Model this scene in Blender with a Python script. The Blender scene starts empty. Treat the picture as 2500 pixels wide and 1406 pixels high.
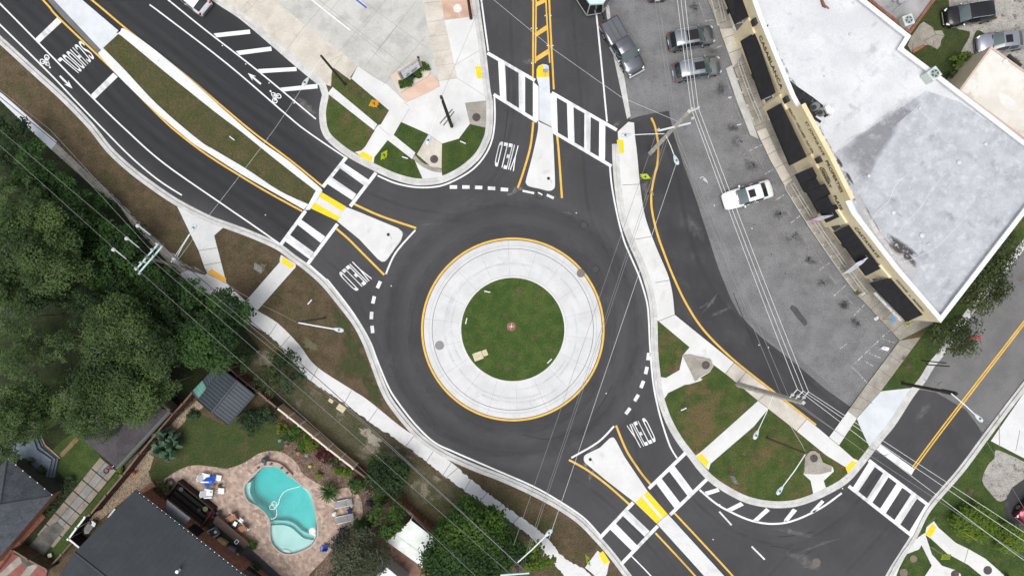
import bpy, bmesh, math, random
import numpy as np
from mathutils import Vector, Matrix
from math import radians, sin, cos, pi, hypot, atan2

random.seed(7)
scene = bpy.context.scene
COL = scene.collection

# ---------------------------------------------------------------- camera, sky, sun
S = 0.04            # metres per photo pixel on the ground
H = 68.0            # flying height of the camera
CX, CY = 1250.0, 703.0
cam_d = bpy.data.cameras.new('camera')
cam = bpy.data.objects.new('camera', cam_d); COL.objects.link(cam)
cam.location = (0, 0, H); cam.rotation_euler = (0, 0, 0)
cam_d.sensor_width = 36.0; cam_d.lens = 36.0 * H / 100.0
cam_d.clip_start = 0.5; cam_d.clip_end = 3000
scene.camera = cam
SUN_EL, SUN_AZ = radians(72), radians(205)
world = bpy.data.worlds.new('World'); scene.world = world
world.use_nodes = True
nt = world.node_tree
sky = nt.nodes.new('ShaderNodeTexSky'); sky.sky_type = 'NISHITA'; sky.sun_disc = False
sky.sun_elevation = SUN_EL; sky.sun_rotation = SUN_AZ
sky.air_density = 1.0; sky.dust_density = 4.0; sky.ozone_density = 1.0
bg = nt.nodes['Background']; bg.inputs[1].default_value = 0.15
hsv = nt.nodes.new('ShaderNodeHueSaturation'); hsv.inputs['Saturation'].default_value = 0.35
nt.links.new(sky.outputs[0], hsv.inputs['Color']); nt.links.new(hsv.outputs[0], bg.inputs[0])
sun_d = bpy.data.lights.new('sun', 'SUN'); sun_d.energy = 1.4; sun_d.angle = radians(38)
sun_d.color = (1.0, 0.97, 0.93)
sun = bpy.data.objects.new('sun', sun_d); COL.objects.link(sun)
sun.rotation_euler = (radians(90) - SUN_EL, 0, pi - SUN_AZ)
sun.location = (0, 0, 90)
scene.view_settings.view_transform = 'Standard'; scene.view_settings.look = 'None'
scene.view_settings.exposure = 0.2; scene.view_settings.gamma = 1.0
scene.render.resolution_x = 1024; scene.render.resolution_y = 575

# ---------------------------------------------------------------- helpers
def W(px, py, h=0.0):
    k = S * (H - h) / H
    return Vector(((px - CX) * k, (CY - py) * k, h))

def cr(pts, k=6, closed=False):
    """Catmull-Rom smoothing of a polyline of tuples."""
    P = [tuple(map(float, p)) for p in pts]; n = len(P); out = []
    segs = n if closed else n - 1
    for i in range(segs):
        if closed: p0, p1, p2, p3 = P[i-1], P[i], P[(i+1) % n], P[(i+2) % n]
        else: p0, p1, p2, p3 = P[max(i-1, 0)], P[i], P[i+1], P[min(i+2, n-1)]
        for j in range(k):
            t = j / k
            out.append(tuple(0.5*((2*b)+(-a+c)*t+(2*a-5*b+4*c-d)*t*t+(-a+3*b-3*c+d)*t**3)
                             for a, b, c, d in zip(p0, p1, p2, p3)))
    if not closed: out.append(P[-1])
    return out

def offs(pts, d, closed=False):
    """offset a 2-D polyline to its left (image coordinates, y down) by d"""
    n = len(pts); out = []
    for i in range(n):
        if closed: a, b = pts[i-1], pts[(i+1) % n]
        else: a, b = pts[max(i-1, 0)], pts[min(i+1, n-1)]
        dx, dy = b[0]-a[0], b[1]-a[1]; l = hypot(dx, dy) or 1
        out.append((pts[i][0] + dy/l*d, pts[i][1] - dx/l*d))
    return out

def resample(pts, step):
    out = [pts[0]]; acc = 0
    for a, b in zip(pts, pts[1:]):
        l = hypot(b[0]-a[0], b[1]-a[1])
        if l == 0: continue
        t = step - acc
        while t <= l:
            out.append((a[0]+(b[0]-a[0])*t/l, a[1]+(b[1]-a[1])*t/l)); t += step
        acc = l - (t - step)
    return out

class MB:
    def __init__(s): s.v = []; s.f = []
    def add(s, vs, fs):
        o = len(s.v); s.v += [tuple(v) for v in vs]; s.f += [tuple(i+o for i in f) for f in fs]; return s
    def poly(s, pts, z):                      # flat sheet from photo pixels
        vs = [W(x, y, z) for x, y in pts]
        a = sum(vs[i-1].x*vs[i].y - vs[i].x*vs[i-1].y for i in range(len(vs)))
        if a < 0: vs.reverse()
        return s.add(vs, [range(len(vs))])
    def prism(s, pts, z0, z1):                # raised block whose top edge is given in photo pixels
        vs = [W(x, y, z1) for x, y in pts]
        return s.wprism([(v.x, v.y) for v in vs], z0, z1)
    def wprism(s, pts, z0, z1, top=None):
        a = sum(pts[i-1][0]*pts[i][1] - pts[i][0]*pts[i-1][1] for i in range(len(pts)))
        if a < 0: pts = pts[::-1]
        n = len(pts)
        vs = [(x, y, z0) for x, y in pts] + [(x, y, z1) for x, y in pts]
        fs = [range(n, 2*n), range(n-1, -1, -1)] + [(i, (i+1) % n, n+(i+1) % n, n+i) for i in range(n)]
        return s.add(vs, fs)
    def strip(s, pts, w, z, closed=False):    # painted line of width w pixels
        L, R = offs(pts, w/2, closed), offs(pts, -w/2, closed); n = len(pts)
        vs = [W(x, y, z) for x, y in R] + [W(x, y, z) for x, y in L]
        fs = [(i, (i+1) % n, n+(i+1) % n, n+i) for i in range(n if closed else n-1)]
        return s.add(vs, fs)
    def band(s, A, B, z0, z1):                # block between two polylines (photo pixels)
        n = len(A)
        vs = [W(x, y, z1) for x, y in A] + [W(x, y, z1) for x, y in B]
        vb = [(v.x, v.y, z0) for v in vs]
        fs = []
        for i in range(n-1):
            fs += [(i, i+1, n+i+1, n+i), (i+2*n, i+1+2*n, i+1, i), (n+i, n+i+1, 3*n+i+1, 3*n+i)]
        return s.add(list(vs)+vb, fs)
    def box(s, c, d, rz=0, tilt=None):
        x, y, z = d[0]/2, d[1]/2, d[2]/2
        m = Matrix.Rotation(rz, 3, 'Z')
        if tilt: m = m @ Matrix.Rotation(tilt[1], 3, tilt[0])
        vs = [Vector(c) + m @ Vector((a*x, b*y, e*z)) for e in (-1, 1) for a, b in ((-1,-1),(1,-1),(1,1),(-1,1))]
        return s.add(vs, [(3,2,1,0),(4,5,6,7),(0,1,5,4),(1,2,6,5),(2,3,7,6),(3,0,4,7)])
    def tube(s, pts, r, n=8, r1=None, caps=True):
        pts = [Vector(p) for p in pts]; m = len(pts); vs = []; fs = []
        for i, p in enumerate(pts):
            d = (pts[min(i+1, m-1)] - pts[max(i-1, 0)])
            d = d.normalized() if d.length else Vector((0, 0, 1))
            a = d.cross(Vector((0, 0, 1)) if abs(d.z) < .9 else Vector((1, 0, 0))).normalized(); b = d.cross(a)
            rr = r if r1 is None else r + (r1-r)*i/(m-1)
            vs += [p + (a*cos(2*pi*k/n) + b*sin(2*pi*k/n))*rr for k in range(n)]
        for i in range(m-1):
            for k in range(n): fs.append((i*n+k, i*n+(k+1) % n, (i+1)*n+(k+1) % n, (i+1)*n+k))
        if caps: fs += [tuple(range(n-1, -1, -1)), tuple(range((m-1)*n, m*n))]
        # make faces point outward
        return s.add(vs, [f[::-1] for f in fs])
    def lathe(s, c, prof, n=20):              # prof: (r, z) list bottom to top
        vs = []; fs = []; m = len(prof)
        for r, z in prof: vs += [(c[0]+r*cos(2*pi*k/n), c[1]+r*sin(2*pi*k/n), c[2]+z) for k in range(n)]
        for i in range(m-1):
            for k in range(n): fs.append((i*n+k, i*n+(k+1) % n, (i+1)*n+(k+1) % n, (i+1)*n+k))
        fs += [tuple(range(n-1, -1, -1)), tuple(range((m-1)*n, m*n))]
        return s.add(vs, fs)
    def build(s, name, mat, parent=None, smooth=False, local=False, bevel=0):
        me = bpy.data.meshes.new(name)
        vs = s.v
        if parent is not None and not local:
            o = parent
            off = Vector((0, 0, 0))
            while o is not None: off += Vector(o.location); o = o.parent
            vs = [(v[0]-off.x, v[1]-off.y, v[2]-off.z) for v in s.v]
        me.from_pydata(vs, [], s.f)
        if smooth == 'auto':
            bm = bmesh.new(); bm.from_mesh(me)
            bmesh.ops.remove_doubles(bm, verts=bm.verts, dist=1e-4)
            for f in bm.faces: f.smooth = True
            for e in bm.edges:
                if len(e.link_faces) == 2 and e.calc_face_angle(0) > radians(48): e.smooth = False
            bm.to_mesh(me); bm.free()
        elif smooth:
            me.polygons.foreach_set('use_smooth', [True]*len(me.polygons))
        me.materials.append(mat)
        ob = bpy.data.objects.new(name, me); COL.objects.link(ob)
        if parent is not None: ob.parent = parent
        if bevel:
            md = ob.modifiers.new('bevel', 'BEVEL'); md.width = bevel; md.segments = 2; md.limit_method = 'ANGLE'
        return ob

def tag(o, label, cat, group=None, kind=None):
    o['label'] = label; o['category'] = cat
    if group: o['group'] = group
    if kind: o['kind'] = kind
    return o
def thing(name, label, cat, loc=(0, 0, 0), group=None, rz=0):
    o = bpy.data.objects.new(name, None); COL.objects.link(o)
    o.location = loc; o.rotation_euler = (0, 0, rz); o.empty_display_size = .3
    return tag(o, label, cat, group)
def struct(name, mb, mat, label=None, cat=None, **k):
    o = mb.build(name, mat, **k); o['kind'] = 'structure'
    o['label'] = label or name.replace('_', ' ') + ' around the roundabout'
    o['category'] = cat or name.replace('_', ' ')
    return o
def copy_tree(o, parent=None):
    c = o.copy(); COL.objects.link(c)
    if parent is not None: c.parent = parent
    for ch in list(o.children): copy_tree(ch, c)
    return c
def hang(poly_loops, z, name, mat):
    """flat sheet with holes: first loop outside, the rest holes (photo pixels)"""
    bm = bmesh.new(); es = []
    for lp in poly_loops:
        vs = [bm.verts.new(W(x, y, z)) for x, y in lp]
        es += [bm.edges.new((vs[i-1], vs[i])) for i in range(len(vs))]
    bmesh.ops.triangle_fill(bm, use_beauty=True, edges=es)
    for f in bm.faces:
        if f.normal.z < 0: f.normal_flip()
    me = bpy.data.meshes.new(name); bm.to_mesh(me); bm.free(); me.materials.append(mat)
    ob = bpy.data.objects.new(name, me); COL.objects.link(ob); return ob

# ---------------------------------------------------------------- materials
MATS = {}
def pm(name, c1, c2=None, scale=1.0, rough=.85, c3=None, s3=.3, t3=.55, w3=.08, f3=1.0, grain=0.0, gs=25.0,
       bump=0.0, bs=30.0, metal=0.0, coord='P', spec=.3, coat=0.0, fac=(.35, .65)):
    """procedural material: two-tone noise, optional patches of a third colour, optional grain and bump"""
    if name in MATS: return MATS[name]
    m = bpy.data.materials.new(name); m.use_nodes = True; n = m.node_tree.nodes; l = m.node_tree.links
    b = n['Principled BSDF']; b.inputs['Roughness'].default_value = rough; b.inputs['Metallic'].default_value = metal
    b.inputs['Specular IOR Level'].default_value = spec; b.inputs['Coat Weight'].default_value = coat
    if coat: b.inputs['Coat Roughness'].default_value = .06
    if coord == 'P': src = n.new('ShaderNodeNewGeometry').outputs['Position']
    else: src = n.new('ShaderNodeTexCoord').outputs['Object']
    def noise(sc, det=4, ro=.6):
        t = n.new('ShaderNodeTexNoise'); t.inputs['Scale'].default_value = sc; t.inputs['Detail'].default_value = det
        t.inputs['Roughness'].default_value = ro; l.new(src, t.inputs['Vector']); return t.outputs['Fac']
    def ramp(x, a, bb):
        r = n.new('ShaderNodeMapRange'); r.inputs[1].default_value = a; r.inputs[2].default_value = bb
        r.interpolation_type = 'SMOOTHSTEP'; l.new(x, r.inputs[0]); return r.outputs[0]
    def mix(f, a, bb, mode='MIX'):
        x = n.new('ShaderNodeMix'); x.data_type = 'RGBA'; x.blend_type = mode
        if isinstance(f, float): x.inputs[0].default_value = f
        else: l.new(f, x.inputs[0])
        for k, q in ((6, a), (7, bb)):
            if isinstance(q, tuple): x.inputs[k].default_value = (*q, 1)
            else: l.new(q, x.inputs[k])
        return x.outputs[2]
    col = c1
    if c2: col = mix(ramp(noise(scale), *fac), c1, c2)
    if c3:
        f = ramp(noise(s3, 5, .65), t3-w3, t3+w3)
        if f3 < 1:
            q = n.new('ShaderNodeMath'); q.operation = 'MULTIPLY'; q.inputs[1].default_value = f3; l.new(f, q.inputs[0]); f = q.outputs[0]
        col = mix(f, col, c3)
    if grain:
        g = ramp(noise(gs, 3, .7), .3, .7)
        lo, hi = max(0, 1-grain), 1+grain
        gm = mix(g, (lo, lo, lo), (hi, hi, hi))
        col = mix(1.0, col, gm, 'MULTIPLY')
    if isinstance(col, tuple): b.inputs['Base Color'].default_value = (*col, 1)
    else: l.new(col, b.inputs['Base Color'])
    if bump:
        bp = n.new('ShaderNodeBump'); bp.inputs['Strength'].default_value = bump; bp.inputs['Distance'].default_value = .05
        l.new(noise(bs, 4, .7), bp.inputs['Height']); l.new(bp.outputs[0], b.inputs['Normal'])
    MATS[name] = m
    return m

def add_nodes_ring(m, cx, cy, amount):
    """concentric tyre-polished bands of slightly lighter asphalt round the island"""
    n = m.node_tree.nodes; l = m.node_tree.links; b = n['Principled BSDF']
    old = b.inputs['Base Color'].links[0].from_socket
    g = n.new('ShaderNodeNewGeometry'); v = n.new('ShaderNodeVectorMath'); v.operation = 'DISTANCE'
    v.inputs[1].default_value = (cx, cy, 0); l.new(g.outputs['Position'], v.inputs[0])
    r = n.new('ShaderNodeValToRGB'); cr_ = r.color_ramp; cr_.interpolation = 'EASE'
    mr = n.new('ShaderNodeMapRange'); mr.inputs[1].default_value = 8.5; mr.inputs[2].default_value = 16.5
    ns = n.new('ShaderNodeTexNoise'); ns.inputs['Scale'].default_value = .35; l.new(g.outputs['Position'], ns.inputs['Vector'])
    ad = n.new('ShaderNodeMath'); ad.operation = 'MULTIPLY_ADD'; ad.inputs[1].default_value = 1.6; l.new(ns.outputs[0], ad.inputs[0]); l.new(v.outputs['Value'], ad.inputs[2])
    l.new(ad.outputs[0], mr.inputs[0]); l.new(mr.outputs[0], r.inputs[0])
    els = [(0, .98), (.18, .88), (.34, 1.14), (.5, .9), (.66, 1.16), (.82, .98), (1, 1.0)]
    cr_.elements[0].position = 0; cr_.elements[0].color = (.95,)*3 + (1,)
    cr_.elements[1].position = 1; cr_.elements[1].color = (1, 1, 1, 1)
    for p, q in els[1:-1]:
        e = cr_.elements.new(p); e.color = (q*amount + (1-amount),)*3 + (1,)
    x = n.new('ShaderNodeMix'); x.data_type = 'RGBA'; x.blend_type = 'MULTIPLY'; x.inputs[0].default_value = 1
    l.new(old, x.inputs[6]); l.new(r.outputs[0], x.inputs[7]); l.new(x.outputs[2], b.inputs['Base Color'])

def fm(name, col, strength, scale=1.2, lo=.3, hi=.6, rough=.9):
    m = bpy.data.materials.new(name); m.use_nodes = True; n = m.node_tree.nodes; l = m.node_tree.links; b = n['Principled BSDF']
    b.inputs['Base Color'].default_value = (*col, 1); b.inputs['Roughness'].default_value = rough
    a = n.new('ShaderNodeAttribute'); a.attribute_name = 'fade'; g = n.new('ShaderNodeNewGeometry'); t = n.new('ShaderNodeTexNoise'); t.inputs['Scale'].default_value = scale; t.inputs['Detail'].default_value = 6; t.inputs['Roughness'].default_value = .65; l.new(g.outputs['Position'], t.inputs['Vector'])
    r = n.new('ShaderNodeMapRange'); r.inputs[1].default_value = lo; r.inputs[2].default_value = hi; r.inputs[4].default_value = strength; l.new(t.outputs['Fac'], r.inputs[0])
    q = n.new('ShaderNodeMath'); q.operation = 'MULTIPLY'; l.new(a.outputs['Fac'], q.inputs[0]); l.new(r.outputs[0], q.inputs[1])
    x = n.new('ShaderNodeMixShader'); tr = n.new('ShaderNodeBsdfTransparent'); l.new(q.outputs[0], x.inputs[0]); l.new(tr.outputs[0], x.inputs[1]); l.new(b.outputs[0], x.inputs[2]); l.new(x.outputs[0], n['Material Output'].inputs['Surface'])
    return m
class FB(MB):
    """sheets whose 'fade' runs from 1 inside to 0 at the rim, so stains have soft edges"""
    def __init__(s): MB.__init__(s); s.a = []
    def blob(s, pts, z, inner=.5):
        n = len(pts); cx = sum(p[0] for p in pts)/n; cy = sum(p[1] for p in pts)/n
        vs = [W(x, y, z) for x, y in pts] + [W(cx+(x-cx)*inner, cy+(y-cy)*inner, z) for x, y in pts] + [W(cx, cy, z)]
        f = [(i, (i+1) % n, n+(i+1) % n, n+i) for i in range(n)] + [(n+i, n+(i+1) % n, 2*n) for i in range(n)]
        a = sum(pts[i-1][0]*pts[i][1]-pts[i][0]*pts[i-1][1] for i in range(n))
        s.add(vs, [q[::-1] for q in f] if a > 0 else f); s.a += [0]*n+[1]*(n+1); return s
    def band_(s, pts, w, z, closed=False):
        n = len(pts); L = [offs(pts, o*w, closed) for o in (-.5, -.18, .18, .5)]
        s.add([W(x, y, z) for l in L for x, y in l], [(k*n+i, k*n+(i+1) % n, (k+1)*n+(i+1) % n, (k+1)*n+i) for k in range(3) for i in range(n if closed else n-1)])
        for k in range(4): s.a += [(0 if k in (0, 3) else 1)*(1 if closed else min(1, i/4, (n-1-i)/4)) for i in range(n)]
        return s
    def done(s, name, mat, label=None, cat=None, parent=None):
        o = struct(name, s, mat, label, cat) if parent is None else s.build(name, mat, parent)
        at = o.data.attributes.new('fade', 'FLOAT', 'POINT'); at.data.foreach_set('value', np.array(s.a, np.float32)); return o

ASPH = pm('asphalt_new', (.049, .049, .052), (.064, .064, .067), .12, .9, c3=(.070, .070, .072), s3=.35, t3=.6, w3=.14, f3=.7, grain=.16, gs=14, bump=.25, bs=40)
add_nodes_ring(ASPH, 0.08, -4.04, 1.0)
ASPH2 = pm('asphalt_slip', (.040, .040, .043), (.056, .055, .057), .25, .9, c3=(.085, .083, .082), s3=.5, t3=.66, w3=.1, f3=.7, grain=.16, gs=14, bump=.25, bs=40)
LOT = pm('asphalt_old', (.155, .155, .157), (.20, .20, .203), .5, .92, c3=(.125, .125, .13), s3=1.1, t3=.6, w3=.1, f3=.6, grain=.26, gs=9, bump=.35, bs=30)
OLDST = pm('asphalt_worn', (.135, .134, .134), (.17, .168, .166), .3, .92, grain=.22, gs=12, bump=.3, bs=30)
CONC = pm('concrete_new', (.585, .585, .575), (.65, .65, .64), .5, .85, c3=(.52, .51, .48), s3=.7, t3=.66, w3=.12, f3=.4, grain=.035, gs=8, bump=.1)
APRON = pm('apron_concrete', (.53, .535, .535), (.60, .605, .61), .45, .85, c3=(.50, .505, .50), s3=.55, t3=.6, w3=.14, f3=.6, grain=.05, gs=7, bump=.1)
CONCB = pm('concrete_bluish', (.54, .57, .60), (.61, .64, .67), .6, .85, c3=(.50, .52, .53), s3=.8, t3=.64, w3=.12, f3=.5, grain=.04, gs=8, bump=.1)
CONCL = pm('concrete_lot', (.45, .45, .42), (.52, .515, .485), .35, .88, c3=(.36, .355, .335), s3=.6, t3=.56, w3=.1, f3=.7, grain=.07, gs=7, bump=.15)
CONCT = pm('concrete_tan', (.50, .46, .40), (.58, .54, .47), .6, .88, c3=(.38, .34, .29), s3=.7, t3=.62, w3=.12, f3=.6, grain=.08, gs=7, bump=.15)
CONCO = pm('concrete_aged', (.27, .25, .215), (.36, .335, .29), .7, .9, c3=(.2, .18, .155), s3=.8, t3=.6, w3=.12, f3=.6, grain=.14, gs=7, bump=.2)
CONCG = pm('concrete_walk', (.58, .58, .58), (.66, .66, .655), .6, .88, c3=(.46, .45, .43), s3=.6, t3=.62, w3=.12, f3=.6, grain=.07, gs=8, bump=.12)
KERB = pm('kerb_concrete', (.46, .46, .445), (.57, .57, .555), .9, .88, c3=(.32, .30, .27), s3=1.2, t3=.65, w3=.06, f3=.6, grain=.1, gs=9, bump=.15)
KERBW = pm('kerb_white', (.62, .63, .63), (.70, .71, .71), .9, .88, c3=(.25, .25, .24), s3=2.2, t3=.69, w3=.03, f3=.8, grain=.06, gs=9, bump=.15)
PINK = pm('terracotta_paving', (.46, .30, .22), (.55, .39, .30), .8, .88, c3=(.6, .5, .42), s3=.9, t3=.6, f3=.6, grain=.08, bump=.15)
JOINT = pm('joint', (.16, .155, .14)); JOINTL = pm('joint_pale', (.36, .36, .35)); JOINTM = pm('joint_mid', (.27, .265, .25))
WHITE = pm('white_paint', (.66, .67, .67), (.76, .77, .77), 1.1, .6, c3=(.36, .36, .36), s3=3.5, t3=.66, w3=.06, f3=.55, grain=.08, gs=14)
WORN = pm('white_paint_worn', (.42, .42, .42), (.6, .6, .6), 1.5, .7, c3=(.16, .16, .162), s3=5, t3=.48, w3=.06)
YEL = pm('yellow_paint', (.64, .38, .055), (.72, .45, .085), 1.5, .6, grain=.06, gs=14)
PAD = pm('yellow_pad', (.84, .53, .006), (.88, .58, .012), 2, .55, grain=.06, gs=22)
PADO = pm('orange_pad', (.75, .36, .02), (.8, .41, .03), 2, .6, grain=.06, gs=22)
BROWNG = pm('grass_dry', (.105, .076, .046), (.072, .056, .030), .9, .95, c3=(.05, .062, .018), s3=.16, t3=.6, w3=.12, f3=.8, grain=.35, gs=7, bump=.8, bs=10)
MIXG = pm('grass_mixed', (.040, .067, .014), (.064, .086, .022), .9, .95, c3=(.125, .085, .042), s3=.3, t3=.545, w3=.1, f3=.8, grain=.33, gs=7, bump=.8, bs=10)
GREENG = pm('grass_green', (.034, .062, .013), (.056, .082, .019), .8, .95, c3=(.10, .078, .036), s3=.5, t3=.67, w3=.1, f3=.6, grain=.33, gs=7, bump=.8, bs=10)
ISLG = pm('grass_island', (.037, .070, .013), (.060, .092, .020), .9, .95, c3=(.10, .085, .04), s3=.55, t3=.655, w3=.1, f3=.6, grain=.3, gs=8, bump=.8, bs=10)
MEDG = pm('grass_median', (.058, .064, .022), (.078, .07, .032), .8, .95, c3=(.1, .075, .04), s3=.5, t3=.6, w3=.1, f3=.6, grain=.33, gs=7, bump=.8, bs=10)
SHADEG = pm('grass_shaded', (.036, .056, .016), (.052, .067, .020), .7, .95, c3=(.085, .066, .036), s3=.4, t3=.62, w3=.1, f3=.7, grain=.35, gs=7, bump=.8, bs=10)
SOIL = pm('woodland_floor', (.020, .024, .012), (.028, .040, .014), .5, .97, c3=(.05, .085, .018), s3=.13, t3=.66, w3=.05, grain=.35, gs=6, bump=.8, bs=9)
SAND = pm('sandy_ground', (.27, .24, .19), (.36, .33, .28), .8, .95, c3=(.11, .10, .06), s3=.8, t3=.56, w3=.1, grain=.2, gs=7, bump=.5, bs=12)
MULCH = pm('mulch', (.10, .065, .045), (.15, .105, .08), 2.5, .95, c3=(.22, .17, .14), s3=6, t3=.6, w3=.1, grain=.5, gs=9, bump=1, bs=14)
PEBBLE = pm('pebbles', (.26, .2, .135), (.36, .29, .21), 5, .9, c3=(.12, .09, .06), s3=7, t3=.58, w3=.05, grain=.3, gs=10, bump=1, bs=9)
GRAVEL = pm('gravel', (.29, .28, .26), (.38, .36, .33), 1.2, .95, c3=(.1, .09, .06), s3=1.6, t3=.62, w3=.06, grain=.3, gs=9, bump=.8, bs=12)
OIL = pm('oil_stain', (.055, .055, .057), (.075, .075, .076), 3, .7, grain=.2)
METAL = pm('galvanised', (.42, .43, .44), (.5, .51, .52), 3, .45, metal=.6)
WMETAL = pm('white_metal', (.72, .74, .74), rough=.4)
DARK = pm('dark_metal', (.03, .03, .032), rough=.5)
WOODP = pm('pole_wood', (.085, .066, .045), (.12, .095, .068), 3, .9, grain=.3, gs=6, bump=.4)
DWOODP = pm('pole_dark_wood', (.032, .026, .02), (.05, .04, .032), 3, .9, grain=.3, gs=6)
GWOODP = pm('pole_grey_wood', (.14, .13, .11), (.19, .175, .15), 3, .9, grain=.3, gs=6)
CONCP = pm('pole_concrete', (.40, .385, .34), (.5, .48, .43), 1.5, .85, grain=.12, gs=10)
IRON = pm('cast_iron', (.06, .052, .048), (.09, .078, .07), 4, .6, metal=.3, grain=.25, gs=16)
WIRE = pm('wire_bright', (.62, .63, .62), rough=.4)
WIRED = pm('wire_grey', (.24, .24, .23), rough=.5)
GLASSL = pm('lamp_glass', (.45, .55, .6), rough=.2, spec=.6)
TEAL = pm('crossarm_fibreglass', (.42, .58, .56), (.5, .66, .64), 2, .5)
# ---------------------------------------------------------------- kerb lines (photo pixels)
SWA = cr([(-330,-190),(-150,-42),(0,87),(80,160),(159,232),(225,300),(273,360),(320,404),(371,443),(435,486),(510,525),(564,545),(620,566),(682,594),
      (720,622),(756,648),(796,684),(835,731),(874,782),(899,828),(915,869),(943,944),(966,985),(1016,1046),(1055,1079),(1099,1105),(1164,1134),
      (1229,1159),(1300,1191),(1367,1227),(1421,1264),(1460,1303),(1499,1347),(1544,1406),(1640,1530),(1740,1660)], 5)
NWA = cr([(330,-150),(430,-70),(515,0),(577,41),(618,74),(666,115),(725,166),(779,210)], 4) + \
      cr([(786,232),(780,262),(779,285),(784,318),(801,346),(851,385),(920,421),(964,440),(1010,452),(1051,452),(1089,444),(1133,421),(1171,388),
      (1192,352),(1202,318),(1204,256),(1197,216),(1187,128),(1176,51),(1169,0),(1150,-150)], 5)
EA = cr([(1494,352),(1496,407),(1501,463),(1512,532),(1533,591),(1553,637),(1569,678),(1583,731),(1588,782),(1590,859),(1596,918),(1602,962),(1615,1006),(1631,1043),
      (1655,1083),(1686,1123),(1704,1147),(1730,1174),(1767,1200),(1821,1227),(1881,1239),(1938,1237),(1990,1221),(2042,1196),(2072,1176),(2099,1147),
      (2128,1110),(2156,1074),(2187,1036),(2230,969),(2259,932),(2282,895),(2305,866),(2376,764),(2440,685),(2500,610),(2620,455),(2800,230)], 5)
RA = cr([(2860,470),(2700,680),(2500,930),(2411,1046),(2338,1144),(2260,1235),(2226,1300),(2195,1350),(2172,1386),(2150,1430),(2100,1560),(2060,1660)], 5)[::-1]

def kerb(A, side, w1=8, w2=17, mat=KERB, name='kerb'):
    """gutter sheet next to the asphalt and a raised kerb stone behind it"""
    a, b = offs(A, side*w1), offs(A, side*w2)
    g = MB()
    g.band(offs(A, side*w1*1.02), b, -.02, .135)
    n = len(A); vs = [W(x, y, .006) for x, y in A] + [W(x, y, .014) for x, y in a]
    g.add(vs, [(i, i+1, n+i+1, n+i) for i in range(n-1)])
    j = MB()
    return struct(name, g, mat, 'pale concrete kerb and gutter along the road', 'kerb')

# pool outline is needed early: the ground has a hole for it
POOL = cr([(655,1139),(681,1142),(712,1165),(736,1186),(757,1201),(764,1227),(770,1261),(774,1290),(770,1316),(751,1337),(712,1351),(686,1347),
      (665,1326),(660,1300),(660,1274),(650,1253),(629,1235),(606,1222),(597,1201),(600,1183),(621,1160),(639,1143)], 4, True)

g = hang([[(-9000,-9000),(12000,-9000),(12000,9000),(-9000,9000)], POOL], -.06, 'ground', GREENG)
g['kind'] = 'structure'; g['label'] = 'grassy ground reaching to the horizon'; g['category'] = 'ground'

# asphalt sheet: everything north-east of the back of the south-west kerb
swb = offs(SWA, -12)
road = swb + [(1900,1700),(2900,1700),(2900,-320),(-340,-320)]
struct('road', MB().poly(road, 0), ASPH, 'dark new asphalt of the roundabout and its approach roads', 'road')

# raised land blocks
land_sw = offs(SWA, -15) + [(1650,1700),(-420,1700),(-420,-200)]
o = hang([land_sw, POOL], .12, 'verge', BROWNG); o['kind'] = 'structure'; o['label'] = 'dry brown grass verge south west of the roundabout'; o['category'] = 'verge'
kerb(SWA, -1)
land_nw = offs(NWA, 15) + [(1120,-320),(200,-320)]
struct('verge', MB().prism(land_nw, -.05, .12), MIXG, 'grassed corner with the church sign', 'verge')
kerb(NWA, 1)
EAb = offs(EA, 15)
shopwalk = [(1690,-120),(1728,0),(1756,69),(1789,159),(1846,320),(1880,390),(1917,456),(1971,550),(2061,676),(2097,724),(2197,831)]
slip_e = cr([(1548,300),(1551,340),(1555,371),(1564,463),(1576,532),(1599,596),(1622,650),(1633,678),(1642,718),(1647,768)], 4)
land_e = EAb + [(2900,-320),(1620,-320)] + shopwalk + [(2118,936),(2045,1038),(2024,1067),(1992,1040),(1958,1013),(1792,885)] + slip_e[::-1] + [(1534,296),(1508,320),(1505,345)]
struct('verge', MB().prism(land_e, -.05, .12), MIXG, 'grassed islands and land between the roundabout and the shops', 'verge')
kerb(EA, 1)
land_r = offs(RA, -15) + [(2900,480),(2900,1700),(2070,1700)]
struct('verge', MB().prism(land_r, -.05, .12), GREENG, 'grass corner south east of the side street', 'verge')
kerb(RA, -1)

# asphalt areas with a look of their own
lot = [(1468,-40),(1480,40),(1538,292),(1560,284),(1600,276),(1633,271),(1643,320),(1667,397),(1702,494),(1754,655),(1764,680),(1784,729),(1805,767),(1856,821),(1940,885),(2015,949),(2078,994)] + \
      [(2197,831)] + shopwalk[::-1][1:] + [(1650,-320),(1440,-320)]
struct('car_park', MB().poly(lot, .004), LOT, 'old grey asphalt car park in front of the shops', 'car park')
slip = slip_e + [(1792,885),(1958,1013),(1992,1040),(2024,1067),(2045,1038),(2078,994),(2015,949),(1940,885),(1856,821),(1805,767),(1784,729),(1764,680),(1754,655),(1702,494),(1667,397),(1643,320),(1633,271)]
struct('slip_lane', MB().poly(slip, .004), ASPH2, 'dark asphalt lane between the footpath and the old car park', 'lane')
oldst = [(2236,950),(2284,957),(2358,1000),(2400,1055),(2500,925),(2860,465),(2800,230),(2500,606),(2440,681),(2376,760),(2305,862),(2259,928)]
struct('side_street', MB().poly(oldst, .004), OLDST, 'worn grey asphalt of the side street', 'street')
g = MB()
for q in ([(1494,120),(1512,118),(1540,284),(1531,291)], [(1478,12),(1487,14),(1500,122),(1493,124)]): g.prism(q, -.01, .05)
struct('drain_channel', g, KERB, 'pale concrete channel between the street and the car park', 'channel')
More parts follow.
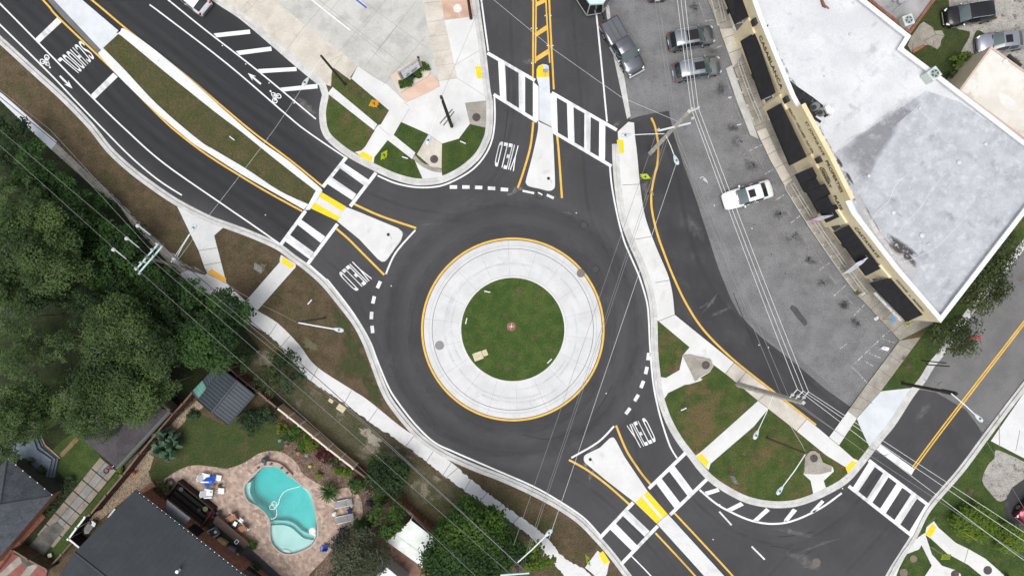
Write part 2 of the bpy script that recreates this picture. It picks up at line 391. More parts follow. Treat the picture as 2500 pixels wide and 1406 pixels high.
g = MB().poly([(1955,747),(1938,757),(1936,746),(1928,752),(1945,775),(1964,796),(1971,791),(1969,782),(1958,768),(1945,750),(1933,744)][3:], .008)
struct('asphalt_patch', g, OIL, 'long black patch on the car park asphalt', 'patch')
# oil spots where cars stand
rnd = random.Random(3); g = MB()
for cx, cy, r, n in ((1758,215,20,40),(1790,310,16,30),(1808,345,14,26),(1838,400,20,60),(1905,522,20,75),(1936,577,20,60),(1975,632,18,60),(2010,690,16,45),(2060,745,18,60),(2095,790,14,30),
                     (1697,22,20,40),(1820,505,3,3),(1840,547,5,4),(1854,568,5,4),(1918,669,4,5),(1950,670,4,4),(1883,622,4,5),(1785,120,16,24)):
    for k in range(n):
        a = rnd.random()*2*pi; d = r*abs(rnd.gauss(0, .5)); x, y = cx+cos(a)*d, cy+sin(a)*d*.9; q = rnd.uniform(.5, 1.7)
        g.poly([(x+q*cos(t*pi/3+a)*rnd.uniform(.6, 1.2), y+q*sin(t*pi/3+a)*rnd.uniform(.6, 1.2)) for t in range(6)], .008)
struct('oil_stain', g, OIL, 'dark oil drips in the parking bays', 'stain')

# dirt / dust smears on the roads
DUST = pm('dust_smear', (.15, .14, .13), (.075, .073, .072), 1.3, .9, grain=.25, gs=8, fac=(.4, .6))
DUST2 = pm('faint_dust', (.082, .081, .081), (.06, .06, .061), .9, .9, grain=.2, gs=10)
def blob(cx, cy, rx, ry, ang, seed, n=22):
    r = random.Random(seed); out = []
    for k in range(n):
        t = 2*pi*k/n; q = r.uniform(.55, 1.15)
        x, y = rx*q*cos(t), ry*q*sin(t)
        out.append((cx+x*cos(ang)-y*sin(ang), cy+x*sin(ang)+y*cos(ang)))
    return cr(out, 2, True)
g = FB()
for i, (a, b, c, d, e) in enumerate(((1257,466,14,5,-.9),(1270,461,12,5,.1),(1245,474,9,3,-.3),(1448,1155,5,11,.3),(1440,1165,4,10,0),(1430,1135,8,4,.6),(986,572,9,4,.9),(975,592,12,3,-.9),(1450,1094,14,3,-.5))):
    g.blob(blob(a, b, c*1.3, d*1.3, e, i), .004+.0004*i)
g.done('dust', fm('dust_pale', (.20, .185, .17), .9, 3), 'pale dust scraped over the asphalt by the splitter islands', 'dust')
g = FB()
for i, (a, b, c, d, e) in enumerate(((1504,305,14,5,-.7),(1575,455,8,14,.2),(1578,475,7,20,.1),(1960,1365,45,12,.35),(2000,1330,50,4,-.35),(750,270,22,14,.6),(740,255,30,8,.7),(1940,1300,50,7,.2),
                     (1985,1380,22,10,.2),(1720,745,12,3,-.6),(1735,740,26,4,-.9),(1760,760,26,4,-.4),(2255,1000,10,30,.6),(1290,150,14,8,0),(1385,520,12,3,.2),(1045,548,20,2,-.1))):
    g.blob(blob(a, b, c*1.4, d*1.4, e, 40+i), .0085+.0003*i)
g.done('dust', fm('dust_film', (.16, .155, .15), .75, 1.6), 'faint dust film on the dark asphalt', 'dust')
# wheel paths: polished pale bands and darker oil bands along the lanes, lying over paint too
g = FB(); g2 = FB()
def lanes(pts, sep=15, w=17):
    c = cr(pts, 5); g.band_(offs(c, sep), w, .0156); g.band_(offs(c, -sep), w, .0159); g2.band_(c, 13, .0162)
lanes([(-100,-120),(60,20),(150,105),(300,270),(420,370),(560,465),(680,545),(770,610),(850,690),(905,800),(960,920)]); lanes([(180,-90),(290,20),(420,120),(560,235),(700,335),(800,410),(900,470),(1010,510),(1150,530)])
lanes([(1245,-60),(1248,100),(1255,250),(1235,360),(1190,450),(1080,520)]); lanes([(1395,-60),(1400,60),(1418,240),(1425,400),(1440,520),(1490,640),(1530,760)]); lanes([(1760,1480),(1660,1330),(1600,1210),(1560,1130),(1545,1010),(1540,900)]); lanes([(1700,1480),(1600,1350),(1530,1270),(1450,1200),(1330,1130)])
lanes([(2050,1300),(1920,1330),(1800,1300),(1700,1225),(1640,1130)]); lanes([(2330,1080),(2230,1200),(2130,1330),(2000,1460)]); lanes([(2240,1060),(2150,1150),(2060,1260),(1930,1350),(1850,1440)])
lanes([(1600,300),(1650,420),(1680,560),(1730,690),(1820,800),(1960,920),(2050,1000)], 22, 20)
for r in (240, 262, 292, 318): g.band_(circ(r, 90) if 'circ' in globals() else [(1252+r*cos(k*pi/45), 804+r*sin(k*pi/45)) for k in range(90)], 24, .0164+.00001*r, True)
for r in (251, 305): g2.band_([(1252+r*cos(k*pi/45), 804+r*sin(k*pi/45)) for k in range(90)], 22, .0160, True)
g.done('wheel_path', fm('wheel_path_pale', (.095, .094, .093), .26, .5, .3, .7), 'paler wheel paths worn along the lanes', 'wheel path'); g2.done('oil_band', fm('oil_band_dark', (.030, .030, .031), .20, .5, .3, .7), 'darker oil bands between the wheel paths', 'oil band')
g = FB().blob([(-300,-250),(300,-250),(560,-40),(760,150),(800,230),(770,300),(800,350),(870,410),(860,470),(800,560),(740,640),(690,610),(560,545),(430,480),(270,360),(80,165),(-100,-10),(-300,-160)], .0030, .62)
g.done('vignetted_dark_asphalt', fm('vignetted_dark_asphalt', (.031, .033, .037), .7, .3, 0, .3), 'darker asphalt of the west approach with corner vignetting in its colour', 'asphalt')  # darker surfacing and corner vignetting, both painted into this feathered sheet
# tar-sealed cracks and tyre scuffs
g = MB()
for q in ([(1470,690),(1420,750),(1390,800)], [(1030,985),(1045,1010),(1062,1032)], [(1244,150),(1240,270),(1228,360)], [(1954,1360),(1984,1343)], [(1900,1310),(1950,1305),(1985,1298)], [(1880,1332),(1930,1338)],
          [(1275,1060),(1340,1072),(1400,1050)], [(1495,940),(1470,985),(1450,1010)], [(1790,715),(1820,790),(1845,850)]):
    g.strip(cr(q, 6), 1.6, .0085)
struct('asphalt_seam', g, pm('tar', (.026, .026, .027)), 'dark tar seams and scuffs on the road', 'seam')

# ---------------------------------------------------------------- concrete sheets on the raised land (z .124)
def sheet(name, mat, polys, z=.124, label=None, cat='pavement'):
    g = MB()
    for p in polys: g.poly(p, z)
    return struct(name, g, mat, label or name.replace('_', ' '), cat)
def joints(name, segs, z=.1275, w=1.3):
    g = MB()
    for a, b in segs: g.strip([a, b], w, z)
    return struct(name, g, JOINT, 'dark joints between concrete slabs', 'joints')
# south-west walks
sheet('footpath', CONCB, [[(-330,-75),(-120,105),(0,226),(4,228),(70,286),(140,347),(125,365),(79,322),(0,245),(-120,130),(-330,-55)]], label='pale concrete footpath along the hedge')
sheet('footpath', CONCO, [[(140,347),(169,376),(236,438),(289,486),(330,530),(392,589),(448,640),(476,652),(505,668),(480,695),(420,650),(320,545),(294,506),(223,453),(189,422),(125,365)]], label='stained old footpath beside the dark hedge')
walk_up = cr([(553,692),(600,735),(628,758),(677,788),(730,841),(771,893),(856,949),(899,977),(977,1040),(1025,1072),(1099,1126),(1216,1220),(1300,1279),(1340,1316),(1382,1363),(1426,1386),(1480,1440),(1560,1560)], 4)
walk_lo = cr([(477,706),(523,725),(580,772),(612,790),(656,820),(684,848),(710,880),(758,931),(815,969),(915,1040),(990,1089),(1081,1160),(1133,1199),(1206,1248),(1273,1295),(1309,1326),(1369,1397),(1420,1460),(1500,1570)], 4)
sheet('footpath', CONCG, z=.1248, polys=[[(507,668)] + walk_up + walk_lo[::-1] + [(440,668),(470,655)]], label='long pale footpath from the pads down past the gardens')
sheet('footpath', CONCG, [[(433,505),(502,536),(548,553),(523,575),(529,600),(535,622),(553,692),(507,668),(500,655),(485,612),(468,578)],
      [(683,632),(686,622),(722,645),(722,652),(628,758),(600,735),(683,640)], [(1459,1343),(1489,1370),(1486,1378),(1482,1400),(1470,1420),(1428,1385)]], .1255, 'pale ramps leading from the footpath to the kerb')
joints('slab_joint', [((600,735),(628,758)),((684,848),(708,820)),((758,931),(776,898)),((836,992),(858,953)),((990,1089),(1012,1062)),((1081,1160),(1102,1128)),((1040,1128),(1060,1098)),((1206,1248),(1228,1228)),((1170,1224),(1192,1200)),((1133,1199),(1150,1168)),
      ((656,820),(676,790)),((900,1028),(922,997)),((553,692),(507,668)),((485,612),(530,605)),((495,648),(540,640)),((1250,1280),(1270,1258)),((1090,1165),(1120,1140)),
      ((158,393),(170,377)),((189,422),(203,408)),((223,453),(236,438)),((256,482),(268,468)),((294,506),(300,497)),((320,545),(330,530)),((352,572),(362,560)),((430,655),(445,640))])
# yard of the gardens: shaded lawn, floor of the wood, sandy verge
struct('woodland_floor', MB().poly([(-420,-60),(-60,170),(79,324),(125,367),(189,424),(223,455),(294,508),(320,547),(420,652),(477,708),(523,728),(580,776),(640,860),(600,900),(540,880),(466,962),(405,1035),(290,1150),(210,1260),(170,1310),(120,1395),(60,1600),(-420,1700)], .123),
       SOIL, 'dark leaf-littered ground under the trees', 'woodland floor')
struct('lawn', MB().poly([(100,1130),(145,1080),(190,1050),(250,1120),(245,1125),(180,1185),(160,1170),(140,1150),(145,1120)], .127), GREENG, 'small green lawn by the slab path', 'lawn')
struct('lawn', MB().poly([(290,1148),(303,1150),(120,1392),(100,1372)], .127), GREENG, 'narrow strip of green lawn along the slatted fence', 'lawn')
struct('lawn', MB().poly([(-30,1150),(0,1120),(130,1040),(170,1020),(100,980),(20,990),(-60,1060)], .1262), GREENG, 'lawn glimpsed below the oaks', 'lawn')
g = FB()
for k_, q in enumerate((blob(112,820,26,26,0,1), blob(104,888,12,10,0,2), blob(145,932,34,26,0,3), blob(168,787,20,14,0,4))): g.blob(q, .128+.0002*k_, .3)
g.done('lawn', fm('grass_gap', (.045, .085, .014), .85, 1.4, .3, .6), 'bright grass seen through gaps between the oaks', 'lawn')
struct('lawn', MB().poly([(415,1090),(468,1000),(540,1035),(620,1010),(700,1040),(690,1100),(640,1106),(598,1128),(556,1143),(478,1135),(442,1144),(400,1169),(372,1180),(362,1150)], .127), SHADEG, 'pool garden lawn with a curved edge', 'lawn')
struct('sandy_verge', MB().poly(cr([(640,850),(700,900),(790,965),(900,1040),(985,1100),(1070,1165),(1140,1215),(1110,1260),(1030,1230),(960,1190),(880,1120),(780,1040),(700,990),(640,960),(610,900)], 3, True), .1235),
       pm('scrub_soil', (.085, .075, .045), (.055, .06, .028), .7, .95, c3=(.22, .19, .15), s3=.4, t3=.6, w3=.08, f3=.8, grain=.35, gs=7, bump=.8, bs=10), 'scrubby strip of soil between the fence and the footpath', 'verge')
struct('bare_sand', MB().poly(blob(905,1065,34,14,.75,5), .1275), SAND, 'bare sandy patch by the footpath', 'sand')
struct('bare_sand', MB().poly(blob(640,655,9,18,.5,8), .1275), pm('worn_turf', (.17, .145, .10), (.12, .095, .06), 1.5, grain=.3), 'worn turf strip behind the sign on the verge', 'sand')
struct('bare_sand', MB().poly(blob(755,840,24,13,.8,9), .1262), pm('worn_turf2', (.13, .125, .07), (.10, .09, .05), 1.5, grain=.3), 'straw coloured turf beside the lamp column', 'sand')
struct('lawn', MB().poly(cr([(790,720),(812,745),(850,800),(880,860),(905,930),(935,985),(960,1012)], 3), .1258), GREENG, 'greener turf wedge beside the roundabout kerb', 'lawn') if 0 else FB().blob(blob(835,785,22,50,-.6,1), .1258, .4).blob(blob(862,845,26,48,-.5,2), .12595, .4).blob(blob(888,905,28,52,-.4,3), .1261, .4).blob(blob(912,958,24,46,-.6,4), .12625, .4).blob(blob(845,890,36,40,.2,5), .1264, .3).done('lawn', fm('green_wedge', (.047, .070, .018), .8, 1.6, .28, .58), 'greener turf wedge beside the roundabout kerb', 'lawn')
# north corner
sheet('forecourt', CONCL, [[(671,3),(746,63),(830,125),(874,161),(905,185),(944,206),(990,250),(1073,212),(1071,198),(1050,98),(1032,0),(1010,-320),(300,-320)]], label='light grey concrete forecourt')
sheet('pavement', CONCT, [[(300,-190),(523,0),(579,35),(626,70),(674,111),(733,162),(784,204),(808,211),(810,178),(815,166),(855,196),(874,161),(830,125),(746,63),(671,3),(420,-220)]], label='warm beige pavement strip beside the street')
sheet('pavement', CONCT, [[(1032,0),(1077,0),(1085,50),(1098,105),(1116,191),(1071,198),(1050,98)], [(1010,-320),(1060,-320),(1077,0),(1032,0)]], label='column of beige slabs beside the forecourt')
sheet('pavement', PINK, [[(1077,0),(1152,-20),(1162,40),(1085,50)], [(1060,-320),(1130,-320),(1152,-20),(1077,0)]], label='terracotta tinted paving by the street')
sheet('pavement', CONC, [[(1085,50),(1162,40),(1173,118),(1183,200),(1190,246),(1186,246),(1135,252),(1147,303),(1120,339),(1079,351),(1046,328),(979,298),(961,330),(946,343),(914,384),(912,398),(866,372),(880,368),(892,358),(915,317),(923,306),(930,303),(950,270),(855,190),(874,161),(905,185),(944,206),(990,250),(1073,212),(1071,198),(1116,191),(1098,105)]], label='bright new concrete pavement on the corner')
sheet('pavement', CONCO, [[(1135,252),(1190,246),(1191,306),(1184,312),(1147,303)]], label='older slab with a manhole at the corner')
sheet('drain_apron', CONCT, [[(1046,328),(1079,351),(1078,412),(1050,405),(1018,377)]], label='tan concrete top of the kerb inlet')
sheet('drain_apron', CONC, [[(1010,385),(1030,398),(1078,414),(1080,434),(1033,439),(1020,410)]], .1258, 'white concrete throat of the kerb inlet')
g = MB().band(cr([(1012,378),(1030,396),(1055,408),(1078,413)], 4), cr([(1008,388),(1028,405),(1052,417),(1077,422)], 4), .1, .2); struct('inlet_kerb', g, CONCO, 'stained lip of the kerb inlet', 'kerb')
g = MB().band([(812,213),(921,304)], [(800,229),(913,318)], .08, .16).band([(960,329),(1014,373)], [(946,342),(1006,389)], .08, .16)
struct('old_kerb', g, CONCG, 'old kerb line crossing the grass', 'kerb')
GP = {'a': [(816,168),(950,270),(930,304),(923,306),(810,211),(811,178)], 'b': [(801,233),(915,319),(892,358),(882,368),(866,371),(805,333),(792,300),(790,268)],
      'c': [(979,299),(1046,328),(1018,375),(961,331)], 'd': [(946,344),(1005,389),(1028,436),(1000,436),(956,420),(914,396),(915,385)],
      'e': [(1147,304),(1184,313),(1180,338),(1158,374),(1120,413),(1082,431),(1080,352),(1120,340)]}
sheet('lawn', MIXG, [GP['a'], GP['b']], .1285, 'grass beds with brown patches on the corner', 'lawn')
sheet('lawn', GREENG, [GP['c'], GP['d'], GP['e']], .1285, 'green grass beds round the kerb inlet', 'lawn')
jl = []
for k in range(-3, 9):       # forecourt grid, parallel to the street and across it
    x0, y0 = 560+k*62, -140+k*46
    jl.append(((x0-20+60, y0+26), (x0+340, y0-360)))
fj = [((700,-60),(985,160)), ((800,-60),(1045,120)), ((790,20),(873,83)), ((873,83),(920,120)), ((905,122),(945,155)), ((645,-45),(700,-10)), ((873,83),(960,-20)), ((828,127),(910,30)), ((890,165),(1015,5)),((935,208),(1040,90)),((920,125),(968,65)),((746,63),(835,-40)),((805,30),(850,-30)),
      ((944,206),(874,161)),((579,33),(620,-10)),((626,70),(590,45)),((700,120),(745,63)),((783,162),(838,133)),((815,165),(838,134)),((855,190),(874,161)),((585,38),(615,18)),((615,18),(632,-5)),((615,18),(600,3)),
      ((1042,55),(1084,50)),((1046,90),(1092,85)),((1055,126),(1098,121)),((1063,161),(1107,156)),((1036,8),(1077,4)),((1110,160),(1170,124)),((1116,191),(1186,236)),((923,307),(950,330)),((980,298),(1000,265)),((1116,191),(1071,198)),((1071,198),(1073,212)),((1046,328),(1079,352)),((1135,252),(1190,246)),((985,250),(1000,260))]
struct('slab_joint', (lambda g_: ([g_.strip([a, b], .8, .1275) for a, b in fj], g_)[1])(MB()), JOINTM, 'joints of the forecourt slabs', 'joints')
g = MB()
for a, b in (((748,-10),(855,75)), ((590,-130),(748,-10))): g.strip([a, b], 3, .1285)
struct('bay_line', g, WHITE, 'white bay line on the forecourt', 'marking')
struct('bay_line', MB().strip([(866,-3),(895,20)], 4, .1285), pm('blue_paint', (.03, .12, .42)), 'blue bay line on the forecourt', 'marking')
# east walks
ewk = [p for p in EAb if p[1] < 790]
sheet('footpath', CONC, [[(1508,322),(1534,298)] + slip_e + [(1608,784)] + [p for p in offs(EA, 16) if 345 < p[1] < 782 and p[0] < 1700][::-1]], label='broad white footpath between the roundabout and the slip lane')
sheet('footpath', CONC, [[(1647,768),(1792,885),(1770,911),(1682,846),(1608,784)]], label='white footpath stretch past the drain inlet')
sheet('footpath', CONCT, [[(1792,885),(1958,1013),(1970,1023),(1945,1052),(1928,1038),(1851,978),(1770,911)]], label='beige footpath stretch below the leaning concrete pole')
sheet('footpath', CONC, [[(1970,1023),(1992,1040),(2024,1067),(2048,1087),(2083,1118),(2098,1125),(2086,1142),(2063,1139),(2016,1110),(1945,1052)]], label='white footpath end at the side street crossing')
sheet('footpath', CONC, [[(1851,978),(1876,997),(1841,1040),(1735,1131),(1730,1147),(1722,1140),(1698,1112),(1712,1102),(1782,1040)]], .1255, 'white ramp between the two lawns')
sheet('pavement', CONCO, [[(2024,1067),(2045,1038),(2118,936),(2197,831),(2248,823),(2151,954),(2091,1020),(2048,1087)]], label='aged footpath from the shops to the slip lane', z=.1258)
sheet('pavement', CONC, [[(2024,1067),(2045,1038),(2070,1004),(2092,1021),(2048,1087)]], .1285, 'white footpath corner')
sheet('driveway', CONCB, [[(2151,955),(2233,946),(2215,975),(2166,1040),(2122,1089),(2100,1042),(2092,1021)]], label='pale bluish driveway apron at the side street')
sheet('pavement', CONCO, [shopwalk + [(2271,793),(2330,760),(2210,660),(2090,520),(2000,370),(1930,230),(1860,60),(1840,-100),(1800,-320),(1620,-320)]], label='aged footpath in front of the shops', z=.1245)
sheet('ramp', CONCL, [[(1772,168),(1787,160),(1846,322),(1852,340),(1832,330),(1800,250)]], .1285, 'grey concrete ramp by the handrail')
sheet('pavement', CONCT, [[(1757,72),(1789,161),(1800,155),(1812,130),(1790,70)], [(1848,322),(1880,390),(1916,455),(1934,440),(1900,380),(1870,312)]], .1275, 'sandy coloured slabs of the shop footpath')
sj = []
for i, t in enumerate(resample(cr(shopwalk, 4), 38)):
    n = resample(cr(shopwalk, 4), 38); a = n[max(i-1, 0)]; b = n[min(i+1, len(n)-1)]; l = hypot(b[0]-a[0], b[1]-a[1])
    sj.append((t, (t[0]+(b[1]-a[1])/l*34, t[1]-(b[0]-a[0])/l*34)))
sj += [((2151,954),(2118,936)),((2175,921),(2145,900)),((2200,886),(2172,866)),((2225,853),(2190,838)),((2130,985),(2096,966)),((2118,936),(2092,1021)) if 0 else ((2110,1000),(2078,994)),
       ((1647,768),(1608,784)),((1772,911),(1792,885)),((1800,934),(1822,908)),((1851,978),(1876,955)),((1945,1052),(1970,1023)),((1520,452),(1562,450)),((1548,585),(1592,577)),((1600,690),(1635,684)),((1876,997),(1851,978)),((2048,1087),(2024,1067))]
joints('slab_joint', sj, .1295)
# kerb inlet east 1
inl1 = [(1667,867),(1684,847),(1718,873),(1736,877),(1742,893),(1733,908),(1710,922),(1715,926),(1700,936),(1672,939),(1631,959),(1623,972),(1615,959),(1612,920),(1626,922),(1659,903),(1664,880)]
sheet('drain_apron', CONC, [inl1], .1262, 'white concrete apron of the kerb inlet below the long footpath')
g = MB().prism([(1670,868),(1684,866),(1712,872),(1736,878),(1741,893),(1733,907),(1712,918),(1703,925),(1697,930),(1684,900)], .1, .28); struct('inlet_cover', g, CONCO, 'stained inlet cover with a manhole below the long footpath', 'inlet cover')
g = MB().prism([(1668,870),(1675,866),(1705,926),(1698,930)], .1, .2815); struct('inlet_throat', g, CONCO, 'dark inlet lip', 'inlet')
inl2 = [(1962,1157),(1964,1144),(1990,1150),(2033,1139),(2036,1150),(2011,1173),(2016,1188),(2027,1197),(1984,1212),(1985,1201),(1979,1173)]
sheet('drain_apron', CONC, [inl2], .1295, 'white concrete apron of the inlet near the curved hatching')
g = MB().prism([(1964,1144),(1966,1115),(1978,1101),(1990,1100),(2001,1108),(2009,1128),(2031,1137),(2030,1150),(1998,1158),(1966,1156)], .1, .28); struct('inlet_cover', g, CONCO, 'stained inlet cover with a manhole near the curved hatching', 'inlet cover')
# east lawns
sheet('lawn', MIXG, [[(1620,1000),(1626,976),(1672,941),(1715,928),(1738,905),(1745,897),(1774,914),(1851,978),(1782,1040),(1712,1101),(1697,1107),(1660,1060)],
      [(1878,1000),(1928,1038),(2016,1110),(2060,1140),(2068,1162),(2030,1194),(2016,1186),(2013,1173),(2037,1150),(2033,1137),(2009,1127),(1985,1098),(1966,1112),(1962,1157),(1979,1175),(1983,1211),(1912,1223),(1860,1219),(1808,1201),(1761,1173),(1733,1147),(1738,1131),(1841,1040)]], .128, 'patchy lawns between footpath and kerb', 'lawn')
sheet('lawn', GREENG, [[(2076,1042),(2099,1046),(2121,1089),(2104,1115),(2096,1123),(2083,1118),(2048,1087)], [(2153,953),(2250,823),(2273,792),(2300,760),(2400,640),(2480,560),(2490,600),(2440,668),(2376,748),(2300,850),(2270,888),(2246,925),(2233,944)]], .128, 'green lawns beside the side street', 'lawn')
# far right land
sheet('driveway', CONCG, [[(2419,1076),(2500,1118),(2900,1330),(2900,480),(2880,470),(2700,705),(2520,930)]], label='pale driveway slab across the side street')
sheet('gravel_drive', GRAVEL, [cr([(2432,1098),(2470,1112),(2510,1132),(2540,1150),(2505,1180),(2472,1205),(2442,1224),(2418,1203),(2398,1172),(2412,1135),(2428,1118)],3,True)], .125, 'worn gravel drive under the red car')
struct('asphalt_apron', MB().poly([(2470,1190),(2600,1100),(2620,1400),(2520,1380),(2478,1300),(2455,1260),(2450,1230)], .129), ASPH2, 'dark paved strip under the red car', 'drive')
sheet('footpath', CONC, [[(2262,1286),(2280,1271),(2291,1287),(2333,1324),(2364,1339),(2406,1363),(2455,1406),(2560,1500),(2480,1500),(2396,1404),(2364,1378),(2312,1350),(2273,1314),(2258,1304)]], label='white footpath at the south east corner')
sheet('drain_apron', CONCG, [[(2240,1312),(2258,1300),(2275,1352),(2300,1380),(2330,1390),(2345,1400),(2350,1420),(2250,1500),(2187,1440),(2255,1410),(2275,1380),(2250,1330)],
      ], .1255, 'concrete drain apron in the south east corner')
sheet('drain_apron', CONCG, [[(2226,1318),(2246,1312),(2252,1326),(2244,1340),(2213,1352),(2196,1384),(2186,1410),(2170,1420),(2180,1386),(2205,1346)]], .1275, 'white concrete strip behind the south east kerb')
joints('slab_joint', [((2364,1339),(2355,1372)),((2284,1262),(2262,1283)),((2440,1090),(2440,1010)),((2480,1100),(2490,1050))])
sheet('gravel_yard', GRAVEL, [[(2225,-320),(2118,0),(2222,82),(2205,120),(2353,230),(2500,345),(2600,420),(2900,420),(2900,-320)]], .1245, 'gravel yard behind the shops')
sheet('lawn', SHADEG, [cr([(2268,0),(2310,-10),(2318,20),(2318,50),(2340,72),(2368,78),(2362,100),(2345,130),(2345,160),(2335,190),(2345,222),(2310,205),(2210,125),(2215,95),(2250,40)],2,True), cr([(2385,75),(2400,80),(2408,95),(2380,110),(2376,95)],3,True)], .1272, 'mossy patch behind the shops', 'lawn')
sheet('broken_slab', CONCO, [[(2224,92),(2246,60),(2255,54),(2278,68),(2281,76),(2300,75),(2306,88),(2298,98),(2296,112),(2289,121),(2268,110),(2254,112),(2225,128),(2216,112)]], .1305, 'cracked concrete slab behind the shops')
joints('slab_crack', [((2256,100),(2285,85)),((2285,85),(2305,88)),((2256,100),(2268,112)),((2285,85),(2275,66)),((2280,100),(2276,118)),((2228,105),(2228,125))], .1335, 1.6)
struct('brick_edging', MB().prism([(2226,123),(2256,108),(2259,113),(2230,131)], .1, .2), pm('old_brick', (.25, .09, .05), (.34, .15, .09), 3, grain=.3), 'row of loose red bricks behind the shops', 'bricks')

# ---------------------------------------------------------------- splitter islands and medians
def island(poly, mat, label, name='splitter_island', z=.14):
    return struct(name, MB().prism(poly, -.05, z), mat, label, 'traffic island')
isl_n = [(1310,190),(1316,212),(1343,228),(1341,189),(1340,162),(1334,158),(1325,157),(1314,162),(1310,170)]
island(isl_n[:2]+isl_n[2:], CONCB, 'nose of the north splitter island')
island([(1316,212),(1343,228),(1347,310),(1316,294)], CONCB, 'refuge in the north splitter island', z=.03)
island(cr([(1313,296),(1313,320),(1299,384),(1285,436),(1284,447),(1292,455),(1318,461),(1340,466),(1352,461),(1355,448),(1353,390),(1350,328),(1347,312)], 3), CONC, 'wide end of the north splitter island')
sheet('painted_nose', PAD, [[(1310,189),(1310,170),(1314,163),(1326,157),(1326,189)], [(1326,189),(1326,171),(1340,171),(1341,189)]], .145, 'yellow painted nose of the north splitter island', 'paint')
island([(844,505),(880,519),(923,537),(972,557),(982,566),(983,574),(979,586),(963,608),(946,632),(940,638),(932,639),(922,632),(877,584),(850,562),(824,541)], CONC, 'flared end of the west splitter island')
island([(781,467),(844,504),(825,540),(757,508)], CONCG, 'refuge of the west splitter island', z=.03)
sheet('tactile_pad', PAD, [[(781,467),(844,504),(837,517),(774,478)], [(766,493),(830,530),(825,540),(757,508)]], .035, 'bright yellow tactile pads in the west refuge', 'pad')
island([(1495,1067),(1499,1068),(1504,1075),(1525,1115),(1552,1155),(1581,1198),(1550,1226),(1480,1172),(1428,1129),(1425,1122),(1426,1113),(1434,1107),(1465,1092),(1488,1070)], CONC, 'flared end of the south east splitter island')
island([(1581,1198),(1631,1255),(1603,1277),(1550,1226)], CONCG, 'refuge of the south east splitter island', z=.03)
sheet('tactile_pad', PAD, [[(1581,1199),(1631,1255),(1620,1264),(1571,1207)], [(1566,1212),(1615,1268),(1603,1277),(1551,1226)]], .035, 'bright yellow tactile pads in the south east refuge', 'pad')
island([(1631,1255),(1769,1406),(1900,1550),(1850,1560),(1720,1406),(1604,1278)], CONCG, 'narrow concrete median running south east', 'median')
# grass median of the west approach
mo_n = cr([(294,77),(307,72),(384,127),(477,205),(538,261),(630,340),(707,395),(784,460)], 4)
mi_n = cr([(284,84),(296,88),(400,174),(460,222),(528,276),(589,322),(682,397),(771,466)], 4)
mo_s = cr([(239,131),(290,188),(362,257),(462,343),(510,375),(590,426),(668,470),(742,512)], 4)
mi_s = cr([(252,118),(307,174),(384,256),(486,343),(528,369),(605,415),(682,466),(753,499)], 4)
struct('median', MB().prism(mo_n+mo_s[::-1], -.05, .11), MEDG, 'long grass median of the west approach', 'median')
g = MB().band(mo_n, mi_n, -.04, .15).band(mi_s, mo_s, -.04, .15).prism([(771,466),(784,460),(787,466),(756,512),(744,513),(753,499)], -.04, .1485)
struct('median_kerb', g, KERBW, 'white painted kerbs of the grass median', 'kerb')
struct('median', MB().prism([(-90,-230),(131,0),(247,123),(251,118),(288,84),(292,78),(200,0),(-60,-220)], -.05, .144), CONCB, 'white concrete part of the median', 'median')
g = MB().poly([(104+6,0-6),(131,0),(247,123),(239,131),(150,40)], .0035); struct('worn_strip', g, OLDST, 'scuffed asphalt along the white median', 'asphalt')

# ---------------------------------------------------------------- central island
CI = (1252.0, 804.0)
def circ(r, n=96): return [(CI[0]+r*cos(2*pi*k/n), CI[1]+r*sin(2*pi*k/n)) for k in range(n)]
def ring(mb, prof, n=128):
    vs = []; m = len(prof)
    for r, z in prof: vs += [W(CI[0]+r*cos(2*pi*k/n), CI[1]+r*sin(2*pi*k/n), z) for k in range(n)]
    fs = []
    for i in range(m-1):
        for k in range(n): fs.append((i*n+k, (i+1)*n+k, (i+1)*n+(k+1) % n, i*n+(k+1) % n))
    return mb.add(vs, [f[::-1] for f in fs])
struct('truck_apron', ring(MB(), [(130,.17),(196.5,.10)]), APRON, 'white concrete truck apron round the central lawn', 'truck apron')
struct('apron_kerb', ring(MB(), [(197.3,.10),(205,.085),(217,.03),(218,-.03)]), APRON, 'mountable outer kerb of the truck apron', 'kerb')
struct('apron_kerb', ring(MB(), [(125.5,.2),(126.5,.24),(130,.24),(131.2,.165)]), CONC, 'white inner kerb round the central lawn', 'kerb')
struct('central_island', MB().prism(circ(126.2), 0, .215), ISLG, 'round green lawn in the middle of the roundabout', 'lawn')
struct('apron_joint', ring(MB(), [(196.2,.102),(197.5,.102)]), JOINT, 'ring joint of the truck apron', 'joints')
g = ring(MB(), [(204.5,.0885),(205.3,.0875)])
for k in range(18):
    a = 2*pi*k/18 + .12; c, s_ = cos(a), sin(a)
    va = [W(CI[0]+c*r-s_*q, CI[1]+s_*r+c*q, z) for r, z in ((132, .172), (196, .1035)) for q in (-.35, .35)]
    g.add(va, [(0, 2, 3, 1)])
    if k % 2: g.add([W(CI[0]+c*r-s_*q, CI[1]+s_*r+c*q, z) for r, z in ((197.5, .104), (205, .089), (216, .037)) for q in (-.4, .4)], [(0, 2, 3, 1), (2, 4, 5, 3)])
struct('apron_joint', g, JOINTL, 'joints of the truck apron', 'joints')
TYRE = pm('tyre_track', (.50, .51, .52), (.60, .62, .64), .8, .9, grain=.1)
g = MB()
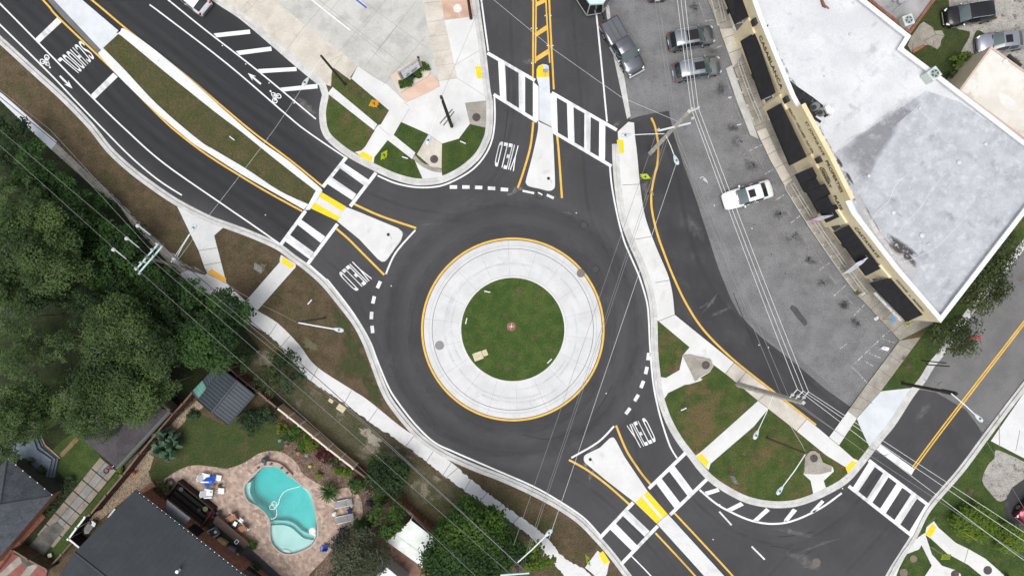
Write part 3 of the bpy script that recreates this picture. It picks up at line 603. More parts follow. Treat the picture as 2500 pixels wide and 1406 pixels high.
for r, a0, a1, w in ((160,3.3,5.0,1.8),(152,2.6,3.6,1.4),(165,2.3,3.9,1.2),(176,.9,2.0,2.4),(168,1.2,2.3,1.4),(158,-.3,.8,1.2),(172,5.0,5.9,1.4)):
    pts = [(CI[0]+(r+2*sin(3*t))*cos(t), CI[1]+(r+2*sin(3*t))*sin(t)) for t in np.linspace(a0, a1, 30)]
    L, R = offs(pts, w/2), offs(pts, -w/2)
    z = .17-.07*(r-130)/66+.0045
    g.add([W(x, y, z) for x, y in L+R], [(i, i+1, 31+i-0, 30+i) for i in range(29)])
struct('tyre_track', g, TYRE, 'faint grey tyre tracks on the truck apron', 'marks')

# ---------------------------------------------------------------- road markings
Z = .0125
m = MB(); c = MB(); y = MB()
for pts, w in (([(-200,-130),(0,61),(123,182),(179,241),(256,320),(320,384),(384,438),(444,477)], 3.6), ([(-200,-190),(0,10),(84,95),(220,233),(310,320),(400,399),(536,494),(612,546),(682,595)], 3.6),
               ([(365,12),(400,38),(554,156),(694,276),(748,320),(845,386)], 3.4), ([(250,-130),(410,0),(499,72),(630,174),(771,291)], 3.4),
               ([(756,648),(794,681),(805,690),(864,767),(902,831),(920,877),(948,944),(974,985),(1016,1038),(1060,1079),(1107,1102),(1190,1138),(1300,1186),(1369,1225),(1426,1264),(1465,1306)], 4.2),
               ([(1207,236),(1208,294),(1200,346),(1179,387),(1146,420),(1094,448),(1056,457),(1012,457),(964,447),(922,429)], 4), ([(1160,-120),(1175,0),(1192,125)], 4),
               ([(1489,407),(1494,456),(1507,525),(1523,586),(1540,627),(1561,676),(1579,736),(1584,782),(1587,849),(1592,910),(1597,949),(1607,997),(1619,1040),(1636,1089),(1653,1118)], 4),
               ([(1708,1195),(1746,1227),(1782,1248),(1834,1270),(1886,1278),(1938,1270),(2003,1240),(2055,1203)], 4.6), ([(1440,-60),(1456,36),(1482,298)], 4),
               ([(1014,562),(966,617),(942,669)], 4.2), ([(1499,1040),(1460,1079),(1395,1117)], 4.4), ([(1541,1356),(1590,1406),(1700,1530)], 3), ([(1756,1248),(1786,1281)], 4), ([(1835,1333),(1867,1365)], 4)):
    m.strip(cr(pts, 5), w, Z)
def quads(mb, qs):
    for q in qs: mb.poly(q, Z)
d2 = lambda l, ox, oy, s: [(ox+x/s, oy+y/s) for x, y in l]
k4 = 3.906; k8 = 3.842
quads(m, [d2(q, 400, 0, k4) for q in ([(475,322),(820,285),(825,325),(505,360)], [(685,490),(1022,447),(1030,487),(720,528)], [(895,662),(1262,642),(1268,680),(925,700)], [(1110,840),(1462,803),(1468,845),(1140,875)])])
quads(m, [d2(q, 0, 0, k4) for q in ([(555,160),(600,203),(375,412),(338,370)], [(1080,697),(1123,735),(905,948),(862,910)])])
quads(m, [d2(q, 1600, 1040, k8) for q in ([(460,615),(585,578),(605,610),(490,648)], [(670,775),(800,710),(830,740),(710,800)], [(915,880),(1040,765),(1075,790),(955,895)], [(1205,880),(1290,770),(1330,790),(1245,890)], [(1455,800),(1560,690),(1585,710),(1490,810)])])
for cx_, cy_, a in [(1107,457,.0),(1137.5,457,.02),(1168.5,458,.04),(1200,460,.05),(1231.5,463,.07),(925,695,2.0),(912,732,1.8),(907,770,1.62),(909,804,1.45),(1583,870,1.7),(1578,904,1.8),(1568,938,1.95),(1554,971,2.1),(1533,1003,2.2)]:
    m.strip([(cx_-9*cos(a), cy_-9*sin(a)), (cx_+9*cos(a), cy_+9*sin(a))], 8.5, Z)
m.strip([(1276,466),(1304,472)], 5, Z); m.strip([(1335,476),(1352,484)], 6, Z)
struct('road_marking', m, WHITE, 'white lane lines, hatching and yield dashes painted on the road', 'road marking')
def ladder(L1, L2, bars, w, label):
    c = MB(); c.strip(L1, w, Z+.0016); c.strip(L2, w, Z+.0016)
    for a, b, e, f in bars: c.poly([a, b, f, e], Z+.0021)
    struct('crosswalk', c, WHITE, label, 'crosswalk')
ladder([(1190,130),(1306,197)], [(1205,231),(1311,297)], [((1216,148),(1233,158),(1221,244),(1237,253)), ((1266,178),(1282,187),(1267,272),(1282,281)), ((1301,199),(1315,212),(1301,293),(1315,296))], 8, 'ladder crosswalk west of the north splitter island')
ladder([(1347,227),(1506,318)], [(1350,322),(1493,406)], [((1343,228),(1359,236),(1347,322),(1362,330)), ((1384,250),(1400,259),(1387,345),(1403,354)), ((1427,275),(1442,284),(1426,368),(1441,377)), ((1463,296),(1478,304),(1462,389),(1477,398))], 8, 'ladder crosswalk east of the north splitter island')
ladder([(846,384),(788,457)], [(918,422),(855,504)], [((840,399),(830,411),(901,440),(890,454)), ((811,434),(799,449),(870,474),(860,489))], 8.5, 'ladder crosswalk north of the west refuge')
ladder([(746,515),(685,598)], [(824,547),(751,645)], [((735,536),(727,549),(794,578),(783,593)), ((707,573),(696,589),(766,616),(755,632))], 8.5, 'ladder crosswalk south of the west refuge')
ladder([(1674,1105),(1584,1192)], [(1726,1169),(1636,1256)], [((1646,1136),(1633,1149),(1692,1197),(1679,1210)), ((1614,1166),(1602,1180),(1660,1226),(1647,1240))], 8.5, 'ladder crosswalk east of the south refuge')
ladder([(1546,1226),(1465,1312)], [(1606,1283),(1516,1377)], [((1533,1245),(1521,1259),(1586,1296),(1574,1309)), ((1503,1277),(1490,1292),(1555,1330),(1542,1343))], 8.5, 'ladder crosswalk west of the south refuge')
ladder([(2121,1123),(2282,1244)], [(2072,1186),(2230,1310)], [((2121,1128),(2136,1139),(2082,1190),(2095,1200)), ((2157,1153),(2170,1163),(2116,1217),(2129,1227)), ((2190,1178),(2204,1188),(2148,1242),(2162,1253)), ((2225,1205),(2239,1216),(2183,1270),(2197,1281)), ((2260,1231),(2273,1241),(2219,1298),(2232,1308))], 8, 'long ladder crosswalk over the side street')
struct('stop_line', MB().poly([(2149,1084),(2233,1145),(2225,1159),(2140,1097)], Z), WHITE, 'broad white stop line on the side street', 'stop line')
for pts, w in (([(-60,-165),(104,0),(143,44),(282,177),(384,279),(431,322),(502,376),(587,430),(656,471),(738,516)], 4.4), ([(60,-130),(223,0),(307,70),(400,142),(470,198),(541,259),(620,325),(707,390),(787,455)], 4.4),
               ([(864,498),(928,527),(1016,557)], 5), ([(822,559),(851,584),(884,617),(938,671)], 5), ([(1302,298),(1295,358),(1277,422),(1264,459)], 5), ([(1360,331),(1364,371),(1372,484)], 5),
               ([(1504,1038),(1530,1100),(1564,1152),(1589,1183)], 5), ([(1389,1122),(1434,1147),(1486,1186),(1537,1231)], 5), ([(1647,1252),(1720,1330),(1790,1406),(1930,1560)], 4.4), ([(1600,1300),(1698,1406),(1830,1560)], 4.4),
               ([(1301,-120),(1302,0),(1301,189)], 4.4), ([(1309,-120),(1309,0),(1307,155)], 3.6), ([(1331,-120),(1333,5),(1342,154)], 3.6), ([(1337,-120),(1341,5),(1352,219)], 4.4),
               ([(1590,288),(1599,309),(1606,345),(1607,374),(1604,404),(1594,448),(1590,479),(1592,515),(1604,568),(1622,620),(1645,678),(1677,744),(1720,808),(1792,879),(1894,960),(1992,1037)], 5),
               ([(2227,1141),(2305,1036),(2500,784),(2800,397)], 3.4), ([(2232,1144),(2311,1038),(2500,792),(2800,404)], 3.4)):
    y.strip(cr(pts, 6), w, Z+.0006+(.0004 if pts[0][0] in (1301, 1309) else 0))
for q in ([(1308,18),(1308,7),(1331,-5),(1332,6)], [(1306,92),(1307,80),(1334,62),(1336,74)], [(1306,153),(1307,140),(1338,120),(1340,132)]): y.poly(q, Z+.0014)
ringp = circ(221.5, 160)
y.strip(ringp, 5, Z+.0006, True)
struct('road_marking', y, YEL, 'yellow edge lines painted on the road', 'road marking')
g = MB()
for q in ([(507,666),(516,656),(553,680),(546,691)],): g.poly(q, .131)
struct('tactile_pad', g, PADO, 'orange tactile pad where the two footpaths meet', 'pad')
for q, lb in (([(685,640),(692,627),(720,648),(710,656)], 'yellow tactile pad at the west crossing, garden side'), ([(874,378),(886,370),(910,384),(906,397)], 'yellow tactile pad at the west crossing, church side'), ([(1160,163),(1176,163),(1179,192),(1165,192)], 'yellow tactile pad facing the north crossing from the corner'),
              ([(1506,342),(1522,342),(1524,374),(1508,374)], 'yellow tactile pad on the broad white footpath'), ([(1461,1352),(1472,1344),(1489,1370),(1476,1378)], 'yellow tactile pad beside the tree at the south crossing'), ([(1700,1114),(1714,1107),(1730,1127),(1724,1141)], 'yellow tactile pad between the two lawns'),
              ([(2064,1141),(2081,1124),(2094,1129),(2070,1155)], 'yellow tactile pad at the long crossing, lawn side'), ([(2277,1277),(2286,1287),(2272,1311),(2259,1303)], 'yellow tactile pad at the long crossing, far side')):
    struct('tactile_pad', MB().poly(q, .1325), PAD, lb, 'pad')
# lettering on the road
def text_mesh(txt, bold=0.0):
    cu = bpy.data.curves.new('t', 'FONT'); cu.body = txt; cu.offset = bold; cu.resolution_u = 3; cu.size = 1
    ob = bpy.data.objects.new('t', cu); me = bpy.data.meshes.new_from_object(ob)
    v = np.array([p.co[:] for p in me.vertices]); f = [tuple(p.vertices) for p in me.polygons]
    bpy.data.objects.remove(ob); bpy.data.curves.remove(cu); bpy.data.meshes.remove(me)
    v = v - v.min(0); v[:, 0] /= v[:, 0].max(); v[:, 1] /= v[:, 1].max()
    return v, f
ROADGL = {'Y': (.62, [[(.05,1),(.31,.44)], [(.57,1),(.31,.44)], [(.31,.5),(.31,0)]]), 'I': (.14, [[(.07,0),(.07,1)]]), 'L': (.58, [[(.07,0),(.07,1)], [(.07,.055),(.58,.055)]]),
  'E': (.58, [[(.07,0),(.07,1)], [(.07,.945),(.58,.945)], [(.07,.5),(.5,.5)], [(.07,.055),(.58,.055)]]), 'H': (.6, [[(.07,0),(.07,1)], [(.53,0),(.53,1)], [(.07,.5),(.53,.5)]]),
  'D': (.6, [[(.07,0),(.07,1)], [(.07,.055),(.30,.055),(.43,.085),(.51,.17),(.53,.28),(.53,.72),(.51,.83),(.43,.915),(.30,.945),(.07,.945)]]),
  'O': (.6, [[(.07+.23+.23*max(-1, min(1, 1.25*cos(t))), .5+.445*max(-1, min(1, 1.12*sin(t)))) for t in np.linspace(0, 2*pi, 33)]]),
  'C': (.6, [[(.3+.23*max(-1, min(1, 1.25*cos(t))), .5+.445*max(-1, min(1, 1.12*sin(t)))) for t in np.linspace(.62, 2*pi-.62, 28)]]),
  'S': (.6, [cr([(.53,.74),(.50,.87),(.40,.94),(.22,.94),(.10,.86),(.08,.74),(.14,.62),(.30,.52),(.44,.44),(.52,.34),(.52,.18),(.44,.08),(.28,.055),(.14,.09),(.07,.20),(.07,.28)], 3)])}
def road_text(txt, BL, BR, TL, TR, gap=.13, label=''):
    tot = sum(ROADGL[c][0] for c in txt) + gap*(len(txt)-1); x0 = 0; g = MB(); k = 0
    def mp(p, z):
        u, v = p[0]/tot, p[1]; q = [(1-v)*((1-u)*BL[i]+u*BR[i]) + v*((1-u)*TL[i]+u*TR[i]) for i in (0, 1)]; return W(q[0], q[1], z)
    for c in txt:
        w, st = ROADGL[c]
        for s_ in st:
            s_ = [(x+x0, y_) for x, y_ in s_]; L, R = offs(s_, .072), offs(s_, -.072); n = len(s_); z = Z+.0003*(k % 5); k += 1
            vs = [mp(p, z) for p in L+R]; fs = [(i, i+1, n+i+1, n+i) for i in range(n-1)]
            g.add(vs, fs)
        x0 += w + gap
    # every stroke faces up
    for i, f in enumerate(g.f):
        p = [Vector(g.v[j]) for j in f]
        if (p[1]-p[0]).cross(p[2]-p[0]).z < 0: g.f[i] = f[::-1]
    struct('road_lettering', g, WHITE, label, 'road lettering')
road_text('YIELD', (1270,357), (1219,346), (1254,418), (1206,404), .16, 'white word YIELD painted in the north approach lane')
road_text('YIELD', (864,636), (826,669), (908,680), (868,712), .16, 'white word YIELD painted in the west approach lane')
road_text('YIELD', (1560,1094), (1603,1075), (1530,1039), (1576,1019), .16, 'white word YIELD painted in the south east approach lane')
road_text('SCHOOL', (198,99), (141,147), (231,141), (187,184), .16, 'white word SCHOOL painted in the west approach lane')
# bicycle symbols and arrows: local axes u (across) and v (forward)
def bike(cx, cy, fx, fy, s=1.0, label=''):
    g = MB(); l = hypot(fx, fy); fx, fy = fx/l, fy/l; ux, uy = -fy, fx
    q = lambda a, b: (cx+(ux*a+fx*b)*s, cy+(uy*a+fy*b)*s)
    for wx in (-7.5, 7.5): g.strip([q(wx+4.6*cos(t), -6+6.2*sin(t)) for t in np.linspace(0, 2*pi, 20)[:-1]], 2.4*s, Z, True)
    for p in ([(-7.5,-6),(-3,2),(4.5,2),(0,-6),(-7.5,-6)], [(7.5,-6),(4.5,2),(3,6)], [(0,-6),(-3,2),(-4,5)], [(-2,8),(2,13),(6,8),(7,3)], [(-2,8),(2,3),(1,-5)]): g.strip([q(a, b) for a, b in p], 2.2*s, Z+.0004)
    g.poly([q(4+2.3*cos(t), 17+2.6*sin(t)) for t in np.linspace(0, 2*pi, 12)[:-1]], Z)
    struct('bike_symbol', g, WHITE, label, 'road marking')
bike(113, 150, 1, 1.05, 1.0, 'white bicycle symbol in the lane beside the word on the road'); bike(671, 237, -1, -.82, 1.0, 'white bicycle symbol in the north side lane')
def arrow(a, b, label):
    fx, fy = b[0]-a[0], b[1]-a[1]; l = hypot(fx, fy); fx, fy = fx/l, fy/l; ux, uy = -fy, fx
    q = lambda u, v: (a[0]+ux*u+fx*v, a[1]+uy*u+fy*v)
    struct('arrow_marking', MB().poly([q(-2.2, 0), q(-2.2, l*.62), q(-7, l*.5), q(0, l), q(7, l*.5), q(2.2, l*.62), q(2.2, 0)], Z), WHITE, label, 'road marking')
arrow((146,186), (177,217), 'white arrow pointing to the roundabout in the cycle lane'); arrow((637,206), (605,179), 'white arrow pointing away from the roundabout in the cycle lane')
# worn bay lines in the car park
g = MB()
for a, b in (((1830,368),(1860,354)),((1866,426),(1889,413)),((1892,490),(1914,476)),((1930,545),(1953,527)),((2000,660),(2028,640)),((2036,722),(2068,694)),((2085,770),(2112,742)),((1775,243),(1788,238)),((1800,306),(1811,302)),((2078,895),(2172,806)),((2078,895),(2092,906)),((2092,906),(2118,936)),((2118,936),(2196,834)),
             ((2110,880),(2132,894)),((2122,862),(2150,874)),((2138,848),(2165,862)),((2150,826),(2188,838)),((2049,852),(2058,846)),((2060,844),(2067,840)),((1735,50),(1738,49)),((1748,118),(1762,112)),((1720,52),(1742,50))): g.strip([a, b], 2.4, .009)
struct('bay_line', g, WORN, 'worn white bay lines in the car park', 'marking')
# small white reflectors on the road
g = MB()
for x, y_ in ((1297,70),(1311,70),(1331,39),(1345,39),(1336,112),(1350,112),(1298,155),(543,112),(600,157),(657,203),(718,252),(1757,1231),(1803,1257),(1858,1274),(1915,1271),(1968,1257),(2018,1230),(2057,1192),(1298,0),(648,525),(955,698),(1870,440),(1836,558),(1744,502),(1407,520),(1480,960),(1741,1316),(1853,842),(1876,848)): g.box(W(x, y_, .015), (.1, .1, .03))
struct('road_stud', g, WMETAL, 'small white road studs along the lines', 'road studs')
# manholes and drain covers in the road
def disc(cx, cy, r, z, mat, label, name='manhole_cover'):
    t = MB(); t.lathe(W(cx, cy, z-.02), [(r*S, 0), (r*S, .025), (r*S*.93, .027)], 24); o = t.build(name, mat); tag(o, label, 'manhole')
    return o
disc(1060, 389, 10, .128, IRON, 'rusty round manhole cover in the tan kerb inlet'); disc(1163, 287, 10, .128, IRON, 'round manhole cover with white chips on the older slab')
disc(1723, 891, 10, .285, IRON, 'round manhole cover on the inlet below the long footpath'); disc(1987, 1118, 9.5, .285, IRON, 'round manhole cover on the inlet near the curved hatching')
disc(1073, 843, 11, .158, pm('grey_iron', (.2, .2, .2), (.24, .24, .24), 5, .6), 'large grey round cover on the west side of the truck apron')
disc(1418, 667, 10, .1, pm('brown_iron', (.16, .13, .12), (.2, .17, .15), 5, .7), 'brown round cover at the edge of the yellow ring'); disc(1993, 1372, 10.5, .009, pm('road_iron', (.11, .1, .095), (.14, .13, .12), 5, .7), 'dusty round manhole in the south east road')
disc(2411, 1391, 10.5, .13, IRON, 'round manhole cover in the south east footpath'); disc(2331, 1401, 10, .13, IRON, 'round manhole cover in the corner drain apron')
disc(2230, 1363, 9, .13, pm('soil_ring', (.16, .13, .1), (.2, .17, .13), 4, .9), 'round dirt coloured lid in the corner grass'); disc(2206, 1397, 10, .13, MATS['soil_ring'], 'round dirt coloured lid at the bottom edge of the corner grass')
disc(2492, 680, 8, .01, MATS['road_iron'], 'round manhole in the worn side street')
for cx_, cy_, a, lb in ((1425,550,.6,'square dark drain cover north east of the island'), (1454,657,.65,'square dark drain cover beside the yellow ring'), (1318,476,.15,'square drain cover with white paint on it at the north island')):
    t = thing('drain_cover', lb, 'drain cover', W(cx_, cy_, .004))
    g = MB().box(W(cx_, cy_, .008), (.82, .82, .012), -a); g.build('frame', pm('drain_iron', (.028, .028, .03), (.04, .04, .042), 6, .6), t)
    MB().lathe(W(cx_, cy_, .014), [(.28, 0), (.28, .012)], 16).build('lid', IRON if cy_ < 480 and cx_ < 1400 else pm('drain_lid', (.04, .04, .042), (.055, .055, .057), 6, .6), t)
    if cx_ == 1318: MB().box(W(cx_+1, cy_-3, .031), (.5, .12, .006), -.5).build('paint_fleck', WHITE, t)

def ragged(pts, mat, amp, seed, z=.1345, step=5):
    r = random.Random(seed); P = resample(pts, step); a = offs(P, -2.5); b = [(p[0]+(q[0]-p[0])*(1+amp*r.random()**2), p[1]+(q[1]-p[1])*(1+amp*r.random()**2)) for p, q in zip(a, P)]
    g = MB(); n = len(P); g.add([W(x, y, z) for x, y in a+b], [(i, i+1, n+i+1, n+i) for i in range(n-1)])
    struct('grass_edge', g, mat, 'ragged grass edge creeping over the footpath', 'grass edge')
ragged([p for p in walk_up if p[0] > 1120][::-1], BROWNG, 2.2, 1); ragged([p for p in walk_lo if p[0] > 640], MATS['scrub_soil'], 2.0, 2); ragged([(474,655),(448,640),(392,589),(330,530),(289,486),(236,438),(169,376),(140,347)], BROWNG, 2.4, 3)
g = FB(); rnd = random.Random(12)
for cx, cy, rx, ry, n in ((1690,1000,50,50,6),(1860,1120,80,55,10),(1640,860,18,45,4),(860,250,40,40,4),(872,225,12,8,2),(1252,804,100,100,9),(500,310,60,25,5),(650,420,50,20,4),(2215,900,15,30,3),(2375,1200,14,25,3)):
    for k in range(n):
        x, y_ = cx+rnd.uniform(-rx, rx), cy+rnd.uniform(-ry, ry)
        if 1100 < cx < 1400 and hypot(x-1252, y_-804) > 108: continue
        q = rnd.uniform(6, 15); g.blob(blob(x, y_, q, q*rnd.uniform(.5, 1), rnd.random()*3, k+int(cx)), (.2165 if 1100 < cx < 1400 else .1302)+.00006*k)
g.done('dry_turf', fm('dry_turf', (.14, .10, .055), .75, 2.5, .35, .65), 'dry straw patches in the lawns', 'dry turf')
g = FB()
for r, a0, a1 in ((160,3.2,5.1),(150,2.5,3.7),(166,2.2,4.0),(178,.8,2.1),(168,1.1,2.4),(156,-.4,.9),(174,4.9,6.0),(146,0.4,1.6)): g.band_([(CI[0]+(r+3*sin(2*t))*cos(t), CI[1]+(r+3*sin(2*t))*sin(t)) for t in np.linspace(a0, a1, 30)], 7, .178+.0001*(r-150))
g.done('tyre_smear', fm('tyre_smear', (.30, .30, .30), .20, 1.0, .35, .7), 'soft tyre smears on the truck apron', 'marks')
g = FB(); rnd = random.Random(4)
for cx, cy in ((1120,290),(1150,150),(1180,180),(1000,270),(1600,640),(1560,470),(1620,720),(1720,860),(1900,985),(950,600),(900,560),(1520,1130),(1470,1110),(1330,420),(1320,380),(1690,1330),(1740,1390),(180,60),(130,20),(1230,620),(1110,880),(1300,980),(1400,800),(1170,960),(1080,760),(830,960),(730,850),(1060,1120),(1180,1200),(980,50),(900,40),(1000,110),(860,90),(940,130)):
    q = rnd.uniform(10, 26); g.blob(blob(cx, cy, q, q*rnd.uniform(.3, .9), rnd.random()*3, int(cx)), (.19 if hypot(cx-1252, cy-804) < 200 else .1555)+rnd.random()*.002)
g.done('concrete_stain', fm('concrete_stain', (.25, .24, .22), .15, 1.4, .4, .7), 'faint grey stains on the pale concrete', 'stain')

g = FB(); rnd = random.Random(21)
for cx, cy in ((1790,310),(1808,345),(1838,400),(1905,522),(1936,577),(1975,632),(2010,690),(2060,745),(2095,790),(1758,215),(1700,22),(1740,130)):
    for k in range(3): q = rnd.uniform(10, 22); g.blob(blob(cx+rnd.uniform(-14, 14), cy+rnd.uniform(-10, 10), q, q*.7, .5, int(cx)+k), .0065+.0004*k+.00003*(cx-1690)/10, .3)
g.done('oil_smear', fm('oil_smear', (.05, .05, .052), .42, 1.5, .3, .65), 'soft oily smears in the parking bays', 'stain')
g = FB(); g.band_(cr([(1655,345),(1700,470),(1745,590),(1790,685),(1830,770)], 8), 9, .0068); g.band_(cr([(1648,330),(1690,445),(1738,565),(1775,665),(1810,745)], 8), 14, .0072); g.band_([(1600,40),(1625,200),(1640,300)], 8, .0074)
for cx, cy in ((1700,560),(1800,620),(1880,720),(1950,830),(1850,640),(1760,470),(1720,380)): g.blob(blob(cx, cy, 45, 22, .9, cx), .0078+cx*1e-7, .2)
g.done('pale_wear', fm('pale_wear', (.27, .265, .26), .5, 1.2, .35, .7), 'paler worn streaks on the old car park', 'stain')
# ================================================================ shop terrace
CREAM = pm('cream_render', (.72, .62, .40), (.78, .68, .46), .6, .85, grain=.05, gs=6)
CREAMD = pm('cream_render_dark', (.68, .57, .34), (.74, .63, .40), .6, .85, grain=.05, gs=6)
ROOFW = pm('roof_white', (.53, .54, .555), (.63, .64, .65), .35, .75, c3=(.44, .46, .49), s3=.7, t3=.62, w3=.1, f3=.8, grain=.06, gs=6, bump=.2, bs=5)
ROOFG = pm('roof_greyed', (.36, .375, .40), (.44, .455, .485), .8, .8, c3=(.58, .6, .63), s3=1.3, t3=.6, w3=.12, f3=.6, grain=.06, gs=7, bump=.3, bs=5)
ROOFS = pm('roof_stain', (.23, .23, .255), (.31, .31, .34), .7, .85, c3=(.5, .5, .52), s3=1.4, t3=.66, w3=.06, f3=.8, grain=.06, bump=.3, bs=5)
ROOFB = pm('roof_bitumen', (.012, .013, .014), (.03, .03, .03), 1.5, .8, c3=(.45, .46, .47), s3=3.2, t3=.665, w3=.03, f3=.9)
ROOFT = pm('roof_rust_stain', (.09, .08, .075), (.17, .155, .145), 1.2, .85, c3=(.5, .47, .44), s3=1.8, t3=.62, w3=.05, f3=.8, grain=.1)
ROOFP = pm('roof_warm', (.60, .57, .54), (.7, .68, .66), 1, .85, grain=.05)
CAPW = pm('cap_white', (.70, .715, .73), rough=.6)
AWN = pm('awning_black', (.012, .012, .014), (.017, .017, .019), 2, .85)
GLASS = pm('dark_glass', (.015, .018, .02), rough=.08, spec=.6, coat=.3)
LETTER = pm('sign_letters', (.10, .06, .025), (.06, .035, .015), 3, .6)
BRICK = pm('brick', (.20, .085, .055), (.28, .125, .085), 2.5, .9, c3=(.14, .06, .04), s3=4, t3=.58, w3=.06, f3=.7, grain=.18, gs=9)
T = [(1798,-110),(1853,45),(1932,236),(2012,385),(2080,522),(2187,660),(2297,787)]
TW = [W(x, y, 6) for x, y in T]
shop = thing('shop_building', 'long cream shop terrace with black awnings and a patched white flat roof', 'building', (TW[3].x, TW[3].y, 0))
back = [(2590,409),(2500,343),(2353,230),(2287,179),(2205,118),(2224,88),(2113,0),(1975,-110)]
outer = T + back
ow = [(W(x, y, 6).x, W(x, y, 6).y) for x, y in outer]
MB().wprism(ow, 0, 5.5).build('wall', CREAM, shop)
MB().add([(x, y, 5.506) for x, y in ow], [range(len(ow))[::-1]]).build('roof', ROOFW, shop)
def inset(poly, d):   # world polygon, clockwise here -> inset
    n = len(poly); out = []
    a = sum(poly[i-1][0]*poly[i][1]-poly[i][0]*poly[i-1][1] for i in range(n)); sg = 1 if a > 0 else -1
    for i in range(n):
        p0, p1, p2 = Vector(poly[i-1]), Vector(poly[i]), Vector(poly[(i+1) % n])
        d1 = (p1-p0).normalized(); d2_ = (p2-p1).normalized()
        n1 = Vector((-d1.y, d1.x))*sg; n2 = Vector((-d2_.y, d2_.x))*sg
        b = (n1+n2); b = b/max(.3, b.dot(n1))
        out.append(tuple(p1+b*d))
    return out
def ringwall(poly, th, z0, z1):
    inn = inset(poly, th); n = len(poly); m = MB()
    vs = [(*p, z0) for p in poly]+[(*p, z1) for p in poly]+[(*p, z1) for p in inn]+[(*p, z0) for p in inn]
    fs = []
    for i in range(n):
        j = (i+1) % n
        for a in (0, 1, 2): fs.append((a*n+i, a*n+j, (a+1)*n+j, (a+1)*n+i))
    a = sum(poly[i-1][0]*poly[i][1]-poly[i][0]*poly[i-1][1] for i in range(n))
    if a < 0: fs = [f[::-1] for f in fs]
    return m.add(vs, fs)
pw = ringwall(ow, .3, 5.5, 5.95).build('parapet', ROOFW, shop)
for a_, b_ in zip(TW, TW[1:]):
    d_ = b_-a_; n_ = Vector((-abs(d_.y), d_.x if d_.y > 0 else -d_.x, 0)).normalized() if 0 else Vector((d_.y, -d_.x, 0)).normalized(); n_ = -n_ if n_.x > 0 else n_
    MB().box((a_+b_)/2+n_*.012-Vector((0, 0, .275)), (d_.length, .03, .45), atan2(d_.y, d_.x)).build('fascia', CREAM, shop)
ringwall([p for p in inset(ow, -.03)], .42, 5.95, 6.0).build('coping', CAPW, pw)
# raised sign parapet over the two middle shops
rp = [(1946,263),(2012,385),(2065,491)]
rw = [W(x, y, 6) for x, y in rp]
m = MB()
for a, b in zip(rw, rw[1:]):
    d = (b-a); n = Vector((-d.y, d.x, 0)).normalized()
    if n.x > 0: n = -n
    q = [a+n*.06, b+n*.06, b-n*.34, a-n*.34]
    m.wprism([(v.x, v.y) for v in q], 5.9, 7.0)
m.build('sign_parapet', CREAMD, shop)
# facade parts
def facet(i, s, z, out=0.0):
    a, b = TW[i], TW[i+1]; d = (b-a).normalized(); n = Vector((d.y, -d.x, 0))
    if n.x > 0: n = -n
    p = a.lerp(b, s) + n*out; return Vector((p.x, p.y, z))
def wall_text(txt, i, s0, s1, z0, z1, name='sign_lettering', out=.075, bold=.01):
    v, f = text_mesh(txt, bold); t = 0
    q = [facet(i, s0+(s1-s0)*a, z0+(z1-z0)*b, out+t) for a, b, _ in v] + [facet(i, s0+(s1-s0)*a, z0+(z1-z0)*b, out-.012) for a, b, _ in v]
    return MB().add(q, f + [tuple(i_+len(v) for i_ in g[::-1]) for g in f]).build(name, LETTER, shop)
wall_text('CASABLANCA', 1, .17, .86, 4.72, 5.28)
wall_text('BEAUTY · WELLNESS · DAY SPA', 2, .13, .88, 4.5, 4.86)
wall_text('ST JOHNS AVE', 2, .42, .97, 6.02, 6.55, out=.09)
wall_text('PROPERTIES', 3, .06, .62, 6.02, 6.55, out=.09)
wall_text('SOUTHERN', 3, .15, .40, 5.02, 5.26, bold=.02)
wall_text('DESSERT', 3, .13, .50, 4.46, 4.94, bold=.025)
wall_text('PLATE', 3, .64, .90, 4.46, 4.94, bold=.025)
wall_text('CASTAWAYS', 4, .22, .76, 4.72, 5.25)
wall_text('VINTAGE', 5, .17, .42, 4.78, 5.12); wall_text('to', 5, .465, .505, 4.78, 4.98); wall_text('MODERN', 5, .55, .78, 4.78, 5.12)
for i, (w0, w1, w2) in {1: (.05, .0, 0), 2: (0, 0, 0), 3: (0, 0, 0), 4: (0, 0, 0), 5: (0, 0, 0)}.items():
    # pier at the joint of two facades
    a, b = TW[i-1], TW[i+1]; c = TW[i]; ang = atan2((b-a).y, (b-a).x)
    n = Vector(((b-a).y, -(b-a).x, 0)).normalized(); n = -n if n.x > 0 else n
    MB().box(Vector((c.x, c.y, 2.2))+n*.06, (1.5, .2, 4.3), ang).build('pier', CREAM, shop)
    if i in (1, 2, 3): MB().box(Vector((c.x, c.y, 5.2))+n*.16, (.55, .28, .75), ang).build('wall_lamp', DARK, shop)
for i in range(6):
    for s0, s1 in ((.12, .44), (.56, .88)):
        q = [facet(i, s0, .75, .03), facet(i, s1, .75, .03), facet(i, s1, 2.75, .03), facet(i, s0, 2.75, .03)]
        w_ = MB().add(q, [(3, 2, 1, 0)]).build('window', GLASS, shop)
        m = MB(); m.tube([facet(i, s0, .75, .04), facet(i, s1, .75, .04), facet(i, s1, 2.75, .04), facet(i, s0, 2.75, .04), facet(i, s0, .75, .04)], .05, 4); m.build('frame', CAPW, w_)
    q = [facet(i, .46, .13, .03), facet(i, .54, .13, .03), facet(i, .54, 2.5, .03), facet(i, .46, 2.5, .03)]
    d_ = MB().add(q, [(3, 2, 1, 0)]).build('door', DARK, shop); MB().box(facet(i, .475, 1.1, .07), (.05, .05, .5)).build('handle', METAL, d_)
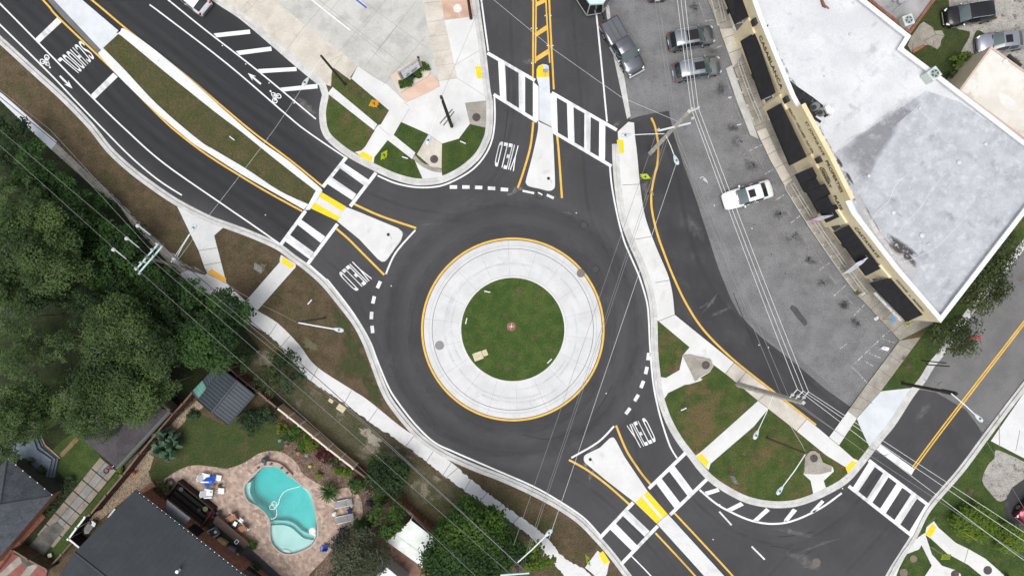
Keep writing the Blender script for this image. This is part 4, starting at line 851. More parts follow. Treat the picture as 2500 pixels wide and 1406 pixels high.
AW = [([(1784,-90),(1828,41)], [(1738,-85),(1796,59)]), ([(1844,79),(1894,227)], [(1810,99),(1861,244)]), ([(1907,252),(1970,383)], [(1874,270),(1930,404)]),
      ([(1983,408),(1995,430),(1992,434),(2003,452),(2014,449),(2028,474),(2021,478),(2033,502),(2044,499),(2057,526)], [(1943,425),(1955,447),(1956,450),(1966,468),(1972,470),(1984,490),(1986,494),(1999,518),(2004,517),(2020,543)]),
      ([(2072,549),(2151,655)], [(2038,566),(2116,673)]), ([(2172,677),(2253,768)], [(2125,690),(2216,785)])]
for k, (inn, out) in enumerate(AW):
    m = MB(); n = len(inn)
    A = [W(x, y, 4.2) for x, y in inn]; B = [W(x, y, 3.0) for x, y in out]
    up = A + B; dn = [v-Vector((0, 0, .1)) for v in up[:n]] + [v-Vector((0, 0, .32)) for v in B]
    fs = []
    for i in range(n-1): fs += [(i, n+i, n+i+1, i+1), (2*n+i+1, 3*n+i+1, 3*n+i, 2*n+i), (n+i, 3*n+i, 3*n+i+1, n+i+1)]
    fs += [(0, 2*n, 3*n, n), (n-1, 2*n-1, 4*n-1, 3*n-1)]
    a = m.add(up+dn, fs).build('awning', AWN, shop)
    f = MB()
    for s in (0, -1): MB().tube([A[s]+Vector((0, 0, -.05)), Vector((A[s].x, A[s].y, 3.0)), B[s]+Vector((0, 0, -.12)), A[s]+Vector((0, 0, -.05))], .03, 5).build('awning_frame', METAL, a)
    if k == 5:
        f = MB(); pts = [B[0].lerp(B[-1], .22+.72*t/28) for t in range(29)]
        for i in range(28): f.add([pts[i]+Vector((-.12, -.1, -.3)), pts[i+1]+Vector((-.12, -.1, -.3)), pts[i+1]+Vector((-.22, -.2, -.62 if i % 2 else -.5)), pts[i]+Vector((-.22, -.2, -.5 if i % 2 else -.62))], [(0, 1, 2, 3)])
        f.build('valance_trim', pm('white_trim', (.7, .7, .72), (.4, .4, .42), 6, .8, coord='P'), a)
# roof details
STK = fm('roof_streak', (.30, .31, .33), .42, .9, .38, .7)
SOFT = {id(ROOFS): fm('soft_roof_stain', (.25, .25, .27), .75, .9, .3, .55), id(ROOFT): fm('soft_rust', (.07, .062, .058), .95, 2.2, .38, .5), id(ROOFP): fm('soft_warm', (.62, .59, .56), .85, .9, .3, .55)}
def rsoft(name, mat, pts, z): return FB().blob(pts, z, .5).done(name, SOFT[id(mat)], parent=shop)
def rs(name, mat, pts, z=5.512): return MB().poly(pts, z).build(name, mat, shop)
rs('roof_section', ROOFG, [(2262,222),(2345,250),(2500,362),(2565,412),(2490,515),(2292,772),(2192,650),(2092,515),(2040,400),(2030,385),(2046,366)])
rsoft('roof_stain', ROOFS, cr([(2196,248),(2240,228),(2258,238),(2240,262),(2205,290),(2186,330),(2166,360),(2140,400),(2120,440),(2095,448),(2072,420),(2050,395),(2042,375),(2070,335),(2110,318),(2150,280)], 3, True), 5.518)
rs('bitumen_patch', ROOFB, [(1908,176),(1920,190),(1950,214),(1985,238),(2010,258),(2006,275),(1990,285),(2006,296),(2002,302),(1985,290),(1975,300),(1952,272),(1930,240)], 5.518)
rs('bitumen_patch', ROOFB, [(1868,60),(1877,62),(1872,70)], 5.518); rs('bitumen_patch', ROOFB, [(1880,95),(1889,104),(1886,110)], 5.518)
rs('bitumen_strip', pm('roof_speckle', (.42, .44, .47), (.2, .2, .22), 2.2, .8, c3=(.62, .64, .66), s3=2.5, t3=.52, w3=.06, grain=.1), [(1868,62),(1890,105),(1930,185),(1965,240),(1992,285),(2012,330),(2050,395),(2080,455),(2092,500),(2066,470),(2020,385),(1990,335),(1955,270),(1925,200),(1885,120),(1862,66)], 5.515)
rsoft('rust_stain', ROOFT, cr([(2164,566),(2180,574),(2200,586),(2225,604),(2243,622),(2245,630),(2236,628),(2222,622),(2238,640),(2240,654),(2232,655),(2220,640),(2206,634),(2204,620),(2190,618),(2180,608),(2172,592),(2164,578)], 2, True), 5.521)
rsoft('rust_stain', ROOFT, cr([(2038,380),(2046,384),(2058,402),(2058,411),(2052,408),(2042,394)], 2, True), 5.521); rsoft('rust_stain', ROOFT, cr([(2062,419),(2070,420),(2080,438),(2086,452),(2080,449),(2068,434)], 2, True), 5.521)
rsoft('roof_patch', ROOFP, cr([(2082,445),(2100,490),(2128,535),(2160,565),(2170,600),(2205,640),(2250,660),(2230,690),(2190,650),(2150,600),(2118,555),(2092,510)], 2, True), 5.5165)
rnd = random.Random(8)
for k in range(60):
    x, y_ = rnd.uniform(1900, 2480), rnd.uniform(0, 740); 
    if not (y_ > (x-1880)*1.33-60 or x < 2200) or (x-2300)*.62+y_*.0 > 470-y_*.62+999: pass
    a_, b_ = (x-2297)*264+(y_-786)*203, 0
    if a_ > -9000 or x < 1990+max(0, y_-330)*.72 or y_ < (x-2130)*.75 + 10: continue
    q = rnd.uniform(12, 40); FB().blob(blob(x, y_, q, q*rnd.uniform(.2, .6), rnd.choice((-.9, .65, .7)), k), 5.519+.00005*k, .3).done('roof_streak', STK, parent=shop)
m = MB()
for q in ([(2120,560),(2140,520),(2170,490),(2185,455),(2215,425)], [(2195,568),(2215,540),(2245,510),(2270,470),(2290,445),(2310,422)], [(2200,640),(2230,632),(2290,600),(2330,560),(2365,525)], [(2050,365),(2140,290),(2225,240),(2262,222)], [(1862,40),(1888,0),(1905,-30)], [(2240,262),(2268,290),(2300,325)]): MB().strip(cr(q, 4), 1.2, 5.524).build('roof_seam', pm('seam_white', (.62, .63, .64), (.5, .51, .53), 2), shop)
m = MB()
for k in range(7):
    x, y_ = 1905+k*36, 20+k*22
    m.strip([(x, y_), (x+100, y_+72)], .8, 5.51)
    m.strip([(x+25, y_+55), (x+60, y_+16)], .7, 5.51)
m.build('membrane_lap', pm('lap_grey', (.5, .51, .52)), shop)
for q, r in (((2083,8),.15), ((2075,85),.2), ((2012,187),.12), ((2245,265),.22), ((2340,397),.3), ((2405,352),.25), ((2180,520),.3), ((2120,430),.25), ((2265,597),.2), ((2250,575),.35)): MB().lathe(W(*q, 5.52), [(r*.7, 0), (r*.65, .14), (r*.3, .2)], 10).build('roof_vent', ROOFW, shop)
m = MB(); m.prism([(2000,-25),(2012,5),(2018,18),(2010,14),(2006,0)], 5.51, 5.8).tube([W(2012,12,5.7), W(2024,22,5.7)], .06, 5); m.build('roof_debris', pm('rusty', (.2, .1, .07)), shop)
# hooded vent on the bitumen and the twin units beside it
t = thing('roof_hood', 'white sheet metal hood standing on the black roof patch', 'vent', W(2024,268,5.52))
MB().prism([(2014,262),(2022,256),(2038,270),(2032,280),(2020,276)], 5.52, 6.3).build('hood', CAPW, t)
MB().prism([(2010,270),(2022,268),(2030,274),(2020,284)], 5.52, 6.05).build('grille', DARK, t)
for q, lb in (((1988,262), 'small grey roof fan beside the white hood, upper of two'), ((2003,275), 'small grey roof fan beside the white hood, lower of two')):
    t = thing('roof_fan', lb, 'roof fan', W(*q, 5.52), 'small fans on the black roof patch')
    MB().lathe(W(*q, 5.52), [(.42, 0), (.4, .35), (.3, .45)], 12).build('housing', pm('fan_grey', (.17, .18, .18), rough=.6), t); MB().lathe(W(*q, 5.96), [(.22, 0), (.2, .06)], 10).build('fan', DARK, t)
def ac_unit(px, py, z, rz, label, w=1.0, hgt=.9):
    t = thing('air_conditioner', label, 'air conditioner', W(px, py, z), 'air conditioners on the roofs', rz)
    g = MB().box((0, 0, hgt/2), (w, w, hgt)); b = g.build('casing', pm('ac_casing', (.5, .56, .53), (.55, .6, .57), 2, .6), t, local=True, bevel=.05)
    MB().lathe((0, 0, hgt+.002), [(w*.41, 0), (w*.41, .03), (w*.36, .03)], 24).build('fan_guard', pm('ac_guard', (.42, .47, .45), rough=.5), t, local=True)
    m = MB(); m.lathe((0, 0, hgt+.034), [(w*.34, 0), (w*.34, .004)], 20); m.build('fan_opening', pm('ac_dark', (.07, .09, .085)), t, local=True)
    m = MB(); m.lathe((0, 0, hgt+.04), [(w*.13, 0), (w*.13, .03)], 12)
    for k in range(5): m.box((w*.2*cos(k*1.257), w*.2*sin(k*1.257), hgt+.045), (w*.28, w*.1, .012), k*1.257)
    m.build('fan', pm('ac_blade', (.33, .37, .36)), t, local=True)
    return t
ac_unit(2264, 189, 5.55, .66, 'grey-green air conditioner at the edge of the white roof', 1.0, 1.1)
ac_unit(2208, 56, 4.45, .35, 'pale air conditioner on the grey roof behind the terrace', .95, .7)
# neighbours behind the terrace
nb = thing('flat_roofed_building', 'grey flat-roofed building with brick edge behind the white roof', 'building', W(2190, 0, 0))
npoly = [(2118,0),(2222,84),(2284,0),(2370,-110),(2230,-230),(2030,-110)]
nw = [(W(x, y, 4.4).x, W(x, y, 4.4).y) for x, y in npoly]
MB().wprism(nw, 0, 4.2).build('wall', BRICK, nb)
MB().add([(x, y, 4.21) for x, y in nw], [range(len(nw))[::-1]]).build('roof', pm('roof_grey', (.25, .25, .25), (.38, .37, .37), .5, .85, c3=(.2, .2, .2), s3=1, t3=.6, grain=.08), nb)
ringwall(nw, .25, 4.2, 4.45).build('parapet', BRICK, nb)
m = MB(); m.tube([W(2182,30,4.3), W(2195,18,4.3), W(2205,8,4.3), W(2196,-10,4.3)], .07, 6).box(W(2200,2,4.4), (.7, .5, .35), .4).box(W(2183,1,4.35), (.3, .25, .25)); m.build('roof_pipe', METAL, nb)
cb = thing('cream_building', 'cream flat-roofed building with a stained roof at the right edge', 'building', W(2450, 240, 0))
cp = [(2420,113),(2340,222),(2395,262),(2497,338),(2600,415),(2800,300),(2640,180),(2470,152)]
cp = [(2420,113),(2340,222),(2497,338),(2600,412),(2720,330),(2590,236)]
cw = [(W(x, y, 4.6).x, W(x, y, 4.6).y) for x, y in cp]
MB().wprism(cw, 0, 4.5).build('wall', pm('cream_wall', (.60, .55, .42), (.66, .6, .47), 1, .85, grain=.06), cb)
MB().add([(x, y, 4.51) for x, y in cw], [range(len(cw))[::-1]]).build('roof', pm('roof_cream', (.60, .57, .51), (.68, .66, .61), .5, .85, c3=(.48, .43, .36), s3=.55, t3=.6, w3=.08, f3=.8, grain=.07, bump=.2, bs=5), cb)
ringwall(cw, .18, 4.5, 4.6).build('roof_edge', pm('pink_edge', (.55, .38, .33), (.5, .42, .36), 1), cb)
MB().poly(cr([(2440,230),(2455,232),(2475,245),(2485,260),(2478,270),(2462,268),(2445,255)], 3, True), 4.517).build('roof_patch', pm('patch_pale', (.62, .61, .58), (.7, .69, .67), 1), cb)
m = MB().lathe(W(2453,152,4.52), [(.25, 0), (.2, .15)], 10); m.build('roof_vent', CAPW, cb)
MB().prism([(2462,138),(2466,132),(2496,158),(2492,164)], 2.2, 2.5).build('canopy', DARK, cb)

# ================================================================ houses and gardens south-west
SLATE = pm('metal_roof_dark', (.024, .029, .035), (.031, .037, .044), .6, .55, grain=.05, gs=5)
SHING = pm('shingle_dark', (.055, .063, .073), (.075, .085, .098), .9, .9, c3=(.04, .046, .054), s3=3, t3=.58, w3=.06, f3=.7, grain=.22, gs=8)
def slope(mb, a, b, c, d): mb.add([a, b, c, d], [(0, 1, 2, 3)])
def ribs(a0, a1, b0, b1, step, mb, w=.05, h=.04):
    """raised seams running from eave edge a0-a1 to ridge edge b0-b1"""
    n = max(2, int((a1-a0).length/step))
    for k in range(n+1):
        p, q = a0.lerp(a1, k/n), b0.lerp(b1, k/n); mb.tube([p+Vector((0, 0, h)), q+Vector((0, 0, h))], h, 4)
def wall_below(poly_top, h, drop, mat, parent, name='wall'):
    MB().wprism(inset([(v.x, v.y) for v in poly_top], .45), 0, h-drop).build(name, mat, parent)
# main house
hm = thing('brick_house', 'brick house with a dark blue-grey standing seam roof beside the pool', 'house', W(420, 1400, 0))
E0, E1 = W(329,1197,3.7), W(760,1535,3.7); R0 = W(182,1347,6.2); R1 = R0 + (E1-E0)
F0 = R0 + (R0-E0); F0.z = 3.7; F1 = F0 + (E1-E0)
m = MB().add([E0, E1, R1, R0], [(0, 1, 2, 3)]).add([R0, R1, F1, F0], [(0, 1, 2, 3)]).add([v-Vector((0, 0, .16)) for v in (E0, E1, R1, R0, F1, F0)], [(3, 2, 1, 0), (5, 4, 2, 3)])
m.add([E0, E1, E1-Vector((0, 0, .16)), E0-Vector((0, 0, .16))], [(0, 3, 2, 1)]).add([E0, R0, F0, F0-Vector((0, 0, .16)), R0-Vector((0, 0, .16)), E0-Vector((0, 0, .16))], [(0, 1, 4, 5), (1, 2, 3, 4)])
rf = m.build('roof', SLATE, hm)
m = MB(); ribs(E0, E1, R0, R1, .55, m, h=.006); ribs(F0, F1, R0, R1, .55, m, h=.006); m.tube([R0, R1], .09, 6); m.build('seam', pm('metal_seam', (.030, .036, .043), rough=.5), rf)
m = MB(); m.tube([E0+Vector((.05, .08, -.06)), E1+Vector((.05, .08, -.06))], .07, 6); gt = m.build('gutter', pm('gutter_dark', (.06, .06, .062)), hm)
m = MB()
for k in range(1, 40): p = E0.lerp(E1, k/40); m.box(p+Vector((.06, .1, .03)), (.07, .07, .05))
m.build('gutter_clip', METAL, gt)
wall_below([E0, E1, F1, F0], 3.7, .15, BRICK, hm)
m = MB().lathe(W(438,1390,5.0), [(.13, 0), (.13, .45), (.16, .46), (.16, .5)], 12); m.build('vent_pipe', CAPW, rf); m = MB().box(W(433,1394,4.95), (.25, .12, .2), .5); m.build('vent_flashing', DARK, rf)
for s0, s1 in ((.28, .34), (.6, .7)):
    a, b = E0.lerp(E1, s0), E0.lerp(E1, s1); n = Vector((.4, .5, 0)).normalized()*(-.42)
    q = [Vector((a.x, a.y, .9))+n, Vector((b.x, b.y, .9))+n, Vector((b.x, b.y, 2.6))+n, Vector((a.x, a.y, 2.6))+n]
    w_ = MB().add(q, [(0, 1, 2, 3)]).build('window', GLASS, hm); MB().tube(q+[q[0]], .05, 4).build('frame', BRICK, w_)
MB().prism([(333,1203),(372,1175),(405,1222),(398,1237),(372,1240)], .1, .32).prism([(455,1284),(470,1268),(530,1306),(600,1368),(616,1390),(604,1402),(500,1330)], .1, .28).build('brick_terrace', pm('brick_paving', (.19, .10, .07), (.27, .145, .105), 2.5, .9, grain=.22, gs=8), hm)
MB().prism([(400,1256),(408,1220),(465,1265),(447,1287)], 2.6, 2.72).build('porch_roof', pm('porch_metal', (.12, .13, .145), (.14, .15, .165), 1, .5), hm)
# spa deck
sd = thing('spa_enclosure', 'black slatted spa enclosure sunk beside the pool terrace', 'spa', W(470, 1225, 0))
sp = [(446,1169),(530,1236),(496,1287),(408,1217)]
m = MB()
for a, b in zip(sp, sp[1:]+sp[:1]):
    p, q = W(*a, 0), W(*b, 0); d = q-p; m.box((p+q)/2+Vector((0, 0, .55)), (d.length, .12, .9), atan2(d.y, d.x))
m.build('wall', pm('charred_timber', (.03, .018, .014), (.045, .026, .02), 2, .8), sd)
MB().prism(sp, .1, .2).build('floor', pm('spa_floor', (.014, .014, .014), (.022, .022, .021), 1), sd)
m = MB()
for k in (.28, .5, .74):
    p, q = Vector(W(446,1169)).lerp(W(408,1217), k), Vector(W(530,1236)).lerp(W(496,1287), k); d = (q-p); m.box((p+q)/2+Vector((0, 0, .5)), (d.length*.9, .35, .08), atan2(d.y, d.x))
m.build('bench', pm('spa_bench', (.02, .019, .018), (.028, .026, .025), 2), sd)
for q, r, c in (((445,1192),.22,(.07,.08,.08)), ((504,1240),.26,(.12,.14,.08)), ((488,1243),.2,(.04,.05,.03))): MB().lathe(W(*q, .6), [(r*.8, 0), (r, .25), (r*.9, .27)], 12).build('pot', pm('pot%d' % int(q[0]), c), sd)
# outdoor kitchen
ok_ = thing('outdoor_kitchen', 'long dark brown bar counter of the outdoor kitchen', 'kitchen counter', W(560, 1300, 0))
MB().prism([(524,1263),(531,1259),(608,1324),(598,1338),(520,1276)], .9, 1.0).build('counter_top', pm('bar_top', (.04, .024, .018), (.055, .034, .026), 2, .5), ok_)
MB().prism([(526,1266),(531,1262),(605,1325),(597,1334),(523,1275)], .1, .9).build('base', BRICK, ok_)
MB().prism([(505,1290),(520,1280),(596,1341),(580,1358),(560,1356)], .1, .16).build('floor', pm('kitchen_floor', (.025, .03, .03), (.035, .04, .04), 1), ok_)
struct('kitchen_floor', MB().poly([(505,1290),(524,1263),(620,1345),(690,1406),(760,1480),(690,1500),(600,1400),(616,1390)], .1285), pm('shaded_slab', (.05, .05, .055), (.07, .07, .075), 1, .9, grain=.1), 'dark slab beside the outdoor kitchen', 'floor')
m = MB(); m.tube([W(572,1322,1.0), W(578,1316,1.02), W(583,1320,1.02), W(577,1328,1.02), W(572,1322,1.0)], .04, 5); tag(m.build('serving_tray', CAPW), 'small white rimmed tray at the counter end', 'tray')
# garage
SHG2 = pm('shingle_brown', (.055, .05, .055), (.07, .064, .07), 1, .9, grain=.2, gs=8)
ga = thing('garage', 'garage with a dark shingled hip roof under the oaks', 'garage', W(310, 1050, 0))
G = [W(415,1003,3), W(286,1143,3), W(205,1076,3), W(342,940,3)]; ga0, ga1 = W(352,985,4.3), W(282,1062,4.3)
m = MB().add(G+[ga0, ga1], [(0, 4, 5, 1), (1, 5, 2), (2, 5, 4, 3), (3, 4, 0)][::1]); m.f = [f[::-1] for f in m.f]; m.build('roof', SHG2, ga)
MB().tube([G[0], G[1]], .2, 6).build('eave', pm('eave_grey', (.10, .11, .10)), ga); MB().tube([G[3], G[0]], .16, 6).build('eave', pm('eave_tan', (.16, .14, .09)), ga)
MB().wprism(inset([(v.x, v.y) for v in G], .4), 0, 2.95).build('wall', pm('tan_siding', (.2, .18, .13), (.23, .2, .15), 1), ga)
# left house
hl = thing('corner_house', 'brick house with a slate blue hip roof at the lower left edge', 'house', W(0, 1270, 0))
L4 = [W(17,1120,2.9), W(127,1211,2.9), W(-40,1405,2.9), W(-160,1310,2.9)]; ap0, ap1 = W(0,1232,4.9), W(-30,1272,4.9)
m = MB().add(L4+[ap0, ap1], [(0, 1, 4), (1, 2, 5, 4), (2, 3, 5), (3, 0, 4, 5)]); m.f = [f[::-1] for f in m.f]; m.build('roof', SHING, hl)
m = MB(); m.tube([ap0, L4[1]], .09, 5).tube([ap0, L4[0]], .09, 5); m.build('ridge', pm('ridge_slate', (.07, .08, .09), grain=.2), hl)
MB().tube([L4[0]+Vector((.06, .06, -.05)), L4[1]+Vector((.06, .06, -.05))], .08, 6).build('gutter', DARK, hl)
m = MB()
for k in range(7): m.lathe(L4[0].lerp(L4[1], .02+.16*k)+Vector((.1, .1, .02)), [(.06, 0), (.05, .06)], 8)
m.build('gutter_light', CAPW, hl)
MB().wprism(inset([(v.x, v.y) for v in L4], .35), 0, 2.85).build('wall', BRICK, hl)
q_ = [(v.x, v.y) for v in inset([Vector((v.x, v.y)) for v in L4], .33)] if 0 else inset([(v.x, v.y) for v in L4], .33)
d_ = Vector(q_[1])-Vector(q_[0]); MB().box((Vector((*q_[0], 1.4))+Vector((*q_[1], 1.4)))/2, (d_.length, .06, 2.7), atan2(d_.y, d_.x)).build('painted_wall', pm('olive_wall', (.05, .055, .045), (.065, .07, .058), 1), hl)
m = MB().prism([(15,1345),(30,1340),(95,1250),(104,1252),(110,1262),(30,1352)], .1, .5).prism([(-40,1400),(20,1338),(28,1346),(-20,1410)], .1, .7); m.build('brick_plinth', BRICK, hl)
MB().prism([(55,1140),(85,1155),(145,1200),(128,1212)], .12, .22).build('side_slab', pm('shade_slab', (.05, .055, .045), (.07, .07, .06), 1), hl)
# blue timber steps
st = thing('stepped_deck', 'blue-grey timber deck with wide steps beside the left house', 'deck', W(90, 1110, 0))
BL = pm('deck_blue', (.10, .13, .16), (.14, .17, .2), 1.5, .8, grain=.12)
DECK = [(20,1090),(40,1070),(80,1068),(90,1097),(126,1122),(115,1165),(70,1130),(30,1110)]
MB().prism(DECK, .1, .75).build('platform', BL, st)
for k, (o, z) in enumerate(((7, .55), (14, .36))):
    MB().band([(80,1068),(90,1097),(126,1122),(116,1165)], [(82+o,1066),(92+o,1092-o*.2),(128+o,1120),(118+o,1166)], .1, z).build('step', BL, st)
MB().band([(97,1064),(107,1088),(143,1119)], [(101,1064),(111,1085),(148,1118)], .1, .24).build('edging', pm('tan_edge', (.3, .22, .15), (.35, .27, .19), 2), st)
# slab path beside the slatted fence
g = MB(); g2 = MB(); gg = MB()
SLABA = pm('slab_grey', (.20, .20, .195), (.27, .27, .26), .8, .9, c3=(.13, .13, .12), s3=.7, t3=.6, grain=.12); SLABB = pm('slab_brown', (.22, .19, .155), (.28, .245, .2), .8, .9, c3=(.14, .12, .09), s3=.7, t3=.6, grain=.12)
for k in range(7):
    t0, t1 = k/7+.006, (k+1)/7-.006
    L = lambda t, o: (245+o*39-155*t, 1116+o*32+190*t*1.0+o*0)
    for o0, o1, gb in ((0, .32, g2), (.34, .70, g), (.72, 1, g2)):
        gb.poly([L(t0, o0), L(t0, o1), L(t1, o1), L(t1, o0)], .1275)
struct('slab_path', g, SLABA, 'grey middle slabs of the garden drive', 'path'); struct('slab_path', g2, SLABB, 'brown side slabs of the garden drive', 'path')
struct('slab_path', MB().poly([(108,1290),(140,1272),(158,1290),(90,1375),(60,1385),(48,1360)], .1305), pm('slab_stained', (.07, .07, .065), (.14, .135, .125), .9, .9, grain=.15), 'blackened slab at the lower end of the garden drive', 'path')
struct('brick_path', MB().poly([(144,1110),(185,1066),(193,1073),(152,1116)], .13), pm('path_brick', (.16, .11, .06), (.22, .15, .09), 2.5, grain=.2), 'short brick path across the lawn', 'path')
struct('striped_drive', MB().poly([(22,1345),(115,1392),(100,1480),(-60,1480),(-20,1400)], .1262), pm('red_drive', (.2, .07, .06), (.26, .1, .09), 1, grain=.1), 'red concrete drive', 'drive')
struct('striped_drive', MB().poly([(45,1358),(62,1366),(10,1410),(-10,1408)], .13).poly([(75,1372),(92,1380),(60,1420),(40,1420)], .13), CONCO, 'pale bands across the red drive', 'drive')
struct('pebble_bed', MB().poly([(482,975),(500,990),(450,1030),(380,1100),(365,1150),(372,1180),(345,1200),(329,1199),(229,1282),(214,1262),(300,1165),(340,1112),(405,1045)], .1263), PEBBLE, 'bed of tan pebbles inside the slatted fence', 'pebbles')
# fences
FWD = pm('fence_dark_wood', (.055, .028, .02), (.08, .042, .03), 2, .85, grain=.2, gs=9); FRAIL = pm('fence_rail', (.15, .10, .075), (.19, .13, .1), 2, .8, grain=.12); FTAN = pm('fence_tan_wood', (.36, .245, .16), (.45, .31, .21), 2, .85, grain=.18, gs=9); FWH = pm('fence_white_rail', (.6, .52, .45), (.68, .6, .53), 2, .7)
FRED = pm('fence_red_wood', (.13, .045, .022), (.18, .07, .035), 2, .85, grain=.2)
def fence(pts, h, mat, railmat, label, posts=True, slats=True, name='timber_fence'):
    tops = [W(x, y, h) for x, y in pts]; c = tops[len(tops)//2]
    t = thing(name, label, 'fence', (c.x, c.y, 0))
    b = MB(); r = MB()
    for a, e in zip(tops, tops[1:]):
        d = e-a; l = d.length; ang = atan2(d.y, d.x); n = max(1, int(l/.2))
        if slats:
            for k in range(n):
                p = a.lerp(e, (k+.5)/n); b.box((p.x, p.y, .12+(h-.2)/2), (l/n*.86, .03 + .012*(k % 2), h-.16), ang)
            b.box(((a.x+e.x)/2, (a.y+e.y)/2, h*.5), (l, .022, h*.9), ang)
        else: b.box(((a.x+e.x)/2, (a.y+e.y)/2, .1+h/2), (l, .06, h), ang)
        for zz in ((h-.03, .16), ) : r.box(((a.x+e.x)/2, (a.y+e.y)/2, zz[0]), (l, zz[1], .05), ang)
        for zz in (.5, h*.6): b.box(((a.x+e.x)/2+.035, (a.y+e.y)/2+.035, zz), (l, .04, .09), ang)
    b.build('panel', mat, t); r.build('rail', railmat, t)
    if posts:
        for v in tops: MB().box((v.x, v.y, h/2+.06), (.14, .14, h+.08), .7).box((v.x, v.y, h+.12), (.18, .18, .04), .7).build('post', railmat, t)
    return t
fence([(538,881),(560,900),(579,918),(604,938),(628,956),(652,976),(676,996)], 2.1, FWD, FRAIL, 'dark brown timber fence behind the shed, between shed and footpath')
fence([(676,996),(703,1017),(730,1038),(765,1067),(800,1095),(831,1119),(862,1143)], 2.1, FTAN, FWH, 'light brown timber fence with a white top rail beside the pool garden')
fence([(862,1143),(915,1183),(967,1222),(1000,1250),(1034,1281),(1063,1303)], 1.7, FRED, FRAIL, 'reddish timber fence with a thin rail behind the white carport')
fence([(469,958),(445,986),(422,1010),(380,1059),(338,1110),(299,1160),(258,1209),(219,1256)], 2.1, FWD, FRAIL, 'long dark slatted fence between the slab path and the pool house')
fence([(208,1261),(187,1288),(167,1315),(195,1338)], 1.9, pm('fence_black', (.02, .018, .018), (.03, .027, .026), 2), CAPW, 'short black fence with a white top rail hiding the bin store')
fence([(29,1342),(68,1366),(115,1391)], 1.8, pm('gate_wood', (.10, .065, .04), (.14, .09, .055), 2, grain=.2), FRAIL, 'brown timber double gate across the lower drive', name='timber_gate')
fence([(182,1316),(150,1352),(115,1390)], .9, pm('thin_rail', (.12, .11, .09), (.15, .14, .11), 2), FRAIL, 'low thin garden fence below the bin store', slats=False, name='garden_fence')
fence([(918,1280),(900,1300),(888,1316)], 1.6, FTAN, FRAIL, 'short brown fence piece between pool garden and carport')
# shed
sh = thing('garden_shed', 'garden shed with a dark ribbed metal roof and one teal sheet', 'shed', W(550, 965, 0))
SHM = pm('shed_metal', (.045, .055, .068), (.055, .066, .08), .8, .5, grain=.05)
A, B, C_, D = W(540,899,2.5), W(622,964,2.5), W(557,1038,2.5), W(480,975,2.5); r0, r1 = W(579,929,3.2), W(517,1007,3.2)
m = MB().add([A, r0, r1, D], [(0, 3, 2, 1)]).add([B, C_, r1, r0], [(0, 3, 2, 1)][::1]); m.f = [f if True else f for f in m.f]; rf = m.build('roof', SHM, sh)
m = MB(); ribs(A, D, r0, r1, .32, m, h=.02); ribs(B, C_, r0, r1, .32, m, h=.02); m.build('rib', pm('shed_rib', (.022, .027, .034), rough=.5), rf); m = MB(); m.tube([r0, r1], .11, 6); m.build('ridge_cap', SHM, rf); m = MB(); m.tube([A, r0, B], .07, 5).tube([D, r1, C_], .07, 5).tube([B, C_], .08, 5); m.build('barge_board', DARK, rf)
P0, P1, P2, P3 = W(538,882,2.45), W(540,901,2.52), W(482,976,2.52), W(467,957,2.35)
m = MB().add([P0, P1, P2, P3], [(0, 3, 2, 1)]); lt = m.build('lean_to_roof', SHM, sh); m = MB(); ribs(P0, P3, P1, P2, .32, m, h=.018); m.build('rib', MATS['shed_rib'], lt)
m = MB().add([P0.lerp(P3, .62)+Vector((0, 0, .03)), P1.lerp(P2, .62)+Vector((0, 0, .03)), P2.lerp(P1, .06)+Vector((0, 0, .03)), P3.lerp(P0, .06)+Vector((0, 0, .03))], [(0, 3, 2, 1)]); m.build('teal_sheet', pm('teal_metal', (.10, .25, .21), (.13, .3, .26), 2, .5), sh)
MB().wprism(inset([(v.x, v.y) for v in (A, B, C_, D)], .25), 0, 2.46).build('wall', pm('shed_wall', (.05, .05, .055), (.07, .07, .075), 2), sh)
# carport and lower house
cpt = thing('carport', 'white sheet metal carport roof between two green trees', 'carport', W(1010, 1325, 0))
K = [W(1003,1269,2.6), W(1069,1320,2.6), W(1030,1383,2.4), W(944,1321,2.4)]; k0, k1 = W(972,1312-18,2.85), W(1050,1352,2.85)
k0 = K[0].lerp(K[3], .62); k1 = K[1].lerp(K[2], .62); k0.z = k1.z = 2.8
m = MB().add([K[0], K[1], k1, k0, K[2], K[3]], [(0, 3, 2, 1), (3, 5, 4, 2)]); cr_ = m.build('roof', pm('carport_white', (.62, .66, .62), (.74, .77, .75), .9, .5, c3=(.4, .44, .36), s3=.7, t3=.62, f3=.5), cpt)
m = MB(); m.tube([k0, k1], .05, 5); m.build('ridge_cap', CAPW, cr_)
for v in K: MB().tube([(v.x, v.y, 0), (v.x, v.y, v.z)], .06, 6).build('post', WMETAL, cpt)
struct('pink_patio', MB().poly([(950,1320),(985,1290),(1070,1350),(1060,1420),(1000,1440),(940,1400)], .1275), pm('pink_patio', (.19, .105, .08), (.24, .14, .11), 1, .9, c3=(.12, .075, .055), s3=.7, t3=.6, grain=.1), 'dull pink patio under the carport', 'patio')
lh = thing('white_roofed_outbuilding', 'outbuilding with a white roof at the bottom edge below the grey oak', 'outbuilding', W(930, 1440, 0))
MB().prism([(944,1385),(990,1425),(930,1500),(880,1460),(905,1415)], 0, 2.6).build('wall', pm('outb', (.4, .4, .4)), lh); MB().prism([(944,1384),(991,1424),(930,1502),(876,1460)], 2.61, 2.7).build('roof', CAPW, lh)

